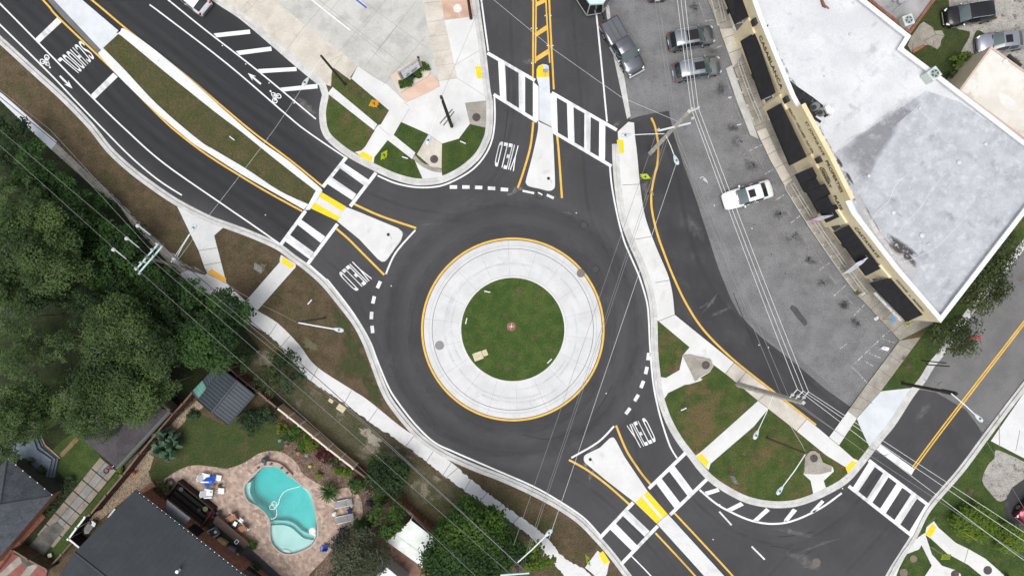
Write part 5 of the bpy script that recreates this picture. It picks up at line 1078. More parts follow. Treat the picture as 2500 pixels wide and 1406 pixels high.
# ================================================================ pool terrace
PAV = bpy.data.materials.new('pool_pavers'); PAV.use_nodes = True
_n = PAV.node_tree.nodes; _l = PAV.node_tree.links
_b = _n['Principled BSDF']; _b.inputs['Roughness'].default_value = .85
_g = _n.new('ShaderNodeNewGeometry'); _v = _n.new('ShaderNodeMapping'); _v.inputs['Rotation'].default_value = (0, 0, .7); _l.new(_g.outputs['Position'], _v.inputs[0])
_k = _n.new('ShaderNodeTexBrick'); _k.inputs['Scale'].default_value = 1; _k.inputs['Brick Width'].default_value = .3; _k.inputs['Row Height'].default_value = .2; _k.inputs['Mortar Size'].default_value = .008
_k.inputs['Color1'].default_value = (.44, .335, .265, 1); _k.inputs['Color2'].default_value = (.32, .235, .195, 1); _k.inputs['Mortar'].default_value = (.2, .15, .12, 1); _l.new(_v.outputs[0], _k.inputs['Vector'])
_w = _n.new('ShaderNodeTexVoronoi'); _w.inputs['Scale'].default_value = 3.2; _l.new(_v.outputs[0], _w.inputs['Vector'])
_r = _n.new('ShaderNodeMapRange'); _r.inputs[3].default_value = .72; _r.inputs[4].default_value = 1.25; _s = _n.new('ShaderNodeSeparateColor'); _l.new(_w.outputs['Color'], _s.inputs[0]); _l.new(_s.outputs[0], _r.inputs[0])
_m = _n.new('ShaderNodeMix'); _m.data_type = 'RGBA'; _m.blend_type = 'MULTIPLY'; _m.inputs[0].default_value = 1; _l.new(_k.outputs[0], _m.inputs[6]); _l.new(_r.outputs[0], _m.inputs[7]); _l.new(_m.outputs[2], _b.inputs['Base Color'])
TERR = cr([(400,1169),(442,1144),(478,1135),(520,1139),(556,1143),(598,1128),(629,1108),(660,1100),(694,1106),(725,1131),(741,1157),(783,1183),(810,1192),(829,1192),(853,1191),(876,1209),(885,1238),(882,1264),(858,1285),(829,1306),(806,1345),(785,1371),(754,1404),(740,1440)], 4) + [(692,1410),(619,1345),(600,1325),(530,1262),(532,1236),(446,1168),(400,1214)]
o = hang([TERR, POOL], .1292, 'pool_terrace', PAV); o['kind'] = 'structure'; o['label'] = 'tan paver terrace round the kidney shaped pool'; o['category'] = 'terrace'
sheet('mulch_bed', MULCH, [[(625,1106),(640,1060),(670,1030),(705,1045),(760,1080),(862,1150),(920,1195),(960,1240),(960,1310),(920,1320),(888,1320),(850,1420),(750,1420),(785,1371),(806,1345),(829,1306),(858,1285),(882,1264),(885,1238),(876,1209),(853,1191),(829,1192),(783,1183),(741,1157),(725,1131),(694,1106),(660,1100)]], .1266, 'brown mulch beds along the pool terrace', 'mulch')
pl = thing('swimming_pool', 'kidney shaped swimming pool with a pale shallow shelf', 'swimming pool', W(690, 1240, 0))
PLAS = pm('pool_plaster', (.46, .52, .49), (.53, .58, .56), .8, .7)
pin = offs(POOL, 0.0); n = len(POOL)
vs = [W(x, y, .128) for x, y in POOL] + [W(x, y, -1.62+.75*max(0, (y-1150)/200)) for x, y in POOL]
ar = sum(POOL[i-1][0]*POOL[i][1]-POOL[i][0]*POOL[i-1][1] for i in range(n))
fs = [(i, (i+1) % n, n+(i+1) % n, n+i) for i in range(n)] + [tuple(range(2*n-1, n-1, -1))]
MB().add(vs, fs).build('basin', PLAS, pl)
cen = (690, 1240)
copin = [(x+(x-cen[0])*.045, y+(y-cen[1])*.035) for x, y in POOL]
m = MB(); m.band(POOL+POOL[:1], copin+copin[:1], .12, .15); m.build('coping', pm('pool_coping', (.40, .32, .27), (.47, .38, .33), 2, .8, grain=.1), pl)
sh_ = lambda pts, f=.985: [(cen[0]+(x-cen[0])*f, cen[1]+(y-cen[1])*f) for x, y in pts]
curve1 = cr([(655,1272),(672,1270),(690,1270),(707,1272),(722,1280),(735,1292),(750,1300),(770,1302)], 4)
low = [p for p in POOL if p[1] > 1275]
low.sort(key=lambda p: -atan2(p[0]-712, p[1]-1290))
MB().prism([p for p in sh_(low, .99)] + curve1, -1.3, -.55).build('step', PLAS, pl)
curve2 = cr([(660,1282),(680,1281),(695,1282),(712,1288),(728,1302),(742,1313),(766,1318)], 4)
low2 = [p for p in POOL if p[1] > 1286]; low2.sort(key=lambda p: -atan2(p[0]-712, p[1]-1300))
MB().prism([p for p in sh_(low2, .985)] + curve2, -.55, -.2).build('shelf', PLAS, pl)
MB().prism(cr([(688,1346),(692,1341),(698,1340),(704,1342),(712,1349),(700,1350)], 3, True), -.2, -.08).build('step', PLAS, pl)
left = [(613,1176),(612,1184),(610,1196),(613,1210),(618,1218),(626,1228),(632,1236)]
lo = [p for p in POOL if p[0] < 634 and 1172 < p[1] < 1240]; lo.sort(key=lambda p: p[1])
MB().prism(cr(left, 4)+[(p[0]+1, p[1]) for p in lo[::-1]], -1.6, -.3).build('bench', PLAS, pl)
rb = [(738,1190),(748,1199),(757,1212),(762,1228)]; ro = [p for p in POOL if p[0] > 738 and 1187 < p[1] < 1228]; ro.sort(key=lambda p: p[1])
MB().prism(cr(rb, 4)+[(p[0]-.7, p[1]) for p in ro[::-1]], -1.5, -.25).build('bench', PLAS, pl)
WAT = bpy.data.materials.new('pool_water'); WAT.use_nodes = True; _n = WAT.node_tree.nodes; _l = WAT.node_tree.links
_n.remove(_n['Principled BSDF']); _t = _n.new('ShaderNodeBsdfTransparent'); _gl = _n.new('ShaderNodeBsdfGlossy'); _gl.inputs['Roughness'].default_value = .08
_fr = _n.new('ShaderNodeFresnel'); _fr.inputs[0].default_value = 1.25; _mx = _n.new('ShaderNodeMixShader'); _l.new(_fr.outputs[0], _mx.inputs[0]); _l.new(_t.outputs[0], _mx.inputs[1]); _l.new(_gl.outputs[0], _mx.inputs[2]); _l.new(_mx.outputs[0], _n['Material Output'].inputs['Surface'])
_bp = _n.new('ShaderNodeBump'); _bp.inputs['Strength'].default_value = .15; _nz = _n.new('ShaderNodeTexNoise'); _nz.inputs['Scale'].default_value = 40; _l.new(_nz.outputs[0], _bp.inputs['Height']); _l.new(_bp.outputs[0], _gl.inputs['Normal'])
_ab = _n.new('ShaderNodeVolumeAbsorption'); _ab.inputs['Color'].default_value = (.0, .905, .915, 1); _ab.inputs['Density'].default_value = .95; _l.new(_ab.outputs[0], _n['Material Output'].inputs['Volume'])
pinn = [(x+(cen[0]-x)*.003, y+(cen[1]-y)*.003) for x, y in POOL]
MB().prism(pinn, -1.75, .03).build('water', WAT, pl)
MB().band(cr([(617,1141),(628,1133),(645,1126),(662,1126),(680,1130),(697,1142),(714,1160)], 4), cr([(621,1147),(632,1140),(648,1134),(662,1133),(676,1138),(690,1148),(706,1166)], 4), .12, .5).build('raised_wall', pm('spout_wall', (.36, .27, .23), (.43, .33, .28), 3, grain=.15), pl)
for q in ((631,1141),(647,1133),(662,1132),(688,1142),(701,1154)): MB().box(W(*q, .56), (.22, .16, .14), .5).build('spout', DARK, pl)
m = MB(); m.tube([W(x, y, .05) for x, y in cr([(733,1186),(720,1190),(705,1194),(692,1202),(684,1214),(680,1228),(675,1236),(668,1242),(660,1242),(659,1235),(666,1230),(674,1234),(675,1228),(669,1223),(664,1228),(668,1236),(673,1240),(676,1250),(674,1260),(666,1266),(661,1265)], 6)], .045, 6)
tag(m.build('pool_hose', pm('hose_white', (.65, .78, .76))), 'looped pale hose floating on the pool', 'hose')
t = thing('pool_cleaner', 'white round float at the pool edge near the shallow shelf', 'pool cleaner', W(763,1295,.05)); m = MB(); m.lathe(W(763,1295,.0), [(.3, 0), (.36, .08), (.3, .14), (.16, .14), (.16, .1)], 18); m.build('float', CAPW, t); MB().box(W(767,1304,.1), (.3, .2, .1), -.4).build('skimmer', CAPW, t)
# ================================================================ vehicles
TYREM = pm('tyre_rubber', (.014, .014, .014), rough=.85); RIM = pm('alloy_rim', (.45, .46, .47), rough=.3, metal=.8); TRIM = pm('black_trim', (.012, .012, .013), rough=.5); CHROME = pm('chrome', (.75, .76, .78), rough=.15, metal=.9)
CGLASS = pm('car_glass', (.02, .028, .03), rough=.06, spec=.7, coat=.5, coord='O'); CGLASSL = pm('windscreen_glass', (.075, .11, .115), rough=.06, spec=.7, coat=.6, coord='O')
HEAD = pm('headlamp', (.62, .66, .68), rough=.15, spec=.7, coat=.8); TAIL = pm('tail_lamp', (.30, .012, .012), rough=.2, coat=.8)
def paint(name, c, metal=.8): return pm(name, c, tuple(min(1, q*1.06) for q in c), 2, .28, metal=metal, coord='O', coat=.7)
# station: t (rear 0 .. front 1), width factor, belt height, top height, top width factor, top region after it, side region after it
SUV = [(0, .78, .62, .66, .70, 'b', 'b'), (.012, .90, .78, .84, .72, 'b', 'b'), (.035, .96, .96, 1.02, .74, 'r', 'b'), (.115, .985, 1.0, 1.56, .77, 'b', 'b'), (.15, .99, 1.0, 1.63, .79, 'b', 's'), (.29, 1, 1.0, 1.68, .80, 'b', 'b'), (.305, 1, 1.0, 1.68, .80, 'b', 's'),
       (.47, 1, .99, 1.68, .80, 'b', 'b'), (.485, 1, .99, 1.68, .80, 'b', 's'), (.60, 1, .98, 1.62, .785, 'w', 's'), (.685, 1, .97, 1.32, .80, 'w', 'b'), (.745, 1, .96, 1.06, .82, 'b', 'b'), (.86, .985, .92, 1.01, .78, 'b', 'b'), (.94, .95, .84, .93, .72, 'b', 'b'), (.982, .85, .66, .76, .64, 'b', 'b'), (1, .70, .52, .56, .55, 'b', 'b')]
SEDAN = [(0, .74, .60, .64, .66, 'b', 'b'), (.012, .88, .76, .84, .70, 'b', 'b'), (.04, .94, .86, .96, .74, 'b', 'b'), (.135, .975, .90, 1.03, .74, 'r', 'b'), (.245, .99, .92, 1.35, .75, 'b', 's'), (.31, 1, .92, 1.41, .76, 'b', 's'), (.42, 1, .91, 1.44, .765, 'b', 'b'), (.435, 1, .91, 1.44, .765, 'b', 's'), (.55, 1, .90, 1.39, .75, 'w', 's'),
         (.64, 1, .89, 1.16, .78, 'w', 'b'), (.71, .995, .88, .97, .80, 'b', 'b'), (.84, .98, .82, .91, .76, 'b', 'b'), (.93, .93, .74, .83, .70, 'b', 'b'), (.98, .82, .58, .68, .60, 'b', 'b'), (1, .66, .48, .52, .50, 'b', 'b')]
PICK = [(0, .90, .70, .80, .82, 'b', 'b'), (.008, .97, 1.0, 1.10, .86, 'b', 'b'), (.025, .985, 1.12, 1.18, .88, 'b', 'b'), (.2, .99, 1.12, 1.19, .88, 'b', 'b'), (.395, .99, 1.12, 1.19, .88, 'b', 'b'), (.402, .99, 1.12, 1.16, .80, 'r', 'b'), (.425, 1, 1.13, 1.84, .76, 'b', 's'), (.53, 1, 1.13, 1.90, .775, 'b', 'b'), (.545, 1, 1.13, 1.90, .775, 'b', 's'),
        (.635, 1, 1.12, 1.84, .76, 'w', 's'), (.70, 1, 1.11, 1.5, .80, 'w', 'b'), (.755, 1, 1.10, 1.20, .84, 'b', 'b'), (.87, .99, 1.06, 1.16, .80, 'b', 'b'), (.945, .96, .98, 1.09, .76, 'b', 'b'), (.98, .88, .74, .86, .70, 'b', 'b'), (1, .76, .56, .60, .62, 'b', 'b')]
def vehicle(name, label, cat, px, py, h, hd, L, Wd, spec, pnt, extras=(), group=None):
    c = W(px, py, h); a = atan2(-hd[1], hd[0])
    z0 = .12 if 'corner' in extras else .004
    t = thing(name, label, cat, (c.x, c.y, z0), group, a)
    half = Wd/2; pts = []
    for (s, w, zb, zt, wt, _, _) in spec:
        x = (s-.5)*L; w *= half; wt *= half; top = zt > zb+.2
        zr = zt-.05 if top else zt-.03
        pts.append([(w*.93, .26), (w, .46), (w, zb-.16), (w*.965, zb), (wt, zr), (wt*.84 if top else wt*.8, zt), (wt*.45, zt+.025), (0, zt+.035)])
        pts[-1] = [(x, y, z) for y, z in pts[-1]]
    n = 8
    def patch(sel):
        m = MB()
        for i in range(len(spec)-1):
            for k in range(n-1):
                reg = spec[i][6] if k == 3 else (spec[i][5] if k > 3 else 'b')
                if sel(reg, i, k):
                    q = [pts[i][k], pts[i+1][k], pts[i+1][k+1], pts[i][k+1]]
                    yield_ = [(x, y, z) for x, y, z in q]; mir = [(x, -y, z) for x, y, z in q]
                    m.add(yield_, [(3, 2, 1, 0)]) if sel.__name__ != 'R' else None
                    if sel.__name__ != 'Lf': m.add(mir, [(0, 1, 2, 3)])
        return m
    def body_(reg, i, k): return reg == 'b'
    m = patch(body_)
    for i, fl in ((0, 0), (-1, 1)):       # close both ends and the underside
        P = pts[i]; ring = P + [(x, -y, z) for x, y, z in P[::-1][1:]]
        m.add(ring, [tuple(range(len(ring)))[::-1] if fl else tuple(range(len(ring)))])
    und = [p[0] for p in pts] + [(x, -y, z) for x, y, z in [p[0] for p in pts][::-1]]
    m.add(und, [range(len(und))])
    body = m.build('body', pnt, t, smooth='auto', local=True)
    def ws(reg, i, k): return reg == 'w'
    def rw_(reg, i, k): return reg == 'r'
    patch(ws).build('windscreen', CGLASSL, t, smooth='auto', local=True); patch(rw_).build('rear_window', CGLASS, t, smooth='auto', local=True)
    for nm in ('Lf', 'R'):
        def f(reg, i, k): return reg == 's'
        f.__name__ = nm; patch(f).build('side_window', CGLASS, t, local=True)
    wr = .36 if spec is not SEDAN else .33
    if spec is PICK: wr = .40
    for fx in (.185, .80):
        for sy in (-1, 1):
            x = (fx-.5)*L; y = sy*(half-.09)
            g = MB(); g.lathe((0, 0, 0), [(wr*.66, -.11), (wr, -.1), (wr, .1), (wr*.66, .115)], 20)
            R = Matrix.Rotation(-sy*pi/2, 3, 'X'); g.v = [tuple(Vector((x, y, wr)) + R @ Vector(v)) for v in g.v]
            wh = g.build('wheel', TYREM, t, local=True, smooth='auto')
            g = MB(); g.lathe((0, 0, 0), [(wr*.16, .1), (wr*.64, .118), (wr*.6, .122), (wr*.2, .112)], 14)
            for k in range(5): g.box((wr*.36*cos(k*1.257), wr*.36*sin(k*1.257), .122), (wr*.5, wr*.16, .02), k*1.257)
            g.v = [tuple(Vector((x, y, wr)) + R @ Vector(v)) for v in g.v]; g.build('rim', RIM, wh, local=True)
            g = MB(); g.lathe((0, 0, 0), [(wr*1.16, .02), (wr*1.16, .096)], 20); g.v = [tuple(Vector((x, y, wr*1.02)) + R @ Vector(v)) for v in g.v]; g.build('wheel_arch', TRIM, t, local=True)
    f = lambda s: next(q for q in spec if q[0] >= s)
    for sy in (-1, 1):
        q = f(.93); MB().box(((.955-.5)*L, sy*half*.74, q[2]-.075), (.34, .2, .14), sy*-.5, ('Y', .3)).build('headlight', HEAD, t, local=True, bevel=.04)
        q = f(.03); MB().box(((.022-.5)*L, sy*half*.80, q[2]-.16), (.16, .26, .24 if spec is not PICK else .4), sy*.3).build('tail_light', TAIL, t, local=True, bevel=.03)
        mx = {id(SUV): .68, id(SEDAN): .63, id(PICK): .69}[id(spec)]
        MB().box(((mx-.5)*L, sy*(half+.09), f(mx)[2]+.06), (.16, .24, .16), sy*.2).build('wing_mirror', CHROME if 'chrome' in extras else pnt, t, local=True, bevel=.04)
        g = MB()
        for s_ in (.37, .55): g.box(((s_-.5)*L, sy*(half+.012), f(.5)[2]-.12), (.2, .03, .04))
        for k, hx in enumerate((.37, .55)): pass
        g.build('door_handle', CHROME if 'chrome' in extras else pnt, t, local=True)
        g = MB()
        for s_ in (.31, .49, .665): g.box(((s_-.5)*L, sy*(half*.998), .7), (.018, .02, .5))
        g.build('door_gap', TRIM, t, local=True)
    MB().box((L*.5-.05, 0, .42), (.14, Wd*.66, .2)).build('grille', TRIM if 'chrome' not in extras else CHROME, t, local=True, bevel=.03)
    MB().box((-L*.5+.04, 0, .42), (.14, Wd*.72, .18)).build('bumper', TRIM if 'darkbump' in extras else pnt, t, local=True, bevel=.03)
    MB().box((-L*.5-.012, 0, .66), (.03, .5, .13)).build('number_plate', CAPW, t, local=True)
    if 'sunroof' in extras:
        zr = max(q[3] for q in spec)+.042
        MB().box(((.50-.5)*L if spec is SUV else -.2, 0, zr), (.95 if spec is SUV else .62, Wd*.40, .02)).build('sunroof', TRIM, t, local=True)
    if 'panorama' in extras:
        MB().box(((.475-.5)*L, 0, f(.48)[3]+.03), (1.1, Wd*.52, .02)).build('sunroof', TRIM, t, local=True)
    if 'rails' in extras:
        for sy in (-1, 1):
            g = MB(); g.tube([((s_-.5)*L, sy*half*.76, z_) for s_, z_ in ((.16, 1.64), (.2, 1.73), (.5, 1.75), (.585, 1.67))], .028, 6); g.build('roof_rail', CHROME, t, local=True)
    if spec is PICK:
        MB().box(((.21-.5)*L, 0, 1.215), (L*.36, Wd*.82, .03)).build('bed_cover', pm('bed_cover', (.10, .105, .118), (.11, .116, .13), 2, .6, coord='O'), t, local=True)
        g = MB(); g.box(((.21-.5)*L, .22, 1.235), (L*.355, .03, .02)); g.box(((.21-.5)*L, -.3, 1.235), (L*.355, .02, .02)); g.build('cover_seam', TRIM, t, local=True)
        for sy in (-1, 1): MB().box(((.52-.5)*L, sy*(half+.02), .36), (L*.27, .1, .05)).build('side_step', CHROME, t, local=True)
        MB().box((L*.5-.02, 0, .60), (.2, Wd*.86, .22), 0).build('bumper', CHROME, t, local=True, bevel=.06)
        MB().box(((.655-.5)*L, 0, 1.865), (.05, .5, .012)).build('roof_lamp', TAIL, t, local=True)
    # seams on the bonnet and the cowl
    g = MB(); cx_ = next(q for q in range(len(spec)) if spec[q][5] == 'w'); b0 = spec[cx_+2]
    g.box(((b0[0]+.012-.5)*L, 0, b0[3]+.012), (.07, Wd*.70, .02)); g.build('wiper_cowl', TRIM, t, local=True)
    return t
GREY1 = paint('paint_charcoal', (.10, .11, .12)); GREY2 = paint('paint_steel', (.25, .27, .29)); GREY3 = paint('paint_slate', (.085, .095, .105)); WHP = paint('paint_white', (.74, .75, .75), 0); BLK = paint('paint_black', (.012, .012, .014), .3); SIL = paint('paint_silver', (.42, .43, .49)); MAR = paint('paint_maroon', (.16, .014, .032), .5)
vehicle('pickup_truck', 'dark grey pickup truck with a covered bed parked askew by the street', 'pickup truck', 1521, 113, 1.0, (70, 125), 5.85, 2.0, PICK, paint('paint_graphite', (.15, .156, .175)), ('chrome',))
vehicle('parked_car', 'dark grey estate car with roof rails, nearer the pickup and the top edge', 'car', 1689, 92, .9, (108, -20), 4.5, 1.85, SUV, GREY2, ('panorama', 'rails', 'darkbump'), 'grey cars parked nose-in before the shops')
vehicle('parked_car', 'grey estate car with red tail lamps and sunroof, parked below its darker twin', 'car', 1703, 167, .9, (112, -20), 4.7, 1.85, SUV, paint('paint_grey', (.30, .325, .35)), ('sunroof', 'rails'), 'grey cars parked nose-in before the shops')
vehicle('parked_car', 'white saloon with a black sunroof in the middle of the car park', 'car', 1826, 476, .8, (-118, 36), 4.9, 1.84, SEDAN, WHP, ('sunroof',))
vehicle('parked_car', 'black people carrier on the gravel yard behind the shops', 'car', 2368, 34, .9, (-122, 18), 4.9, 1.9, SUV, BLK, ('corner', 'rails', 'chrome'))
vehicle('parked_car', 'silver lilac saloon with a sunroof beside the cream roof', 'car', 2446, 102, .8, (-118, 14), 4.8, 1.84, SEDAN, SIL, ('sunroof', 'corner'))
vehicle('parked_car', 'maroon car nosing in at the right edge beside the round bushes', 'car', 2533, 1228, .8, (-.66, .75), 4.8, 1.84, SUV, MAR, ('corner', 'chrome'))
vehicle('parked_car', 'white car with a dark bumper parked at the top edge on the north west road', 'car', 455, -17, .9, (-.77, -.63), 4.7, 1.85, SUV, WHP, ('darkbump',))
vehicle('parked_car', 'dark car whose end just shows at the top edge of the car park', 'car', 1602, -58, .9, (-8, -110), 4.6, 1.84, SUV, GREY1, ('darkbump',), None)
# glazed shuttle bus at the top edge
t = thing('shuttle_bus', 'shuttle bus with black wrap-round glazing and a pale teal roof at the top edge', 'bus', W(1440, -60, 0))
base = [(1400,-210),(1404,-6),(1433,39),(1470,33),(1488,4),(1496,-210)]; top = [(1424,-210),(1426,-6),(1440,14),(1472,12),(1486,-8),(1492,-210)]
m = MB(); lo = [W(x, y, .35) for x, y in base]; mid = [W(x, y, 1.0) for x, y in [(x+(x-1445)*.02, y-1) for x, y in base]]; hi = [W(x, y, 2.75) for x, y in top]; n = 6
m.add(lo+mid, [(i, i+n, (i+1) % n+n, (i+1) % n) for i in range(n)]); m.build('body', pm('bus_skirt', (.30, .31, .30), rough=.5), t)
for i in range(n):
    a, b, c, d = mid[i], mid[(i+1) % n], hi[(i+1) % n], hi[i]
    if i == 5: MB().add([a, b, c, d], [(0, 3, 2, 1)]).build('rear_panel', pm('bus_rear', (.3, .34, .34)), t); continue
    e = lambda p, q, f: p.lerp(q, f)
    MB().add([e(a, b, .04), e(a, b, .96), e(d, c, .96), e(d, c, .04)], [(0, 3, 2, 1)]).build('windscreen' if i == 2 else 'window', GLASS, t)
    g = MB(); g.tube([a, d], .06, 5); g.tube([a, b], .05, 5); g.build('pillar', pm('bus_pillar', (.33, .34, .33), rough=.5), t)
m = MB(); m.add(hi+[v+Vector((0, 0, .25)) for v in hi], [(i, i+n, (i+1) % n+n, (i+1) % n) for i in range(n)]+[tuple(range(n, 2*n))[::-1]]); m.build('roof', pm('bus_roof', (.50, .62, .62), (.56, .67, .67), 1, .5), t)
MB().tube([W(1468,30,1.4), W(1472,36,1.5), W(1474,44,1.3)], .05, 6).box(W(1474,42,1.4), (.12, .3, .4)).build('wing_mirror', TRIM, t)
for q in ((1411,-20),(1486,-20),(1411,-150),(1486,-150)):
    g = MB(); g.lathe((0, 0, 0), [(.3, -.12), (.45, -.1), (.45, .1), (.3, .12)], 16); R = Matrix.Rotation(pi/2, 3, 'Y'); c = W(*q, .45); g.v = [tuple(c + R @ Vector(v)) for v in g.v]; g.build('wheel', TYREM, t)
# ================================================================ trees and plants
def leafmat(name, dark, light, rough=.55):
    if name in MATS: return MATS[name]
    m = bpy.data.materials.new(name); m.use_nodes = True; n = m.node_tree.nodes; l = m.node_tree.links; b = n['Principled BSDF']
    a = n.new('ShaderNodeAttribute'); a.attribute_name = 'tint'
    r = n.new('ShaderNodeMix'); r.data_type = 'RGBA'; r.inputs[6].default_value = (*dark, 1); r.inputs[7].default_value = (*light, 1)
    l.new(a.outputs['Fac'], r.inputs[0]); l.new(r.outputs[2], b.inputs['Base Color']); b.inputs['Roughness'].default_value = rough; tl = n.new('ShaderNodeBsdfTranslucent'); l.new(r.outputs[2], tl.inputs[0]); mx = n.new('ShaderNodeMixShader'); mx.inputs[0].default_value = .42; l.new(b.outputs[0], mx.inputs[1]); l.new(tl.outputs[0], mx.inputs[2]); l.new(mx.outputs[0], n['Material Output'].inputs['Surface']); b.inputs['Specular IOR Level'].default_value = .25
    MATS[name] = m; return m
BARK = pm('bark', (.055, .045, .035), (.085, .07, .055), 3, .95, grain=.3, bump=.5); BARKG = pm('bark_lichen', (.15, .15, .13), (.21, .21, .19), 3, .95, grain=.25)
KIND = {'oak': (leafmat('leaf_oak', (.034, .066, .021), (.135, .205, .062)), .16, .95), 'laurel': (leafmat('leaf_laurel', (.016, .046, .012), (.066, .14, .030)), .22, 1.3), 'bright': (leafmat('leaf_bright', (.022, .06, .010), (.085, .165, .024)), .22, 1.3),
        'lime': (leafmat('leaf_lime', (.045, .10, .010), (.17, .26, .03)), .26, .9), 'grey': (leafmat('leaf_grey', (.04, .052, .026), (.15, .165, .10)), .17, .75), 'myrtle': (leafmat('leaf_myrtle', (.028, .045, .014), (.11, .14, .05)), .19, .62),
        'yellow': (leafmat('leaf_yellow', (.05, .09, .008), (.24, .27, .03)), .16, 1.0), 'dark': (leafmat('leaf_dark', (.014, .034, .011), (.056, .10, .028)), .19, 1.2), 'clipped': (leafmat('leaf_clipped', (.11, .19, .02), (.20, .29, .045)), .13, 1.3), 'sage': (leafmat('leaf_sage', (.02, .045, .018), (.06, .115, .05)), .2, 1.0), 'wine': (leafmat('leaf_wine', (.05, .012, .015), (.16, .04, .04)), .18, .9),
        'purple': (leafmat('leaf_purple', (.02, .018, .03), (.07, .06, .10)), .17, .9)}
def leaves(r, h, z0, kind, dens, seed, lobes=None, flat=.75):
    """leaf quads spread over many small clumps through the crown volume; returns arrays in crown coordinates"""
    rs = np.random.RandomState(seed); mat, ls, cov = KIND[kind]
    nl = lobes or int(max(9, min(64, 6*r*r)))
    th = rs.rand(nl)*2*pi; rad = r*.80*np.sqrt(rs.rand(nl)); zc = z0 + (h-z0)*(.40+.48*rs.rand(nl))*(1-.45*(rad/r)**2)
    lr = r*(.15+.27*rs.rand(nl)**1.3)*(1.25 if nl < 12 else 1)
    if kind == 'clipped': nl = 9; th = th[:9]; rad = rad[:9]*.5; lr = r*(.5+.12*rs.rand(9)); zc = zc[:9]*.55+.1
    C = np.stack([rad*np.cos(th), rad*np.sin(th), zc], 1)
    per = np.maximum(30, (lr**2*4*pi*.62*cov*dens/(ls*ls*.8)).astype(int)); per = np.minimum(per, 1600)
    idx = np.repeat(np.arange(nl), per); N = len(idx)
    d = rs.normal(size=(N, 3)); d[:, 2] = d[:, 2]*.8+.35; d /= np.linalg.norm(d, axis=1)[:, None]
    R = lr[idx]*(.55+.5*np.sqrt(rs.rand(N)))*(1+.35*np.sin(3*d[:, 0]*4+seed)*np.cos(4*d[:, 1]*3))
    P = C[idx] + d*R[:, None]*np.array([1, 1, flat]); P[:, 2] = np.clip(P[:, 2], .18, h*1.04)
    nrm = d*.6 + rs.normal(size=(N, 3))*.36 + np.array([0, 0, .85]); nrm /= np.linalg.norm(nrm, axis=1)[:, None]
    u = np.cross(nrm, rs.normal(size=(N, 3))); u /= np.linalg.norm(u, axis=1)[:, None]; v = np.cross(nrm, u)
    s = ls*(.55+.8*rs.rand(N))[:, None]
    lt = .02+.85*rs.rand(nl); tint = np.clip(lt[idx] + rs.normal(size=N)*.09, 0, 1)
    return P, u*s*.62, v*s*.36, tint, C, lr
def leaf_obj(name, A, mat, parent):
    P, u, v, tint = A[:4]; N = len(P)
    V = np.empty((N, 4, 3), np.float32); V[:, 0] = P-u; V[:, 1] = P-v; V[:, 2] = P+u; V[:, 3] = P+v
    me = bpy.data.meshes.new(name); me.vertices.add(4*N); me.vertices.foreach_set('co', V.reshape(-1))
    me.loops.add(4*N); me.loops.foreach_set('vertex_index', np.arange(4*N, dtype=np.int32)); me.polygons.add(N)
    me.polygons.foreach_set('loop_start', np.arange(0, 4*N, 4, dtype=np.int32)); me.polygons.foreach_set('loop_total', np.full(N, 4, np.int32))
    me.update(); me.materials.append(mat)
    at = me.attributes.new('tint', 'FLOAT', 'POINT'); at.data.foreach_set('value', np.repeat(tint, 4).astype(np.float32))
    o = bpy.data.objects.new(name, me); COL.objects.link(o); o.parent = parent; return o
def tree(name, label, cat, px, py, rpx, h, kind, group=None, dens=1.0, z0=None, limbs=True, seed=None, lichen=False):
    """px,py: crown centre in the photo; rpx: crown radius in photo pixels"""
    zc = h*.7; c = W(px, py, zc); r = rpx*S*(H-zc)/H
    seed = seed if seed is not None else int(px*7+py*13) % 9973; rs = random.Random(seed)
    base = .12
    t = thing(name, label, cat, (c.x, c.y, base), group)
    z0_ = h*.32 if z0 is None else z0
    A = leaves(r, h-base, z0_, kind, dens, seed)
    tr = MB(); tk = max(.035, min(.32, r*.055)); top = Vector((rs.uniform(-.1, .1)*r, rs.uniform(-.1, .1)*r, (z0_+(h-z0_)*.35)))
    tr.tube([(0, 0, -.05), (top.x*.4, top.y*.4, top.z*.5), top], tk, 8, tk*.6)
    order = sorted(range(len(A[4])), key=lambda i: -A[5][i])[:(9 if lichen else 6)] if limbs else range(min(4, len(A[4])))
    for i in order:
        e = Vector(A[4][i]); mid = top.lerp(e, .5)+Vector((rs.uniform(-.12, .12)*r, rs.uniform(-.12, .12)*r, .05*r)); tr.tube([top*.92, mid, e], tk*.5, 6, tk*.16)
        if lichen:
            for _ in range(3):
                q = e + Vector((rs.uniform(-.3, .3)*r, rs.uniform(-.3, .3)*r, A[5][i]*rs.uniform(.35, .72))); tr.tube([e, e.lerp(q, .5)+Vector((rs.uniform(-.25, .25), rs.uniform(-.25, .25), .15)), q], tk*.26, 5, tk*.1)
    tr.build('trunk' if h > 2 else 'stem', BARKG if lichen else BARK, t, local=True)
    leaf_obj('crown' if h > 2 else 'foliage', A, KIND[kind][0], t)
    return t
HG = 'evergreens in the hedge along the old footpath'; OG = 'oaks of the wood at the left edge'
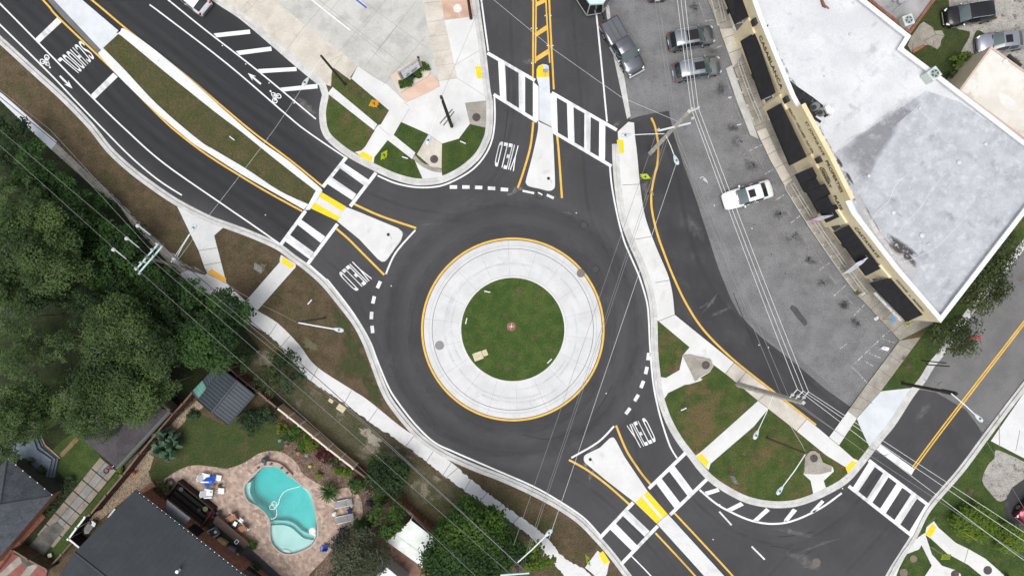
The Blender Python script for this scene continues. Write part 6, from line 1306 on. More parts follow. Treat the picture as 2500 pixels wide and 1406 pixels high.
for (x, y, r, h, k, lb) in [
    (28,322,46,5.5,'dark','dark evergreen at the left edge, first of the hedge by the bluish footpath'), (82,372,42,6,'laurel','bright-topped evergreen touching the end of the bluish footpath'), (100,440,48,6,'laurel','small dull shrub tree behind the bright-topped evergreen'), (150,466,46,5,'laurel','leafy evergreen beside the fourth slab of the old footpath'),
    (190,510,52,6,'laurel','rounded evergreen leaning over the old footpath midway'), (30,392,40,4.5,'dark','near-black shrub behind the head of the hedge'), (236,562,54,5,'laurel','dark evergreen in the gap above the insulators'), (284,612,54,6,'laurel','evergreen directly under the white cutout insulators'), (318,580,38,5,'laurel','slim evergreen reaching over the footpath before the pole'),
    (215,640,62,5,'dark','deep dark thicket west of the crossarms'), (330,662,48,5,'laurel','low evergreen right below the teal crossarms'), (398,680,46,5,'laurel','evergreen beside the foot of the west pole'), (385,745,62,5.5,'dark','dark evergreen south of the west pole'), (462,716,44,4.5,'laurel','low dark evergreen at the corner of the footpath junction'),
    (290,715,66,5,'dark','dark understorey tree amid the oaks')]:
    tree('evergreen_tree', lb, 'tree', x, y, r, h, k, HG)
tree('evergreen_tree', 'bold dark green magnolia-like tree overhanging the orange pad', 'tree', 555, 752, 60, 7, 'laurel', HG, 1.15)
tree('evergreen_tree', 'glossy evergreen above the shed, the lower of the two by the pale footpath', 'tree', 510, 832, 76, 7.5, 'laurel', HG, 1.15)
tree('evergreen_tree', 'shaded evergreen behind the glossy one, facing the wood', 'tree', 448, 800, 48, 6, 'dark', HG)
tree('evergreen_tree', 'small blue-green evergreen squeezed between shed and footpath', 'tree', 585, 878, 34, 4, 'dark', HG)
for (x, y, r, h, k, d, lb) in [
    (78,572,98,11,'oak',1.1,'tall feathery oak at the left edge beside the hedge, highest of the wood'), (36,470,52,9,'oak',1.0,'oak at the left edge above the feathery one'), (120,650,80,10,'oak',1.0,'oak south of the feathery oak, with pale limbs'), (30,690,70,10,'oak',1.0,'oak on the left edge halfway down the photo'),
    (42,775,48,9,'oak',.75,'thin oak over the upper grass gap'), (205,755,50,9,'dark',.9,'dark oak beside the upper grass gap'), (285,802,86,10,'oak',1.0,'broad oak with grey twigs in the middle of the wood'), (360,862,74,9,'oak',1.0,'oak leaning over the strip of shaded grass by the shed'),
    (245,900,66,9,'dark',.9,'dark oak behind the garage'), (330,950,82,9,'oak',1.0,'oak spreading over the top of the garage roof'), (232,1000,76,9,'oak',1.05,'oak covering the left half of the garage roof'), (45,890,54,9,'oak',.8,'grey-limbed oak at the left edge above the blue deck'),
    (40,1010,72,9,'oak',.85,'oak above the blue timber deck'), (20,1085,52,7,'oak',.9,'low oak covering the deck end at the left edge'), (205,855,36,8,'oak',.8,'slight oak between the grass gaps and the dark oak'), (150,1020,34,7,'oak',.9,'small oak beside the garage corner'), (410,935,36,7,'oak',.9,'oak crown end over the garage gable'), (90,730,50,9,'dark',.9,'dark oak hemmed in between the left edge oaks'), (395,800,44,7,'oak',.9,'dull oak behind the glossy evergreen'), (108,868,30,7,'oak',.8,'small oak between the upper and lower grass gaps'), (150,850,38,7,'oak',.9,'small oak right of the grass gaps'), (62,838,34,7,'oak',.9,'small oak left of the grass gaps'), (168,985,36,7,'oak',.9,'small oak below the lowest grass gap'), (70,960,40,7,'oak',.9,'oak left of the lowest grass gap')]:
    tree('oak_tree', lb, 'tree', x, y, r, h, k, OG, d, lichen=(k == 'oak'))
for (x, y, r, h, k, lb) in [(18,610,46,6,'dark','dim understorey tree at the left edge below the feathery oak'), (170,590,50,6,'dark','dim understorey tree right of the feathery oak'), (150,720,44,6,'dark','dim understorey tree south of the second oak'), (20,840,46,6,'oak','dull understorey oak at the left edge'), (110,985,46,6,'oak','dull understorey oak above the lawn with the blue deck'), (300,880,50,6,'dark','dim understorey tree under the broad oak'), (430,870,40,5,'dark','dim understorey tree beside the shaded grass strip'), (330,740,46,5,'laurel','leafy understorey tree behind the west pole'), (250,490,30,3.5,'laurel','low shrub touching the old footpath'), (60,440,46,6,'laurel','leafy tree behind the head of the hedge'), (140,560,46,7,'oak','oak between hedge and feathery oak'), (265,680,50,6,'laurel','leafy tree south of the crossarms')]:
    tree('understorey_tree', lb, 'tree', x, y, r, h, k, 'understorey trees of the wood')
# trees along the fence and the walk
tree('shrub_tree', 'feathery light green shrub tree outside the fence by the shed', 'tree', 652, 925, 40, 4, 'myrtle', 'shrub trees outside the garden fence', 1.2)
tree('shrub_tree', 'smaller feathery shrub tree right of the light one, near the footpath', 'tree', 712, 930, 38, 3.6, 'sage', 'shrub trees outside the garden fence', .9)
tree('shrub_tree', 'dark wispy shrub tree above the feathery pair by the footpath', 'tree', 690, 880, 40, 3, 'dark', 'shrub trees outside the garden fence', .7)
tree('bushy_tree', 'round dark bushy tree outside the end of the white railed fence', 'tree', 945, 1163, 60, 4, 'dark', None, 1.3)
tree('bushy_tree', 'bright green tree standing over the carport roof', 'tree', 950, 1268, 44, 4.5, 'bright', None, 1.1)
tree('bushy_tree', 'big dense green tree between carport and footpath', 'tree', 1150, 1300, 88, 7, 'bright', 'green trees at the bottom edge', 1.25)
tree('bushy_tree', 'dense green tree at the bottom edge below the big one', 'tree', 1132, 1380, 96, 7, 'laurel', 'green trees at the bottom edge', 1.2)
tree('bushy_tree', 'dark green tree between the big tree and the lamp pole', 'tree', 1228, 1348, 60, 6, 'laurel', 'green trees at the bottom edge', 1.2)
tree('lime_tree', 'light lime green tree beside the lamp pole at the bottom edge', 'tree', 1318, 1362, 44, 5, 'lime', None, 1.0)
tree('grey_oak', 'grey-green mossy oak at the bottom edge beside the pool terrace', 'tree', 868, 1368, 76, 6, 'grey', None, 1.1, lichen=True)
for x, y, r, h, k, lb in [(600,1035,34,1.8,'sage','leafy green bush beside the lower corner of the shed'), (640,1010,30,1.6,'sage','wispy green bush between shed and tan fence'), (722,1062,26,1.5,'bright','green bush among the flowers by the tan fence'), (762,1090,20,1.1,'yellow','bright yellow-green bush against the tan fence'), (745,1068,18,1.1,'lime','lime bush above the yellow-green one'),
    (688,1045,16,1.0,'yellow','yellow-flowered bush near the lawn edge'), (824,1148,11,.8,'lime','left of two small lime bushes below the fence end'), (845,1153,13,.9,'lime','right of two small lime bushes below the fence end'), (778,1157,10,.6,'yellow','tiny yellow-green tuft in the mulch'), (872,1182,24,1.6,'bright','feathery green bush above the round lounger terrace'),
    (932,1212,22,1.2,'bright','loose bush beside the tan fence above the carport'), (882,1288,27,1.8,'laurel','rounded dark bush below the lounger terrace'), (836,1322,28,1.3,'purple','dusky purple bush at the lower side of the terrace'), (612,1330,13,1.0,'bright','small green shrub at the end of the bar counter'), (622,1388,14,1.0,'sage','pale green shrub beside the dark slab'),
    (392,1196,20,1.3,'myrtle','yellow-green bush beside the tyre ring'), (515,1262,16,1.0,'wine','dark red shrub at the spa corner'), (470,1010,14,.7,'sage','straggling weed at the corner of the shed'), (70,1128,18,1.2,'myrtle','upper of two olive shrubs beside the blue deck'), (98,1148,18,1.2,'myrtle','lower of two olive shrubs beside the blue deck'),
    (294,1148,10,.6,'lime','little green tuft at the end of the lawn strip'), (2368,148,30,2.6,'lime','lime green top of the bush beside the cream roof'), (2350,178,30,2.2,'dark','dark lower bush beside the cream building'), (790,1110,22,.9,'wine','reddish ground shrub under the white railed fence'), (812,1128,18,.8,'myrtle','dull shrub under the fence end'), (905,1225,14,.8,'purple','purple flowering clump in the mulch'), (735,1095,14,.8,'bright','low green clump next to the garden pots'),
    (2385,1288,60,2.4,'clipped','large round clipped bush by the white footpath corner'), (2468,1318,44,2.2,'clipped','smaller round bush below the red car')]:
    tree('garden_bush', lb, 'bush', x, y, r, h, k, 'bushes and small shrubs', 1.6 if r > 40 else 1.2, z0=.1, limbs=False)
for x, y, r, h, lb in [(2425,605,72,4.5,'top one of three loose street trees by the white roof'), (2400,705,66,4.5,'middle one of three loose street trees, overhanging the worn street'), (2332,818,64,4.5,'lowest street tree, with red flowers, beside the terrace end')]:
    tree('street_tree', lb, 'tree', x, y, r, h, 'myrtle', 'street trees beside the white roof', 1.0)
for q in ((2373,825),(2389,825)):
    m = MB()
    for k in range(14): m.lathe(W(q[0]+random.uniform(-4, 4), q[1]+random.uniform(-4, 4), 3.4+random.uniform(-.2, .3)), [(.02, 0), (.1, .05), (.03, .1)], 6)
    tag(m.build('flower_cluster', pm('red_flower', (.45, .03, .03), (.55, .06, .05), 4)), 'cluster of red blossoms in the lowest street tree, ' + ('left' if q[0] < 2380 else 'right') + ' one', 'flowers')
# spiky plants
def rosette(name, label, cat, px, py, rpx, h, nb, mat, width=.1, seed=1, group=None, droop=.5, ztop=None):
    rs = random.Random(seed); r = rpx*S; c = W(px, py, h*.6)
    t = thing(name, label, cat, (c.x, c.y, .12), group); m = MB()
    for k in range(nb):
        a = rs.uniform(0, 2*pi); l = r*rs.uniform(.6, 1.05); up = h*rs.uniform(.5, 1.1); w = width*rs.uniform(.8, 1.2); pr = None
        n = 6; vs = []
        for i in range(n+1):
            f = i/n; x = l*f; z = .08+up*sin(min(1, f*1.15)*pi*.62)*1.0 - droop*h*f*f*.5; ww = w*(sin(pi*min(1, f*.95+.05))**.7)*.5+.004
            vs += [(x*cos(a)-ww*sin(a), x*sin(a)+ww*cos(a), max(.03, z)), (x*cos(a), x*sin(a), max(.03, z)-ww*.35), (x*cos(a)+ww*sin(a), x*sin(a)-ww*cos(a), max(.03, z))]
        m.add(vs, [(3*i+j, 3*i+3+j, 3*i+4+j, 3*i+1+j) for i in range(n) for j in (0, 1)])
    m.build('fronds', mat, t, local=True)
    g = MB().lathe((0, 0, -.02), [(.12, 0), (.09, h*.35)], 8); g.build('stem', BARK, t, local=True); return t
FR1 = pm('frond_green', (.035, .075, .018), (.055, .10, .028), 6, .5); FR2 = pm('frond_banana', (.05, .11, .06), (.10, .17, .11), 4, .45); FR3 = pm('frond_agapanthus', (.035, .06, .022), (.06, .085, .04), 6, .5)
rosette('sago_palm', 'spiky sago palm at the narrow part of the pool terrace', 'palm', 804, 1199, 30, 1.1, 70, FR1, .09, 3)
for i, (x, y, r, lb) in enumerate([(398,1065,26,'upper clump of banana-like leaves by the slatted fence'), (420,1080,28,'middle clump of banana-like leaves beside the lawn'), (392,1095,26,'clump of banana-like leaves nearest the pebble bed'), (412,1105,24,'lowest clump of banana-like leaves')]):
    rosette('banana_plant', lb, 'plant', x, y, r, 2.2, 16, FR2, .42, 20+i, 'banana-like plants by the slatted fence', .6)
for i in range(9):
    x, y = 172-i*7.5+(i % 2)*6, 1172+i*9.5
    rosette('strap_leaf_plant', 'clump of dark strap leaves in the border beside the left house', 'plant', x, y, 17 if i < 4 else 13, .7, 40, FR3, .06, 60+i, 'strap leaved clumps beside the left house')
rosette('potted_palm', 'small yellow-green potted plant at the end of the handrail', 'plant', 2093, 716, 9, .6, 26, pm('frond_yellow', (.12, .13, .03), (.2, .2, .06), 5), .07, 9)
rosette('garden_grass', 'pale yellow grassy tuft at the terrace corner under the last awning', 'plant', 2216, 789, 12, .5, 30, pm('frond_pale', (.35, .36, .12), (.45, .46, .2), 5), .06, 10)
# hedge in the church sign bed
for i, (x, y, r, lb) in enumerate([(1028,168,16,'box shrub under the right end of the church sign'), (1013,178,14,'box shrub under the middle of the church sign'), (1000,188,13,'dark box shrub left of the sign middle'), (986,201,16,'box shrub at the left foot of the church sign')]):
    tree('box_shrub', lb, 'bush', x, y, r, .9, 'bright' if i != 2 else 'sage', 'box shrubs below the church sign', 1.5, z0=.05, limbs=False)
# ================================================================ poles, lamps, wires
def pole(label, base, top, h, r0, r1, mat, square=False, name='utility_pole', group=None):
    b, t_ = W(*base, .1), W(*top, h)
    t = thing(name, label, 'pole', tuple(b), group)
    m = MB().tube([b-Vector((0, 0, .2)), b.lerp(t_, .5), t_], r0*1.2 if square else r0, 4 if square else 10, r1*1.2 if square else r1); m.build('shaft', mat, t)
    return t
def lamp_arm(t, p0, p1, rz=None, r=.035):
    d = (p1-p0); m = MB(); m.tube([p0, p0.lerp(p1, .5)+Vector((0, 0, .12)), p1], r, 6); m.build('lamp_arm', WMETAL, t)
    a = atan2(d.y, d.x); e = p1 + Vector((cos(a), sin(a), 0))*.42
    g = MB(); vs = []; prof = [(-.45, .07, .0), (-.3, .13, .05), (0, .2, .1), (.25, .19, .1), (.42, .1, .05)]
    for x, w, z in prof: vs += [(x, -w, 0), (x, -w*.6, z), (x, w*.6, z), (x, w, 0)]
    fs = [(4*i+j, 4*i+4+j, 4*i+5+j, 4*i+1+j) for i in range(4) for j in range(3)] + [(4*i+3, 4*i+7, 4*i+4, 4*i) for i in range(4)] + [(0, 1, 2, 3), (19, 18, 17, 16)]
    R = Matrix.Rotation(a, 3, 'Z'); g.add([e + R @ Vector(v) for v in vs], [f[::-1] for f in fs]); h_ = g.build('lamp_head', pm('lamp_head', (.50, .58, .62), (.56, .63, .66), 3, .4), t)
    MB().lathe(e + Vector((cos(a)*.05, sin(a)*.05, .1)), [(.1, 0), (.08, .07)], 10).build('photocell', pm('photocell', (.12, .14, .15)), h_)
def arm_bar(t, a, b, h, mat, name='crossarm', th=.12):
    p, q = W(*a, h), W(*b, h); d = q-p; MB().box((p+q)/2, (d.length, th, th), atan2(d.y, d.x)).build(name, mat, t)
A = pole('pale concrete utility pole rising beside the slip lane, left of the car park', (1589,373), (1683,272), 14.6, .24, .15, CONCP, True)
arm_bar(A, (1607,320), (1686,301), 10.2, pm('arm_white', (.6, .62, .62), rough=.4), th=.14)
lamp_arm(A, W(1622,327,9.5), W(1540,330,9.6)); lamp_arm(A, W(1625,330,9.0), W(1646,380,9.0))
m = MB(); 
for q in ((1688,267),(1695,269),(1704,264),(1690,290),(1607,318)): m.lathe(W(*q, 14.0), [(.06, 0), (.12, .1), (.05, .2), (.1, .25), (.04, .36)], 8)
m.build('insulators', pm('porcelain', (.55, .56, .56), rough=.3), A)
m = MB(); m.tube([W(1679,275,14.1), W(1704,265,14.1)], .05, 5); m.build('bracket', WMETAL, A)
B = pole('pale concrete utility pole leaning over the beige footpath', (1800,938), (1962,983), 14.0, .24, .15, CONCP, True)
for i, (x, y) in enumerate(((1947,950),(1961,954),(1974,956))):
    m = MB(); s = Vector(W(1928+i*14,970+i*3.4,13.4)); e = W(x, y, 13.6); m.tube([s, e], .035, 5); m.build('bracket', WMETAL, B); g = MB(); mid = s.lerp(e, .35); g.lathe(mid-Vector((0, 0, .15)), [(.04, 0), (.13, .1), (.06, .2), (.12, .26), (.03, .36)], 8); g.build('insulator', MATS['porcelain'], B)
lamp_arm(B, W(1887,966,8.4), W(1851,1050,8.6))
Wp = pole('grey wooden utility pole with two teal crossarms at the hedge', (500,668), (357,628), 11.0, .17, .12, GWOODP)
arm_bar(Wp, (331,660), (388,594), 10.6, TEAL); arm_bar(Wp, (340,666), (397,601), 10.6, TEAL)
m = MB()
for q in ((333,655),(345,641),(372,609),(384,595),(342,668),(376,625),(396,602),(356,640)): m.lathe(W(*q, 10.7), [(.05, 0), (.1, .08), (.04, .14), (.09, .2), (.03, .3)], 8)
m.build('insulators', MATS['porcelain'], Wp)
lamp_arm(Wp, W(425,640,6.2), W(467,567,6.4)); m = MB(); m.tube([W(418,640,6.0), W(462,572,6.3)], .03, 5); m.build('arm_brace', WMETAL, Wp)
m = MB(); m.lathe(W(432,633,6.0), [(.2, 0), (.22, .1), (.22, .6), (.1, .7)], 10); m.build('transformer', METAL, Wp)
N1 = pole('thin dark pole on the church corner lawn', (843,207), (784,137), 9.2, .13, .1, DWOODP); lamp_arm(N1, W(787,141,8.9), W(752,191,9.1), r=.022)
N2 = pole('dark pole standing on the bright pavement with two low crossbars', (1103,309), (1077,236), 10.6, .17, .12, DWOODP)
for o in (0, 9): arm_bar(N2, (1074+o*.95,302+o*.55), (1105+o*.45,267+o*.6), 2.6, GWOODP, th=.1)
lamp_arm(N2, W(1079,241,10.2), W(1050,330,10.0), r=.022)
N3 = pole('dark pole leaving the picture at the top edge beside the terracotta paving', (1150,46), (1133,-70), 10.0, .15, .11, DWOODP)
E1 = pole('slim brown pole on the patchy lawn near the curved hatching', (1872,1069), (1969,1107), 9.2, .11, .08, pm('pole_red_wood', (.11, .065, .045), (.15, .09, .06), 3, .9)); lamp_arm(E1, W(1967,1107,8.9), W(1911,1187,9.0), r=.05)
E2 = pole('slim brown pole on the dry verge with a long white lamp arm', (793,776), (725,787), 9.0, .10, .08, WOODP); lamp_arm(E2, W(726,787,8.8), W(815,803,8.9), r=.06)
S1 = pole('dark ribbed pole leaning over the side street', (2203,936), (2336,961), 9.2, .16, .13, DWOODP); lamp_arm(S1, W(2322,960,8.8), W(2381,1012,9.0), r=.05)
m = MB()
for k in range(9): m.lathe(W(2300+k*3.8,954+k*.8,7.7+k*.13), [(.2, 0), (.2, .1)], 8)
m.build('climbing_steps', DARK, S1)
Cp = pole('grey wooden pole with a lamp at the bottom edge, among the green trees', (1262,1312), (1265,1450), 11.5, .16, .12, GWOODP); lamp_arm(Cp, W(1264,1372,7.0), W(1331,1309,7.4), r=.06)
arm_bar(Cp, (1222,1403), (1292,1398), 9.3, TEAL); 
S2 = pole('short slender dark post pair at the side street verge, upper one', (2250,880), (2310,886), 4.2, .06, .05, DWOODP, name='sign_post', group='dark posts at the side street verge'); S3 = pole('short slender dark post at the side street verge, lower one with a sign', (2262,890), (2318,894), 4.0, .06, .05, DWOODP, name='sign_post', group='dark posts at the side street verge')
def wire(pts, r, mat, label, sag=.35, group=None, name='overhead_wire'):
    P = [W(x, y, h) for x, y, h in pts]; out = []
    for a, b in zip(P, P[1:]):
        for i in range(12): f = i/12; out.append(a.lerp(b, f)-Vector((0, 0, sag*4*f*(1-f))))
    out.append(P[-1]); o = MB().tube(out, r, 5).build(name, mat); tag(o, label, 'wire', group); return o
wg = 'power lines above the car park'
for i, (a, b, c, d, n) in enumerate((((1654,-12),(1688,266),(1947,950),(2470,1345),'left'), ((1664,-12),(1696,268),(1961,954),(2530,1340),'middle'), ((1674,-12),(1705,264),(1974,956),(2530,1318),'right'))):
    wire([(a[0]-26,a[1]-220,14.2), (*b,14.3), (*c,13.7), (*d,12.5), (d[0]+260,d[1]+180,12.5)], .021, WIRE, 'bright power line above the car park, %s of three' % n, .25, wg)
wire([(1590,-60,9), (1648,335,9.4), (1905,960,8.6), (2060,1065,8)], .02, WIRED, 'thin grey service wire beside the parked grey cars', 0)
wire([(1600,-60,9.6), (1655,335,9.8), (1925,967,9.2), (2110,1102,8.5), (2500,1360,8.2)], .02, WIRED, 'grey wire following the slip lane to the long crossing', 0)
wire([(1133,-66,9.6), (1205,0,9), (1354,123,9), (1517,238,9.2), (1662,300,10)], .013, WIRE, 'thin wire crossing the north approach to the concrete pole', 0)
wire([(784,143,8.9), (667,320,8.2), (511,525,7.4), (430,640,6.4)], .011, WIRE, 'thin wire crossing the grass median to the west pole', .1)
wire([(1077,238,10.2), (1200,-50,9.6)], .012, WIRED, 'very thin wire rising from the dark pole on the bright pavement', .1)
sw = 'wires slanting across the roundabout'
for p, q, n in (((1608,310),(1254,1330),'left'), ((1634,310),(1286,1345),'second'), ((1640,310),(1291,1345),'third'), ((1650,402),(1326,1357),'right')):
    wire([(*p, 9.2), (*q, 8)], .017, WIRED if n != 'right' else WIRE, 'thin wire slanting over the roundabout, %s of the four' % n, 0, sw)
hg = 'power lines along the garden fences'
for (p, n) in (([(-60,190,9.6), (110,330,9.6), (379,622,10.8), (894,1038,9.2), (1263,1376,9)], 'topmost'), ([(-60,172,9.6), (125,320,9.6), (390,609,10.8), (900,1038,9.1), (1266,1378,8.8), (1290,1400,8.8)], 'second from top'), ([(-60,268,9.6), (0,318,9.6), (312,581,10.2), (369,633,10.8), (835,1038,9.2), (1250,1404,9)], 'third from top'), ([(-60,318,9.6), (0,356,9.6), (281,609,10.2), (342,664,10.8), (763,1038,9.2), (875,1138,9), (1160,1404,9)], 'lowest')):
    wire(p, .0095, pm('wire_dull', (.36, .37, .36), rough=.5), 'bright power line along the garden fences, %s of the four' % n, .02, hg)
wire([(-40,205,8), (150,360,7.6), (330,535,7.2), (432,632,6.6), (560,740,6.4), (760,910,6.4), (900,1036,6.4), (1262,1372,7)], .03, pm('cable_black', (.03, .03, .03)), 'thick black cable low along the footpath and fences', .1)
wire([(500,655,8), (585,715,8), (640,745,8.5), (725,787,8.8)], .014, WIRED, 'thin wire reaching the lamp column on the dry verge', .1)
wire([(1886,966,8), (1958,1085,8.6), (1969,1106,9)], .012, WIRE, 'thin wire reaching the slim brown pole', .05)
wire([(2330,962,8.6), (2368,1000,8.4), (2440,1130,8), (2500,1240,8)], .012, WIRED, 'thin wire leaving the dark ribbed pole over the side street', .1)
t = None
for (x, y), lb in (((340,552),'white cutout insulator on the line above the old footpath, upper right'), ((313,583),'white cutout insulator on the middle line over the hedge'), ((281,610),'white cutout insulator on the lowest line over the oak')):
    t = thing('line_insulator', lb, 'insulator', W(x, y, 10.1), 'cutout insulators on the power lines'); MB().lathe(W(x, y, 10.0), [(.05, 0), (.16, .12), (.16, .3), (.05, .4)], 10).build('bell', MATS['porcelain'], t); MB().tube([W(x, y, 10.2), W(x+27, y+22, 10.35)], .05, 6).build('rod', MATS['porcelain'], t)

# ================================================================ signs
FLUO = pm('fluorescent_sign', (.52, .66, .01), (.56, .70, .02), 2, .5); AMBER = pm('amber_sign', (.62, .27, .01), (.68, .31, .015), 2, .5); SBACK = pm('sign_back', (.42, .42, .41), (.5, .5, .49), 2, .4, metal=.4); BLKP = pm('black_paint', (.012, .012, .012))
def signpost(label, base, mat, face, h=2.7, size=.78, shape='diamond', plaque=True, name='road_sign', tilt=.0, group=None, both=False):
    """face: direction in the picture the sign faces"""
    b = W(*base, .12); a = atan2(-face[1], face[0]); t = thing(name, label, 'sign', (b.x, b.y, .12), group, a)
    MB().tube([(0, 0, -.1), (0, 0, h)], .035, 6).build('post', METAL, t, local=True)
    m = MB(); e = size/2*1.414 if shape == 'diamond' else size/2; z = h-e+.1
    pts = [(e, 0), (0, e), (-e, 0), (0, -e)] if shape == 'diamond' else ([(e, e), (-e, e), (-e, -e), (e, -e)] if shape == 'square' else [(e*cos(k*pi/4+pi/8)*1.08, e*sin(k*pi/4+pi/8)*1.08) for k in range(8)])
    ring_ = [(.045+.012*k, y, z+zz) for k in (0, 1) for y, zz in pts]; n = len(pts)
    ct = Matrix.Rotation(tilt, 3, 'Y'); ring_ = [tuple(Vector((0, 0, z)) + ct @ (Vector(v)-Vector((0, 0, z)))) for v in ring_]
    m.add(ring_, [tuple(range(n)), tuple(range(2*n-1, n-1, -1))]+[(i, n+i, n+(i+1) % n, (i+1) % n) for i in range(n)])
    pan = m.build('panel', mat, t, local=True)
    g = MB(); fx = lambda y, zz: tuple(Vector((0, 0, z)) + ct @ Vector((.062, y, zz)))
    if mat in (FLUO, AMBER):
        if mat is AMBER: q = [(-.04,-.22),(.04,-.22),(.04,.05),(.14,.05),(0,.25),(-.14,.05),(-.04,.05)]; g.add([fx(*p) for p in q], [range(7)])
        else:
            g.add([fx(.07*cos(k*pi/5), .2+.07*sin(k*pi/5)) for k in range(10)], [range(10)]); g.add([fx(*p) for p in [(-.05,.12),(.06,.12),(.05,-.06),(.14,-.26),(.07,-.26),(0,-.1),(-.08,-.26),(-.15,-.26),(-.05,-.04)]], [range(9)]); g.add([fx(*p) for p in [(.06,.1),(.17,-.02),(.14,-.06),(.04,.02)]], [range(4)])
        g.build('symbol', BLKP, pan, local=True)
    if plaque:
        zz = z-e-.2; MB().box((.055, 0, zz), (.02, .62, .32)).build('plaque', mat, t, local=True)
        g = MB(); g.add([(.07, y, zz+q) for y, q in [(-.2,.04),(.05,.04),(.05,.1),(.2,0),(.05,-.1),(.05,-.04),(-.2,-.04)]], [range(7)]); g.build('arrow', BLKP, t, local=True)
    return t
signpost('amber diamond warning sign on the church corner lawn', (924,267), AMBER, (.25,.6), 2.7, .8, 'diamond', True, tilt=-.5)
pg = 'fluorescent pedestrian crossing signs'
signpost('fluorescent yellow pedestrian sign on the lawn by the west crossing', (946,388), FLUO, (.75,.5), 2.5, .8, 'diamond', True, tilt=-.3, group=pg)
signpost('fluorescent yellow pedestrian sign on the dark slip lane beside the white footpath', (1566,438), FLUO, (-.3,.8), 2.5, .8, 'diamond', True, tilt=-.3, group=pg)
signpost('fluorescent yellow pedestrian sign on the dry verge at the bottom edge', (1429,1348), FLUO, (.7,-.35), 2.5, .8, 'diamond', True, tilt=-.3, group=pg)
signpost('fluorescent yellow sign seen edge on in the south east corner grass', (2271,1334), FLUO, (.4,.8), 2.9, .8, 'diamond', False, group=pg)
signpost('silver back of a sign on the dry verge near the west crossing', (648,655), SBACK, (-.9,.55), 2.4, .85, 'diamond', True, tilt=.35, group='silver sign backs')
signpost('silver back of a sign on the patchy lawn near the curved kerb', (1776,1158), SBACK, (.7,-.7), 2.4, .8, 'diamond', True, tilt=-.5, group='silver sign backs')
signpost('silver sign on the yellow nose of the north splitter island', (1330,187), SBACK, (.05,-1), 1.8, .55, 'square', False, tilt=.3)
signpost('blue parking sign at the end of the shop footpath', (2155,778), pm('blue_sign', (.10, .30, .55), (.12, .34, .6), 2), (-.9,.2), 2.0, .45, 'square', False, tilt=-.5)
signpost('green street name sign over the stop line', (2122,1094), pm('green_sign', (.04, .25, .2), (.05, .3, .24), 2), (.5,.8), 3.0, .5, 'square', False, tilt=-.4)
signpost('octagonal sign back at the side street kerb', (2257,927), pm('sign_brown', (.16, .14, .13), (.22, .2, .19), 2), (.6,.7), 2.6, .7, 'octagon', False, tilt=-.4)
for i, (x, y, fx, fy, lb) in enumerate(((570,340,.8,.6,'in the grass median'), (759,737,.6,-.7,'on the dry verge by the yield marking'), (1190,712,1,.2,'at the top of the central lawn'), (1139,783,.25,-1,'at the left of the central lawn'), (1341,880,.7,-.7,'at the lower right of the central lawn'), (1667,997,.9,-.4,'on the patchy lawn beside the east kerb'), (1131,350,.9,.4,'on the green bed at the north corner'), (990,387,.9,.3,'on the green bed by the west crossing'))):
    a = atan2(-fy, fx); b = W(x, y, .6); t = thing('garden_marker', 'small white marker board ' + lb, 'marker', (b.x, b.y, .12 if not 1100 < x < 1400 or y < 500 else .21), 'small white marker boards', a)
    MB().tube([(0, 0, -.05), (0, 0, .75)], .02, 5).build('stake', METAL, t, local=True); MB().box((0, 0, .8), (.58, .09, .2)).build('board', CAPW, t, local=True)
for i, (q, lb) in enumerate((((1564,436),'upper of two short black stub posts in the slip lane'), ((1583,474),'lower of two short black stub posts in the slip lane'))):
    t = thing('stub_post', lb, 'bollard', W(*q, 0), 'black stub posts in the slip lane'); MB().lathe(W(*q, .0), [(.16, 0), (.16, .06), (.07, .08), (.06, .8)], 12).build('post', TRIM, t); MB().tube([W(q[0]+2, q[1]-2, .02), W(q[0]+10, q[1]-6, .9), W(q[0]+13, q[1]+2, 1.1)], .04, 6).build('bent_rod', METAL, t)
for q, lb in (((1441,1121),'black stub post on the south east splitter island'), ((1339,436),'black stub post on the north splitter island'), ((948,573),'black stub post on the west splitter island')):
    t = thing('stub_post', lb, 'bollard', W(*q, .14)); MB().lathe(W(*q, .14), [(.15, 0), (.15, .03), (.06, .05), (.05, .22)], 12).build('socket', TRIM, t); MB().tube([W(q[0]+3, q[1]-1, .16), W(q[0]+9, q[1]+12, .16)], .02, 5).build('fallen_rod', METAL, t)
t = thing('island_fixture', 'round brick-red pad with a small white fixture in the middle of the central lawn', 'fixture', W(1248, 797, .2))
MB().lathe(W(1248,797,.2), [(.44, 0), (.43, .05), (.0, .055)], 24).build('pad', pm('mulch_red', (.22, .09, .06), (.3, .15, .11), 5, .95, grain=.3), t); g = MB(); g.tube([W(1243,797,.3), W(1254,797,.3)], .03, 5).tube([W(1249,790,.3), W(1247,803,.3)], .025, 5).lathe(W(1249,797,.25), [(.07, 0), (.06, .12)], 8); g.build('fixture', CAPW, t)
for (p, sz, a, lb) in (((1167,869),(.95,.8),.35,'larger cream utility box lid in the central lawn'), ((1184,861),(.5,.62),.35,'smaller cream utility box lid in the central lawn'), ((808,978),(.5,.35),-.6,'small tan utility lid below the fence power lines'), ((833,996),(.85,.65),-.6,'larger tan utility lid below the fence power lines')):
    zb = .215 if p[0] > 1000 else .12
    t = thing('utility_box', lb, 'utility box', W(*p, zb), 'utility box lids in the grass'); lid = MB().box(W(*p, zb+.06), (sz[0], sz[1], .16), a); lid.build('lid', pm('box_cream', (.52, .45, .30), (.58, .51, .36), 2, .8, grain=.1), t, bevel=.06); MB().box(W(*p, zb+.15), (sz[0]*.4, sz[1]*.06, .02), a).build('label_plate', pm('box_plate', (.4, .35, .24)), t)
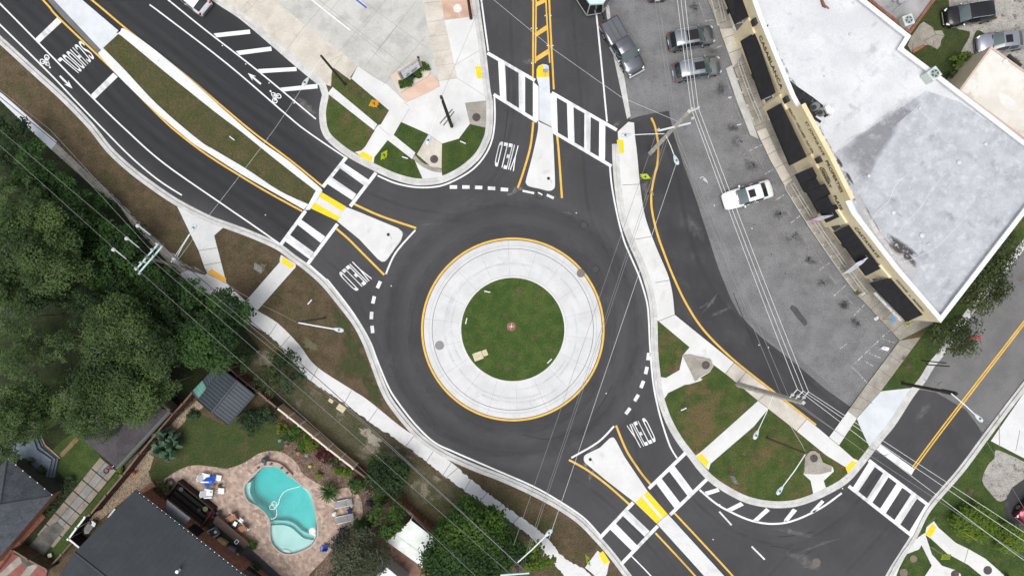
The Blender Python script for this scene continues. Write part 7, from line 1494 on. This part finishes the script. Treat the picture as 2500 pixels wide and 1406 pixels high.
# feather flags
def flag(base, tip, label, pink):
    t = thing('feather_flag', label, 'flag', W(*base, .12), 'white feather flags in front of the shops')
    b, e = W(*base, .12), W(*tip, 4.5); d = Vector(((e-b).x, (e-b).y, 0)).normalized(); pl_ = [b, b.lerp(e, .5)+Vector((0, 0, .25)), e-Vector((0, 0, -.1)), e+d*.25-Vector((0, 0, .25))]; MB().tube(pl_, .025, 6).build('pole', METAL, t)
    side = Vector((-d.y, d.x, 0)); m = MB(); n = 12; vs = []
    for i in range(n+1):
        f = i/n; p = b.lerp(e, .18+.84*f)+Vector((0, 0, .3*sin(f*pi))); w = .8*(1-.15*f)*(1 if f < .75 else max(.15, (1-(f-.75)/.3)))
        vs += [p, p+side*w*.5+Vector((0, 0, .06*sin(f*7))), p+side*w+Vector((0, 0, -.1))]
    for k in range(2): m.add([v+Vector((0, 0, .012*k)) for v in vs], [(3*i+j, 3*i+3+j, 3*i+4+j, 3*i+1+j)[::(1 if k == 0 else -1)] for i in range(n) for j in (0, 1)])
    c = m.build('banner', pm('banner_white', (.58, .62, .70), (.66, .69, .75), 1.5, .8), t, smooth=True)
    for f0, f1, lo, hi in pink:
        g = MB(); q = []
        for f in np.linspace(f0, f1, 5):
            p = b.lerp(e, .18+.84*f)+Vector((0, 0, .3*sin(f*pi)+.03)); w = .85*(1-.3*f); q += [p+side*w*lo+Vector((0, 0, .06)), p+side*w*hi+Vector((0, 0, .05))]
        g.add(q, [(2*i, 2*i+2, 2*i+3, 2*i+1) for i in range(4)]+[(2*i+1, 2*i+3, 2*i+2, 2*i) for i in range(4)]); g.build('emblem', pm('flag_pink', (.75, .25, .45), (.8, .33, .5), 3), c)
    return t, b, e, side
flag((1982,547), (2034,526), 'white feather flag with a pink foot in front of the stepped awning', [(.02, .2, .08, .85), (.6, .66, .3, .6)])
t_, b_, e_, s_ = flag((2068,673), (2118,630), 'curved white feather flag with faint lettering below the fourth shopfront', [(.80, .88, .3, .62)])
v, f = text_mesh('Castaways', .0); q = []
for a, b, _ in v:
    ff = .12+.42*a; p = b_.lerp(e_, .18+.84*ff)+Vector((0, 0, .3*sin(ff*pi))); q.append(p+s_*(.72-.3*b)*.75+Vector((0, 0, .06)))
MB().add(q, f).build('lettering', pm('flag_lilac', (.25, .22, .35)), t_)
# church sign
t = thing('church_sign', 'white letter board sign on timber posts in its planted bed', 'sign', W(1000,175,.12))
struct('sign_bed', MB().prism([(953,186),(975,168),(1020,138),(1028,141),(1050,177),(1046,186),(985,222),(978,227),(968,215)], .05, .22), pm('bed_render', (.55, .48, .38), (.62, .56, .46), 1, .9, grain=.08), 'cream rimmed planting bed of the church sign', 'planter')
struct('sign_forebed', MB().prism([(979,228),(986,223),(1047,187),(1051,179),(1072,204),(1073,211),(1045,226),(992,250)], .05, .2), pm('bed_salmon', (.58, .40, .31), (.64, .48, .39), .8, .9, grain=.06), 'salmon coloured step of the sign bed', 'planter')
c0, c1 = W(985,193,.85), W(1027,163,.85); zt = 3.0
def onb(a, z, out=0): d = (c1-c0).normalized(); n = Vector((d.y, -d.x, 0)); p = c0.lerp(c1, a)+n*out; return Vector((p.x, p.y, z))
m = MB(); m.add([onb(0, .85, -.1), onb(1, .85, -.1), onb(1, zt, -.1), onb(0, zt, -.1), onb(0, .85, .06), onb(1, .85, .06), onb(1, zt, .06), onb(0, zt, .06)], [(3, 2, 1, 0), (4, 5, 6, 7), (7, 6, 2, 3), (5, 1, 2, 6), (0, 4, 7, 3), (0, 1, 5, 4)]); m.build('cabinet', pm('sign_frame', (.33, .31, .32), (.38, .36, .37), 3), t)
m = MB(); m.add([onb(.04, .92, .066), onb(.96, .92, .066), onb(.96, 1.85, .066), onb(.04, 1.85, .066)], [(0, 1, 2, 3)]).add([onb(.04, 1.93, .066), onb(.96, 1.93, .066), onb(.96, 2.92, .066), onb(.04, 2.92, .066)], [(0, 1, 2, 3)]); m.build('board', pm('board_white', (.78, .81, .84), (.82, .85, .87), 2), t)
rs_ = random.Random(5)
def letters(rows, mat, nm):
    g = MB()
    for z0_, z1_, a0, a1, n in rows:
        for k in range(n):
            if rs_.random() < .12: continue
            x0 = a0+(a1-a0)*k/n; x1 = x0+(a1-a0)/n*.72; zz = z0_+(z1_-z0_)*rs_.choice((0, 0, .1))
            g.add([onb(x0, zz, .072), onb(x1, zz, .072), onb(x1, z1_, .072), onb(x0, z1_, .072)], [(0, 1, 2, 3)])
            if rs_.random() < .7: g.add([onb(x0+.25*(x1-x0), zz+.03, .0735), onb(x0+.7*(x1-x0), zz+.03, .0735), onb(x0+.7*(x1-x0), zz+(z1_-zz)*.45, .0735), onb(x0+.25*(x1-x0), zz+(z1_-zz)*.45, .0735)], [(0, 1, 2, 3)])
    g.build(nm, mat, t)
letters([(1.48, 1.64, .22, .45, 7), (1.48, 1.64, .50, .80, 9), (1.28, 1.44, .16, .42, 8), (1.28, 1.44, .48, .84, 10), (1.08, 1.24, .2, .38, 6), (1.08, 1.24, .46, .76, 9)], pm('letter_black', (.06, .04, .07)), 'letters')
letters([(2.55, 2.66, .1, .22, 4), (2.62, 2.82, .42, .5, 3), (2.66, 2.82, .58, .92, 9)], pm('letter_grey', (.34, .33, .40)), 'heading')
for a in (-.06, 1.06): p = onb(a, 0, -.02); MB().tube([(p.x, p.y, .1), (p.x, p.y, 3.2)], .11, 6).build('post', pm('post_timber', (.33, .29, .22), (.4, .35, .28), 3, .85), t)
p = onb(1.06, 3.2, -.02); MB().lathe(p, [(.12, 0), (.12, .08), (.05, .14)], 10).build('post_cap', DARK, t)
t = thing('water_meter_cover', 'pale floor plate with a bright cross mark on the terracotta paving', 'utility cover', W(1117,21,.13)); MB().lathe(W(1117,21,.126), [(.42, 0), (.4, .012)], 20).build('plate', pm('plate_pale', (.62, .58, .54), (.68, .65, .62), 2), t); g = MB(); g.box(W(1117,21,.145), (.75, .1, .012)).box(W(1117,16,.146), (.1, .4, .012)); g.build('cross_mark', CAPW, t)

# ================================================================ car park furniture
ORD = ['first', 'second', 'third', 'fourth', 'fifth', 'sixth', 'seventh', 'eighth', 'ninth', 'tenth', 'eleventh', 'twelfth']
stops = [((1706,4),(1719,44)), ((1772,187),(1786,228)), ((1793,252),(1809,292)), ((1821,322),(1835,352)), ((1843,375),(1865,413)), ((1884,448),(1898,474)), ((1910,495),(1933,531)), ((1946,550),(1969,589)), ((1984,607),(2007,643)), ((2018,659),(2043,695)), ((2061,717),(2090,752)), ((2111,775),(2141,807))]
STOPM = pm('wheel_stop_concrete', (.20, .20, .195), (.25, .25, .24), 2, .9, grain=.15)
for i, (a, b) in enumerate(stops):
    p, q = W(*a, .1), W(*b, .1); d = q-p; c = (p+q)/2
    t = thing('wheel_stop', '%s concrete wheel stop counted from the top edge along the shop footpath' % ORD[i], 'wheel stop', (c.x, c.y, .004), 'concrete wheel stops in the car park', atan2(d.y, d.x))
    L = d.length/2; MB().add([(sx*(L-(.06 if z else 0)), sy*(.09 if z == 0 else .055), z) for z in (0, .11) for sx, sy in ((-1,-1),(1,-1),(1,1),(-1,1))], [(3,2,1,0),(4,5,6,7),(0,1,5,4),(1,2,6,5),(2,3,7,6),(3,0,4,7)]).build('block', STOPM, t, local=True)
    for s_ in (-.6, .6): MB().lathe((s_*L, 0, .11), [(.02, 0), (.015, .012)], 6).build('pin', IRON, t, local=True)
def railing(pts, label):
    P = [W(x, y, .12) for x, y in pts]; t = thing('handrail', label, 'handrail', P[0], 'galvanised handrails along the shop footpath')
    off = lambda v, a, b, o: v + Vector((-(b-a).y, (b-a).x, 0)).normalized()*o
    for o, z in ((-.14, .95), (.14, .95), (.42, .08)):
        m = MB(); m.tube([off(v, P[max(i-1, 0)], P[min(i+1, len(P)-1)], -o)+Vector((0, 0, z)) for i, v in enumerate(P)], .032 if z > .5 else .045, 6); m.build('rail' if z > .5 else 'kerb_pipe', pm('rail_paint', (.45, .43, .40), (.52, .5, .47), 2, .5), t)
    for i, q in enumerate(resample(pts, 34)):
        c = W(*q, .12); m = MB(); m.tube([c, c+Vector((0, 0, .95))], .03, 6); m.tube([c+Vector((-.16, 0, .95)), c+Vector((.16, 0, .95))], .025, 5); m.box(c+Vector((-.3, -.1, .06)), (.16, .16, .1)); m.build('post', MATS['rail_paint'], t)
railing(cr([(1735,-40),(1748,4),(1762,62)], 3), 'short handrail at the top edge beside the first awning'); railing(cr([(1797,160),(1822,232),(1852,303)], 3), 'handrail beside the grey concrete ramp below the second awning'); railing(cr([(1924,452),(1958,508),(2000,572),(2040,630),(2070,672),(2104,716)], 3), 'longest handrail, in front of the lower three shopfronts')
t = thing('planter', 'white round planter at the corner of the first pier', 'planter', W(1794,70,.12)); MB().lathe(W(1794,70,.12), [(.2, 0), (.3, .1), (.34, .5), (.3, .56), (.22, .5)], 18).build('pot', CAPW, t); MB().lathe(W(1795,69,.55), [(.2, 0), (.2, .04)], 14).build('soil', DARK, t)
for q, a, s_, lb in (((2139,777),.6,(.4,.3,.2),'small white block at the edge of the last bay'), ((2107,716),.3,(.35,.25,.3),'small white box at the end of the longest handrail'), ((1782,238),.2,(.35,.1,.05),'fallen white strip beside the ramp'), ((1804,305),.2,(.4,.1,.05),'fallen white strip below the ramp')):
    t = thing('white_block', lb, 'block', W(*q, .004 if q[0] < 2140 and q[0] != 2107 else .12)); MB().box(W(*q, s_[2]/2+.01), s_, a).build('body', CAPW, t, bevel=.03); MB().box(W(*q, s_[2]+.015), (s_[0]*.5, s_[1]*.5, .02), a).build('top_plate', METAL, t)
t = thing('sidewalk_board', 'white folding board with pink writing lying in the last bay', 'board', W(2162,852,.01)); MB().prism([(2152,849),(2158,845),(2172,849),(2168,857),(2154,853)], .02, .3).build('panel', CAPW, t); MB().prism([(2156,848),(2160,847),(2163,850),(2158,851)], .3, .312).build('writing', pm('flag_pink2', (.7, .3, .45)), t)
g = MB(); g.tube([W(x, y, .05) for x, y in cr([(1709,436),(1714,432),(1722,437),(1725,444),(1717,438),(1724,440),(1728,448)], 5)], .03, 5); tag(g.build('wire_scrap', CAPW), 'curl of white wire lying on the old car park', 'wire scrap')

# ================================================================ pool garden furniture
BLUE = pm('blue_fabric', (.012, .055, .34), (.02, .08, .42), 3, .9); WPL = pm('white_plastic', (.72, .75, .78), rough=.5); TANF = pm('tan_cushion', (.30, .155, .09), (.36, .2, .12), 3, .9); GRF = pm('grey_mesh', (.22, .22, .225), (.28, .28, .285), 3, .8); NAVY = pm('navy_towel', (.012, .025, .07), (.02, .04, .1), 3, .95)
def adirondack(px, py, hd, label, cloth=None):
    a = atan2(-hd[1], hd[0]); t = thing('garden_chair', label, 'chair', W(px, py, .13), 'white garden chairs on the pool terrace', a)
    MB().box((.05, 0, .36), (.6, .56, .05), 0, ('Y', .12)).build('seat', WPL, t, local=True); m = MB(); 
    for k in range(5): m.box((-.42, (k-2)*.13, .68), (.09, .12, .8 - .05*abs(k-2)**1.5), 0, ('Y', -.5))
    m.build('backrest', WPL, t, local=True)
    for s in (-1, 1): MB().box((0, s*.38, .55), (.78, .13, .04), s*-.1).build('armrest', WPL, t, local=True); MB().box((.3, s*.36, .28), (.08, .08, .5)).build('leg', WPL, t, local=True); MB().box((-.4, s*.3, .15), (.08, .08, .26)).build('leg', WPL, t, local=True)
    return t
adirondack(507, 1163, (1, .12), 'white garden chair half covered by a blue towel'); adirondack(514, 1201, (1, .08), 'white garden chair with a green cushion spot')
t = thing('beach_towel', 'royal blue towel thrown over the upper white chair', 'towel', W(509,1175,.6)); MB().prism([(493,1174),(502,1167),(526,1159),(526,1168),(522,1178),(506,1190)], .62, .66).build('cloth', BLUE, t, bevel=.015); MB().prism([(508,1176),(516,1172),(518,1178),(512,1182)], .66, .672).build('stripe', pm('blue_light', (.08, .16, .5)), t)
t = thing('sun_hat', 'small green cap on the lower white chair', 'hat', W(516,1199,.42)); MB().lathe(W(516,1199,.42), [(.14, 0), (.15, .04), (.1, .09), (.02, .12)], 12).build('crown', pm('green_cap', (.02, .32, .2)), t); MB().box(W(519,1199,.44), (.12, .16, .015)).build('peak', MATS['green_cap'], t)
for (x, y), a, lb in (((533,1166),-.2,'white square footstool beside the blue towel'), ((540,1198),-.05,'white square footstool beside the lower white chair')):
    t = thing('footstool', lb, 'footstool', W(x, y, .13), 'white footstools'); MB().box(W(x, y, .43), (.58, .56, .05), a).build('top', WPL, t, bevel=.02)
    for sx in (-1, 1):
        for sy in (-1, 1): c = W(x, y, 0); MB().box((c.x+sx*.2, c.y+sy*.2, .27), (.06, .06, .3), a).build('leg', WPL, t)
for (x, y), r, h, c, lb in (((538,1184),.17,.35,(.05,.04,.035),'small dark basket between the two white footstools'), ((523,1184),.13,.3,(.2,.11,.06),'small terracotta pot beside the white chairs'), ((651,1119),.28,.9,(.035,.05,.05),'dark urn at the head of the pool'), ((537,1249),.22,.5,(.03,.025,.05),'dark violet pot near the spa corner'), ((685,1074),.17,.35,(.10,.22,.22),'blue-green glass globe in the flower bed'), ((701,1086),.15,.3,(.16,.13,.12),'grey stone pot in the flower bed'),
    ((722,1100),.14,.4,(.09,.08,.08),'small dark pot beside the orange one'), ((730,1105),.19,.35,(.40,.13,.07),'orange pot in the mulch bed'), ((750,1110),.18,.3,(.18,.2,.27),'bluish ornament in the mulch bed'), ((758,1137),.15,.3,(.42,.40,.04),'yellow globe in the mulch bed'), ((805,1130),.16,.3,(.06,.03,.02),'dark brown pot under the fence'), ((611,1155),.16,.06,(.5,.45,.42),'pale round skimmer lid at the pool edge'), ((328,1155),.18,.4,(.42,.10,.04),'orange pot on the pebble bed'), ((580,1353),.2,.55,(.42,.44,.45),'white gas bottle beside the grey box'), ((2455,1404),.2,.5,(.02,.02,.02),'dark bin at the bottom right edge'), ((813,1352),.16,.4,(.03,.025,.02),'dark pot in the lower mulch bed'), ((818,1252),.19,.5,(.7,.7,.68),'round white side table between the loungers')):
    t = thing('garden_pot', lb, 'pot', W(x, y, .13)); MB().lathe(W(x, y, .13), [(r*.6, 0), (r, h*.5), (r*.92, h*.9), (r*.8, h)], 16).build('vessel', pm('pot_%d_%d' % (x, y), c, tuple(q*1.3 for q in c), 3, .6), t); MB().lathe(W(x, y, .13+h), [(r*.75, 0), (r*.7, .03), (.01, .04)], 14).build('rim', pm('rim_%d_%d' % (x, y), tuple(q*.7 for q in c)), t)
t = thing('ring_sculpture', 'coiled dark ring of hose beside the spa', 'hose coil', W(415,1179,.13)); 
for r in (.42, .3): g = MB(); g.tube([W(415+r/S*cos(k*pi/12), 1179+r/S*sin(k*pi/12), .22) for k in range(25)], .075, 6); g.build('coil', pm('hose_dark', (.05, .048, .046), (.08, .075, .07), 4), t)
t = thing('white_plank', 'white plank on the ground beside the brick house gable', 'plank', W(273,1250,.13)); MB().prism([(262,1262),(279,1240),(282,1243),(266,1263)], .12, .3).build('board', CAPW, t); MB().prism([(266,1258),(270,1252),(271,1254),(267,1259)], .3, .31).build('nail_plate', METAL, t)
t = thing('bin_store_clutter', 'grey machine with a white panel behind the black fence', 'machine', W(217,1285,.13)); MB().prism([(205,1290),(218,1272),(232,1280),(216,1302),(206,1303)], .13, .8).build('casing', pm('machine_grey', (.16, .16, .16), (.24, .24, .24), 2), t); MB().prism([(224,1270),(234,1277),(230,1286),(221,1280)], .8, .86).build('panel', CAPW, t); MB().lathe(W(222,1276,.8), [(.16, 0), (.14, .1)], 12).build('drum', DARK, t)
# bar side things
def boxy(name, label, cat, x, y, size, z, ang, mat, extra=None):
    t = thing(name, label, cat, W(x, y, z)); MB().box(W(x, y, z+size[2]/2), size, ang).build('body', mat, t, bevel=.08)
    MB().box(W(x, y, z+size[2]+.01), (size[0]*.7, size[1]*.7, .03), ang).build('lid', extra or mat, t, bevel=.01); return t
boxy('barbecue', 'square grey barbecue with a dark round grill behind the bar', 'barbecue', 520, 1300, (.95,.9,.75), .16, .5, pm('bbq_grey', (.28, .30, .32), (.33, .35, .37), 3, .5), pm('bbq_dark', (.04, .05, .055)))
t = thing('barbecue_plate', 'pale plate lying on the grey barbecue', 'plate', W(526,1298,.95)); MB().lathe(W(526,1298,.96), [(.1, 0), (.14, .03), (.12, .035)], 14).build('dish', WPL, t); MB().lathe(W(526,1298,.99), [(.05, 0), (.04, .01)], 10).build('centre', METAL, t)
boxy('cool_box', 'tan square box beside the brick terrace', 'box', 540, 1327, (1.0,.95,.6), .3, -.55, pm('tan_box', (.36, .29, .13), (.42, .34, .17), 3)); boxy('cool_box', 'grey square box next to the tan one', 'box', 564, 1343, (.8,.75,.55), .3, -.45, pm('grey_box', (.13, .14, .155), (.17, .18, .19), 3))
boxy('gas_heater', 'dark grey appliance between the tan chairs and the bar', 'heater', 574, 1278, (.5,.62,.6), .13, -.5, pm('heater_dark', (.03, .04, .045), (.045, .055, .06), 3), METAL)
def cushion_chair(x, y, hd, label):
    a = atan2(-hd[1], hd[0]); t = thing('lounge_chair', label, 'chair', W(x, y, .13), 'tan cushioned chairs on the terrace', a)
    MB().box((.1, 0, .38), (.66, .6, .16)).build('seat', TANF, t, local=True, bevel=.05); MB().box((-.32, 0, .62), (.2, .62, .5), 0, ('Y', -.25)).build('backrest', TANF, t, local=True, bevel=.05); MB().box((.62, 0, .28), (.36, .5, .14)).build('footrest', TANF, t, local=True, bevel=.04)
    for s in (-1, 1): MB().box((0, s*.36, .45), (.7, .08, .1)).build('armrest', pm('rattan', (.12, .07, .045), (.17, .1, .065), 4), t, local=True, bevel=.03)
    for sx in (-1, 1):
        for sy in (-1, 1): MB().box((sx*.3, sy*.3, .14), (.06, .06, .28)).build('leg', MATS['rattan'], t, local=True)
cushion_chair(573, 1258, (-.9, .45), 'tan cushioned chair nearer the spa, upper of the pair'); cushion_chair(597, 1285, (-.9, .5), 'tan cushioned chair nearer the pool, lower of the pair')
boxy('side_table', 'small white square table between the tan chairs', 'table', 588, 1270, (.42,.4,.05), .55, -.6, WPL, METAL)
t = thing('pool_pole', 'long white telescopic pole resting on the tan chairs', 'pole', W(583,1270,.8)); MB().tube([W(559,1248,.78), W(606,1292,.82)], .03, 6).build('tube', CAPW, t); MB().box(W(606,1292,.82), (.25, .06, .05), .6).build('brush_head', CAPW, t)
def lounger(x, y, hd, label):
    a = atan2(-hd[1], hd[0]); t = thing('sun_lounger', label, 'sun lounger', W(x, y, .13), 'grey sun loungers', a)
    MB().box((-.3, 0, .34), (1.15, .62, .05)).build('bed', GRF, t, local=True, bevel=.01); MB().box((.62, 0, .42), (.66, .62, .05), 0, ('Y', -.28)).build('backrest', GRF, t, local=True, bevel=.01)
    m = MB(); m.tube([(-.9, -.33, .34), (.95, -.33, .34)], .025, 6); m.tube([(-.9, .33, .34), (.95, .33, .34)], .025, 6); m.build('frame', METAL, t, local=True)
    for sx in (-.75, .7):
        for sy in (-1, 1): MB().tube([(sx, sy*.32, 0), (sx, sy*.32, .34)], .025, 6).build('leg', METAL, t, local=True)
lounger(840, 1226, (.97, -.2), 'upper grey sun lounger on the round end of the terrace'); lounger(844, 1263, (.97, -.22), 'lower grey sun lounger, under the navy towel')
t = thing('navy_towel', 'crumpled navy towel lying over the lower lounger', 'towel', W(852,1247,.5)); m = MB(); m.prism(blob(853,1247,8,8,.3,3,14), .45, .58); m.build('cloth', NAVY, t, bevel=.03); MB().prism(blob(858,1236,4,5,.3,4,10), .42, .5).build('fold', pm('tan_cloth', (.4, .34, .32)), t)
t = thing('plastic_chair', 'royal blue plastic chair at the lower right of the terrace', 'chair', W(794,1333,.13)); MB().box(W(794,1335,.45), (.5, .48, .05)).build('seat', BLUE, t, bevel=.02); MB().box(W(793,1343,.75), (.48, .06, .5), .1).build('backrest', BLUE, t, bevel=.02)
for sx in (-1, 1):
    c = W(794,1334,0); MB().box((c.x+sx*.29, c.y, .62), (.06, .5, .05)).build('armrest', BLUE, t)
    for sy in (-1, 1): MB().box((c.x+sx*.24, c.y+sy*.22, .29), (.05, .05, .33)).build('leg', BLUE, t)
# bicycle lying on the slab path
t = thing('bicycle', 'small red and blue bicycle lying on the slab path', 'bicycle', W(267,1144,.14)); RB = pm('bike_red', (.32, .03, .05), rough=.4)
def lyring(c, r): return [(c[0]+r/S*cos(k*pi/10), c[1]+r/S*sin(k*pi/10)) for k in range(21)]
for c in ((259,1149),(274,1139)):
    g = MB(); g.tube([W(x, y, .2) for x, y in lyring(c, .24)], .03, 5); w_ = g.build('wheel', TYREM, t); g = MB()
    for k in range(6): g.tube([W(c[0]+5.5*cos(k*pi/6), c[1]+5.5*sin(k*pi/6), .2), W(c[0]-5.5*cos(k*pi/6), c[1]-5.5*sin(k*pi/6), .2)], .008, 4)
    g.build('spokes', CHROME, w_)
g = MB(); g.tube([W(259,1149,.22), W(264,1142,.24), W(272,1136,.24), W(274,1139,.22)], .03, 5).tube([W(264,1142,.24), W(268,1147,.24), W(272,1137,.24)], .025, 5); g.build('frame', RB, t); MB().box(W(262,1139,.26), (.2, .1, .06), .6).build('saddle', DARK, t); MB().tube([W(270,1131,.25), W(277,1135,.3)], .02, 5).build('handlebar', pm('bike_blue', (.05, .08, .3)), t)
t = thing('lawn_box', 'small cream box on the grass strip near the lower gate', 'box', W(122,1355,.13)); MB().box(W(122,1355,.3), (.3, .34, .3), .2).build('body', pm('cream_box', (.5, .5, .38)), t, bevel=.03); MB().box(W(122,1355,.46), (.32, .36, .03), .2).build('lid', pm('cream_lid', (.55, .55, .44)), t)
for k, (a, b) in enumerate((((2322,1280),(2384,1317)), ((2442,1296),(2467,1323)))):
    t = thing('guy_guard', 'yellow plastic guy wire guard leaning over the %s round bush' % ('large' if k == 0 else 'small'), 'guy guard', W(*a, .12), 'yellow guy guards'); MB().tube([W(*a, .2), W(*b, 3.0)], .035, 6).build('guard', pm('guard_yellow', (.6, .42, .02)), t); MB().tube([W(*b, 3.0), W(b[0]+20, b[1]+12, 4)], .012, 4).build('guy_wire', WIRED, t)
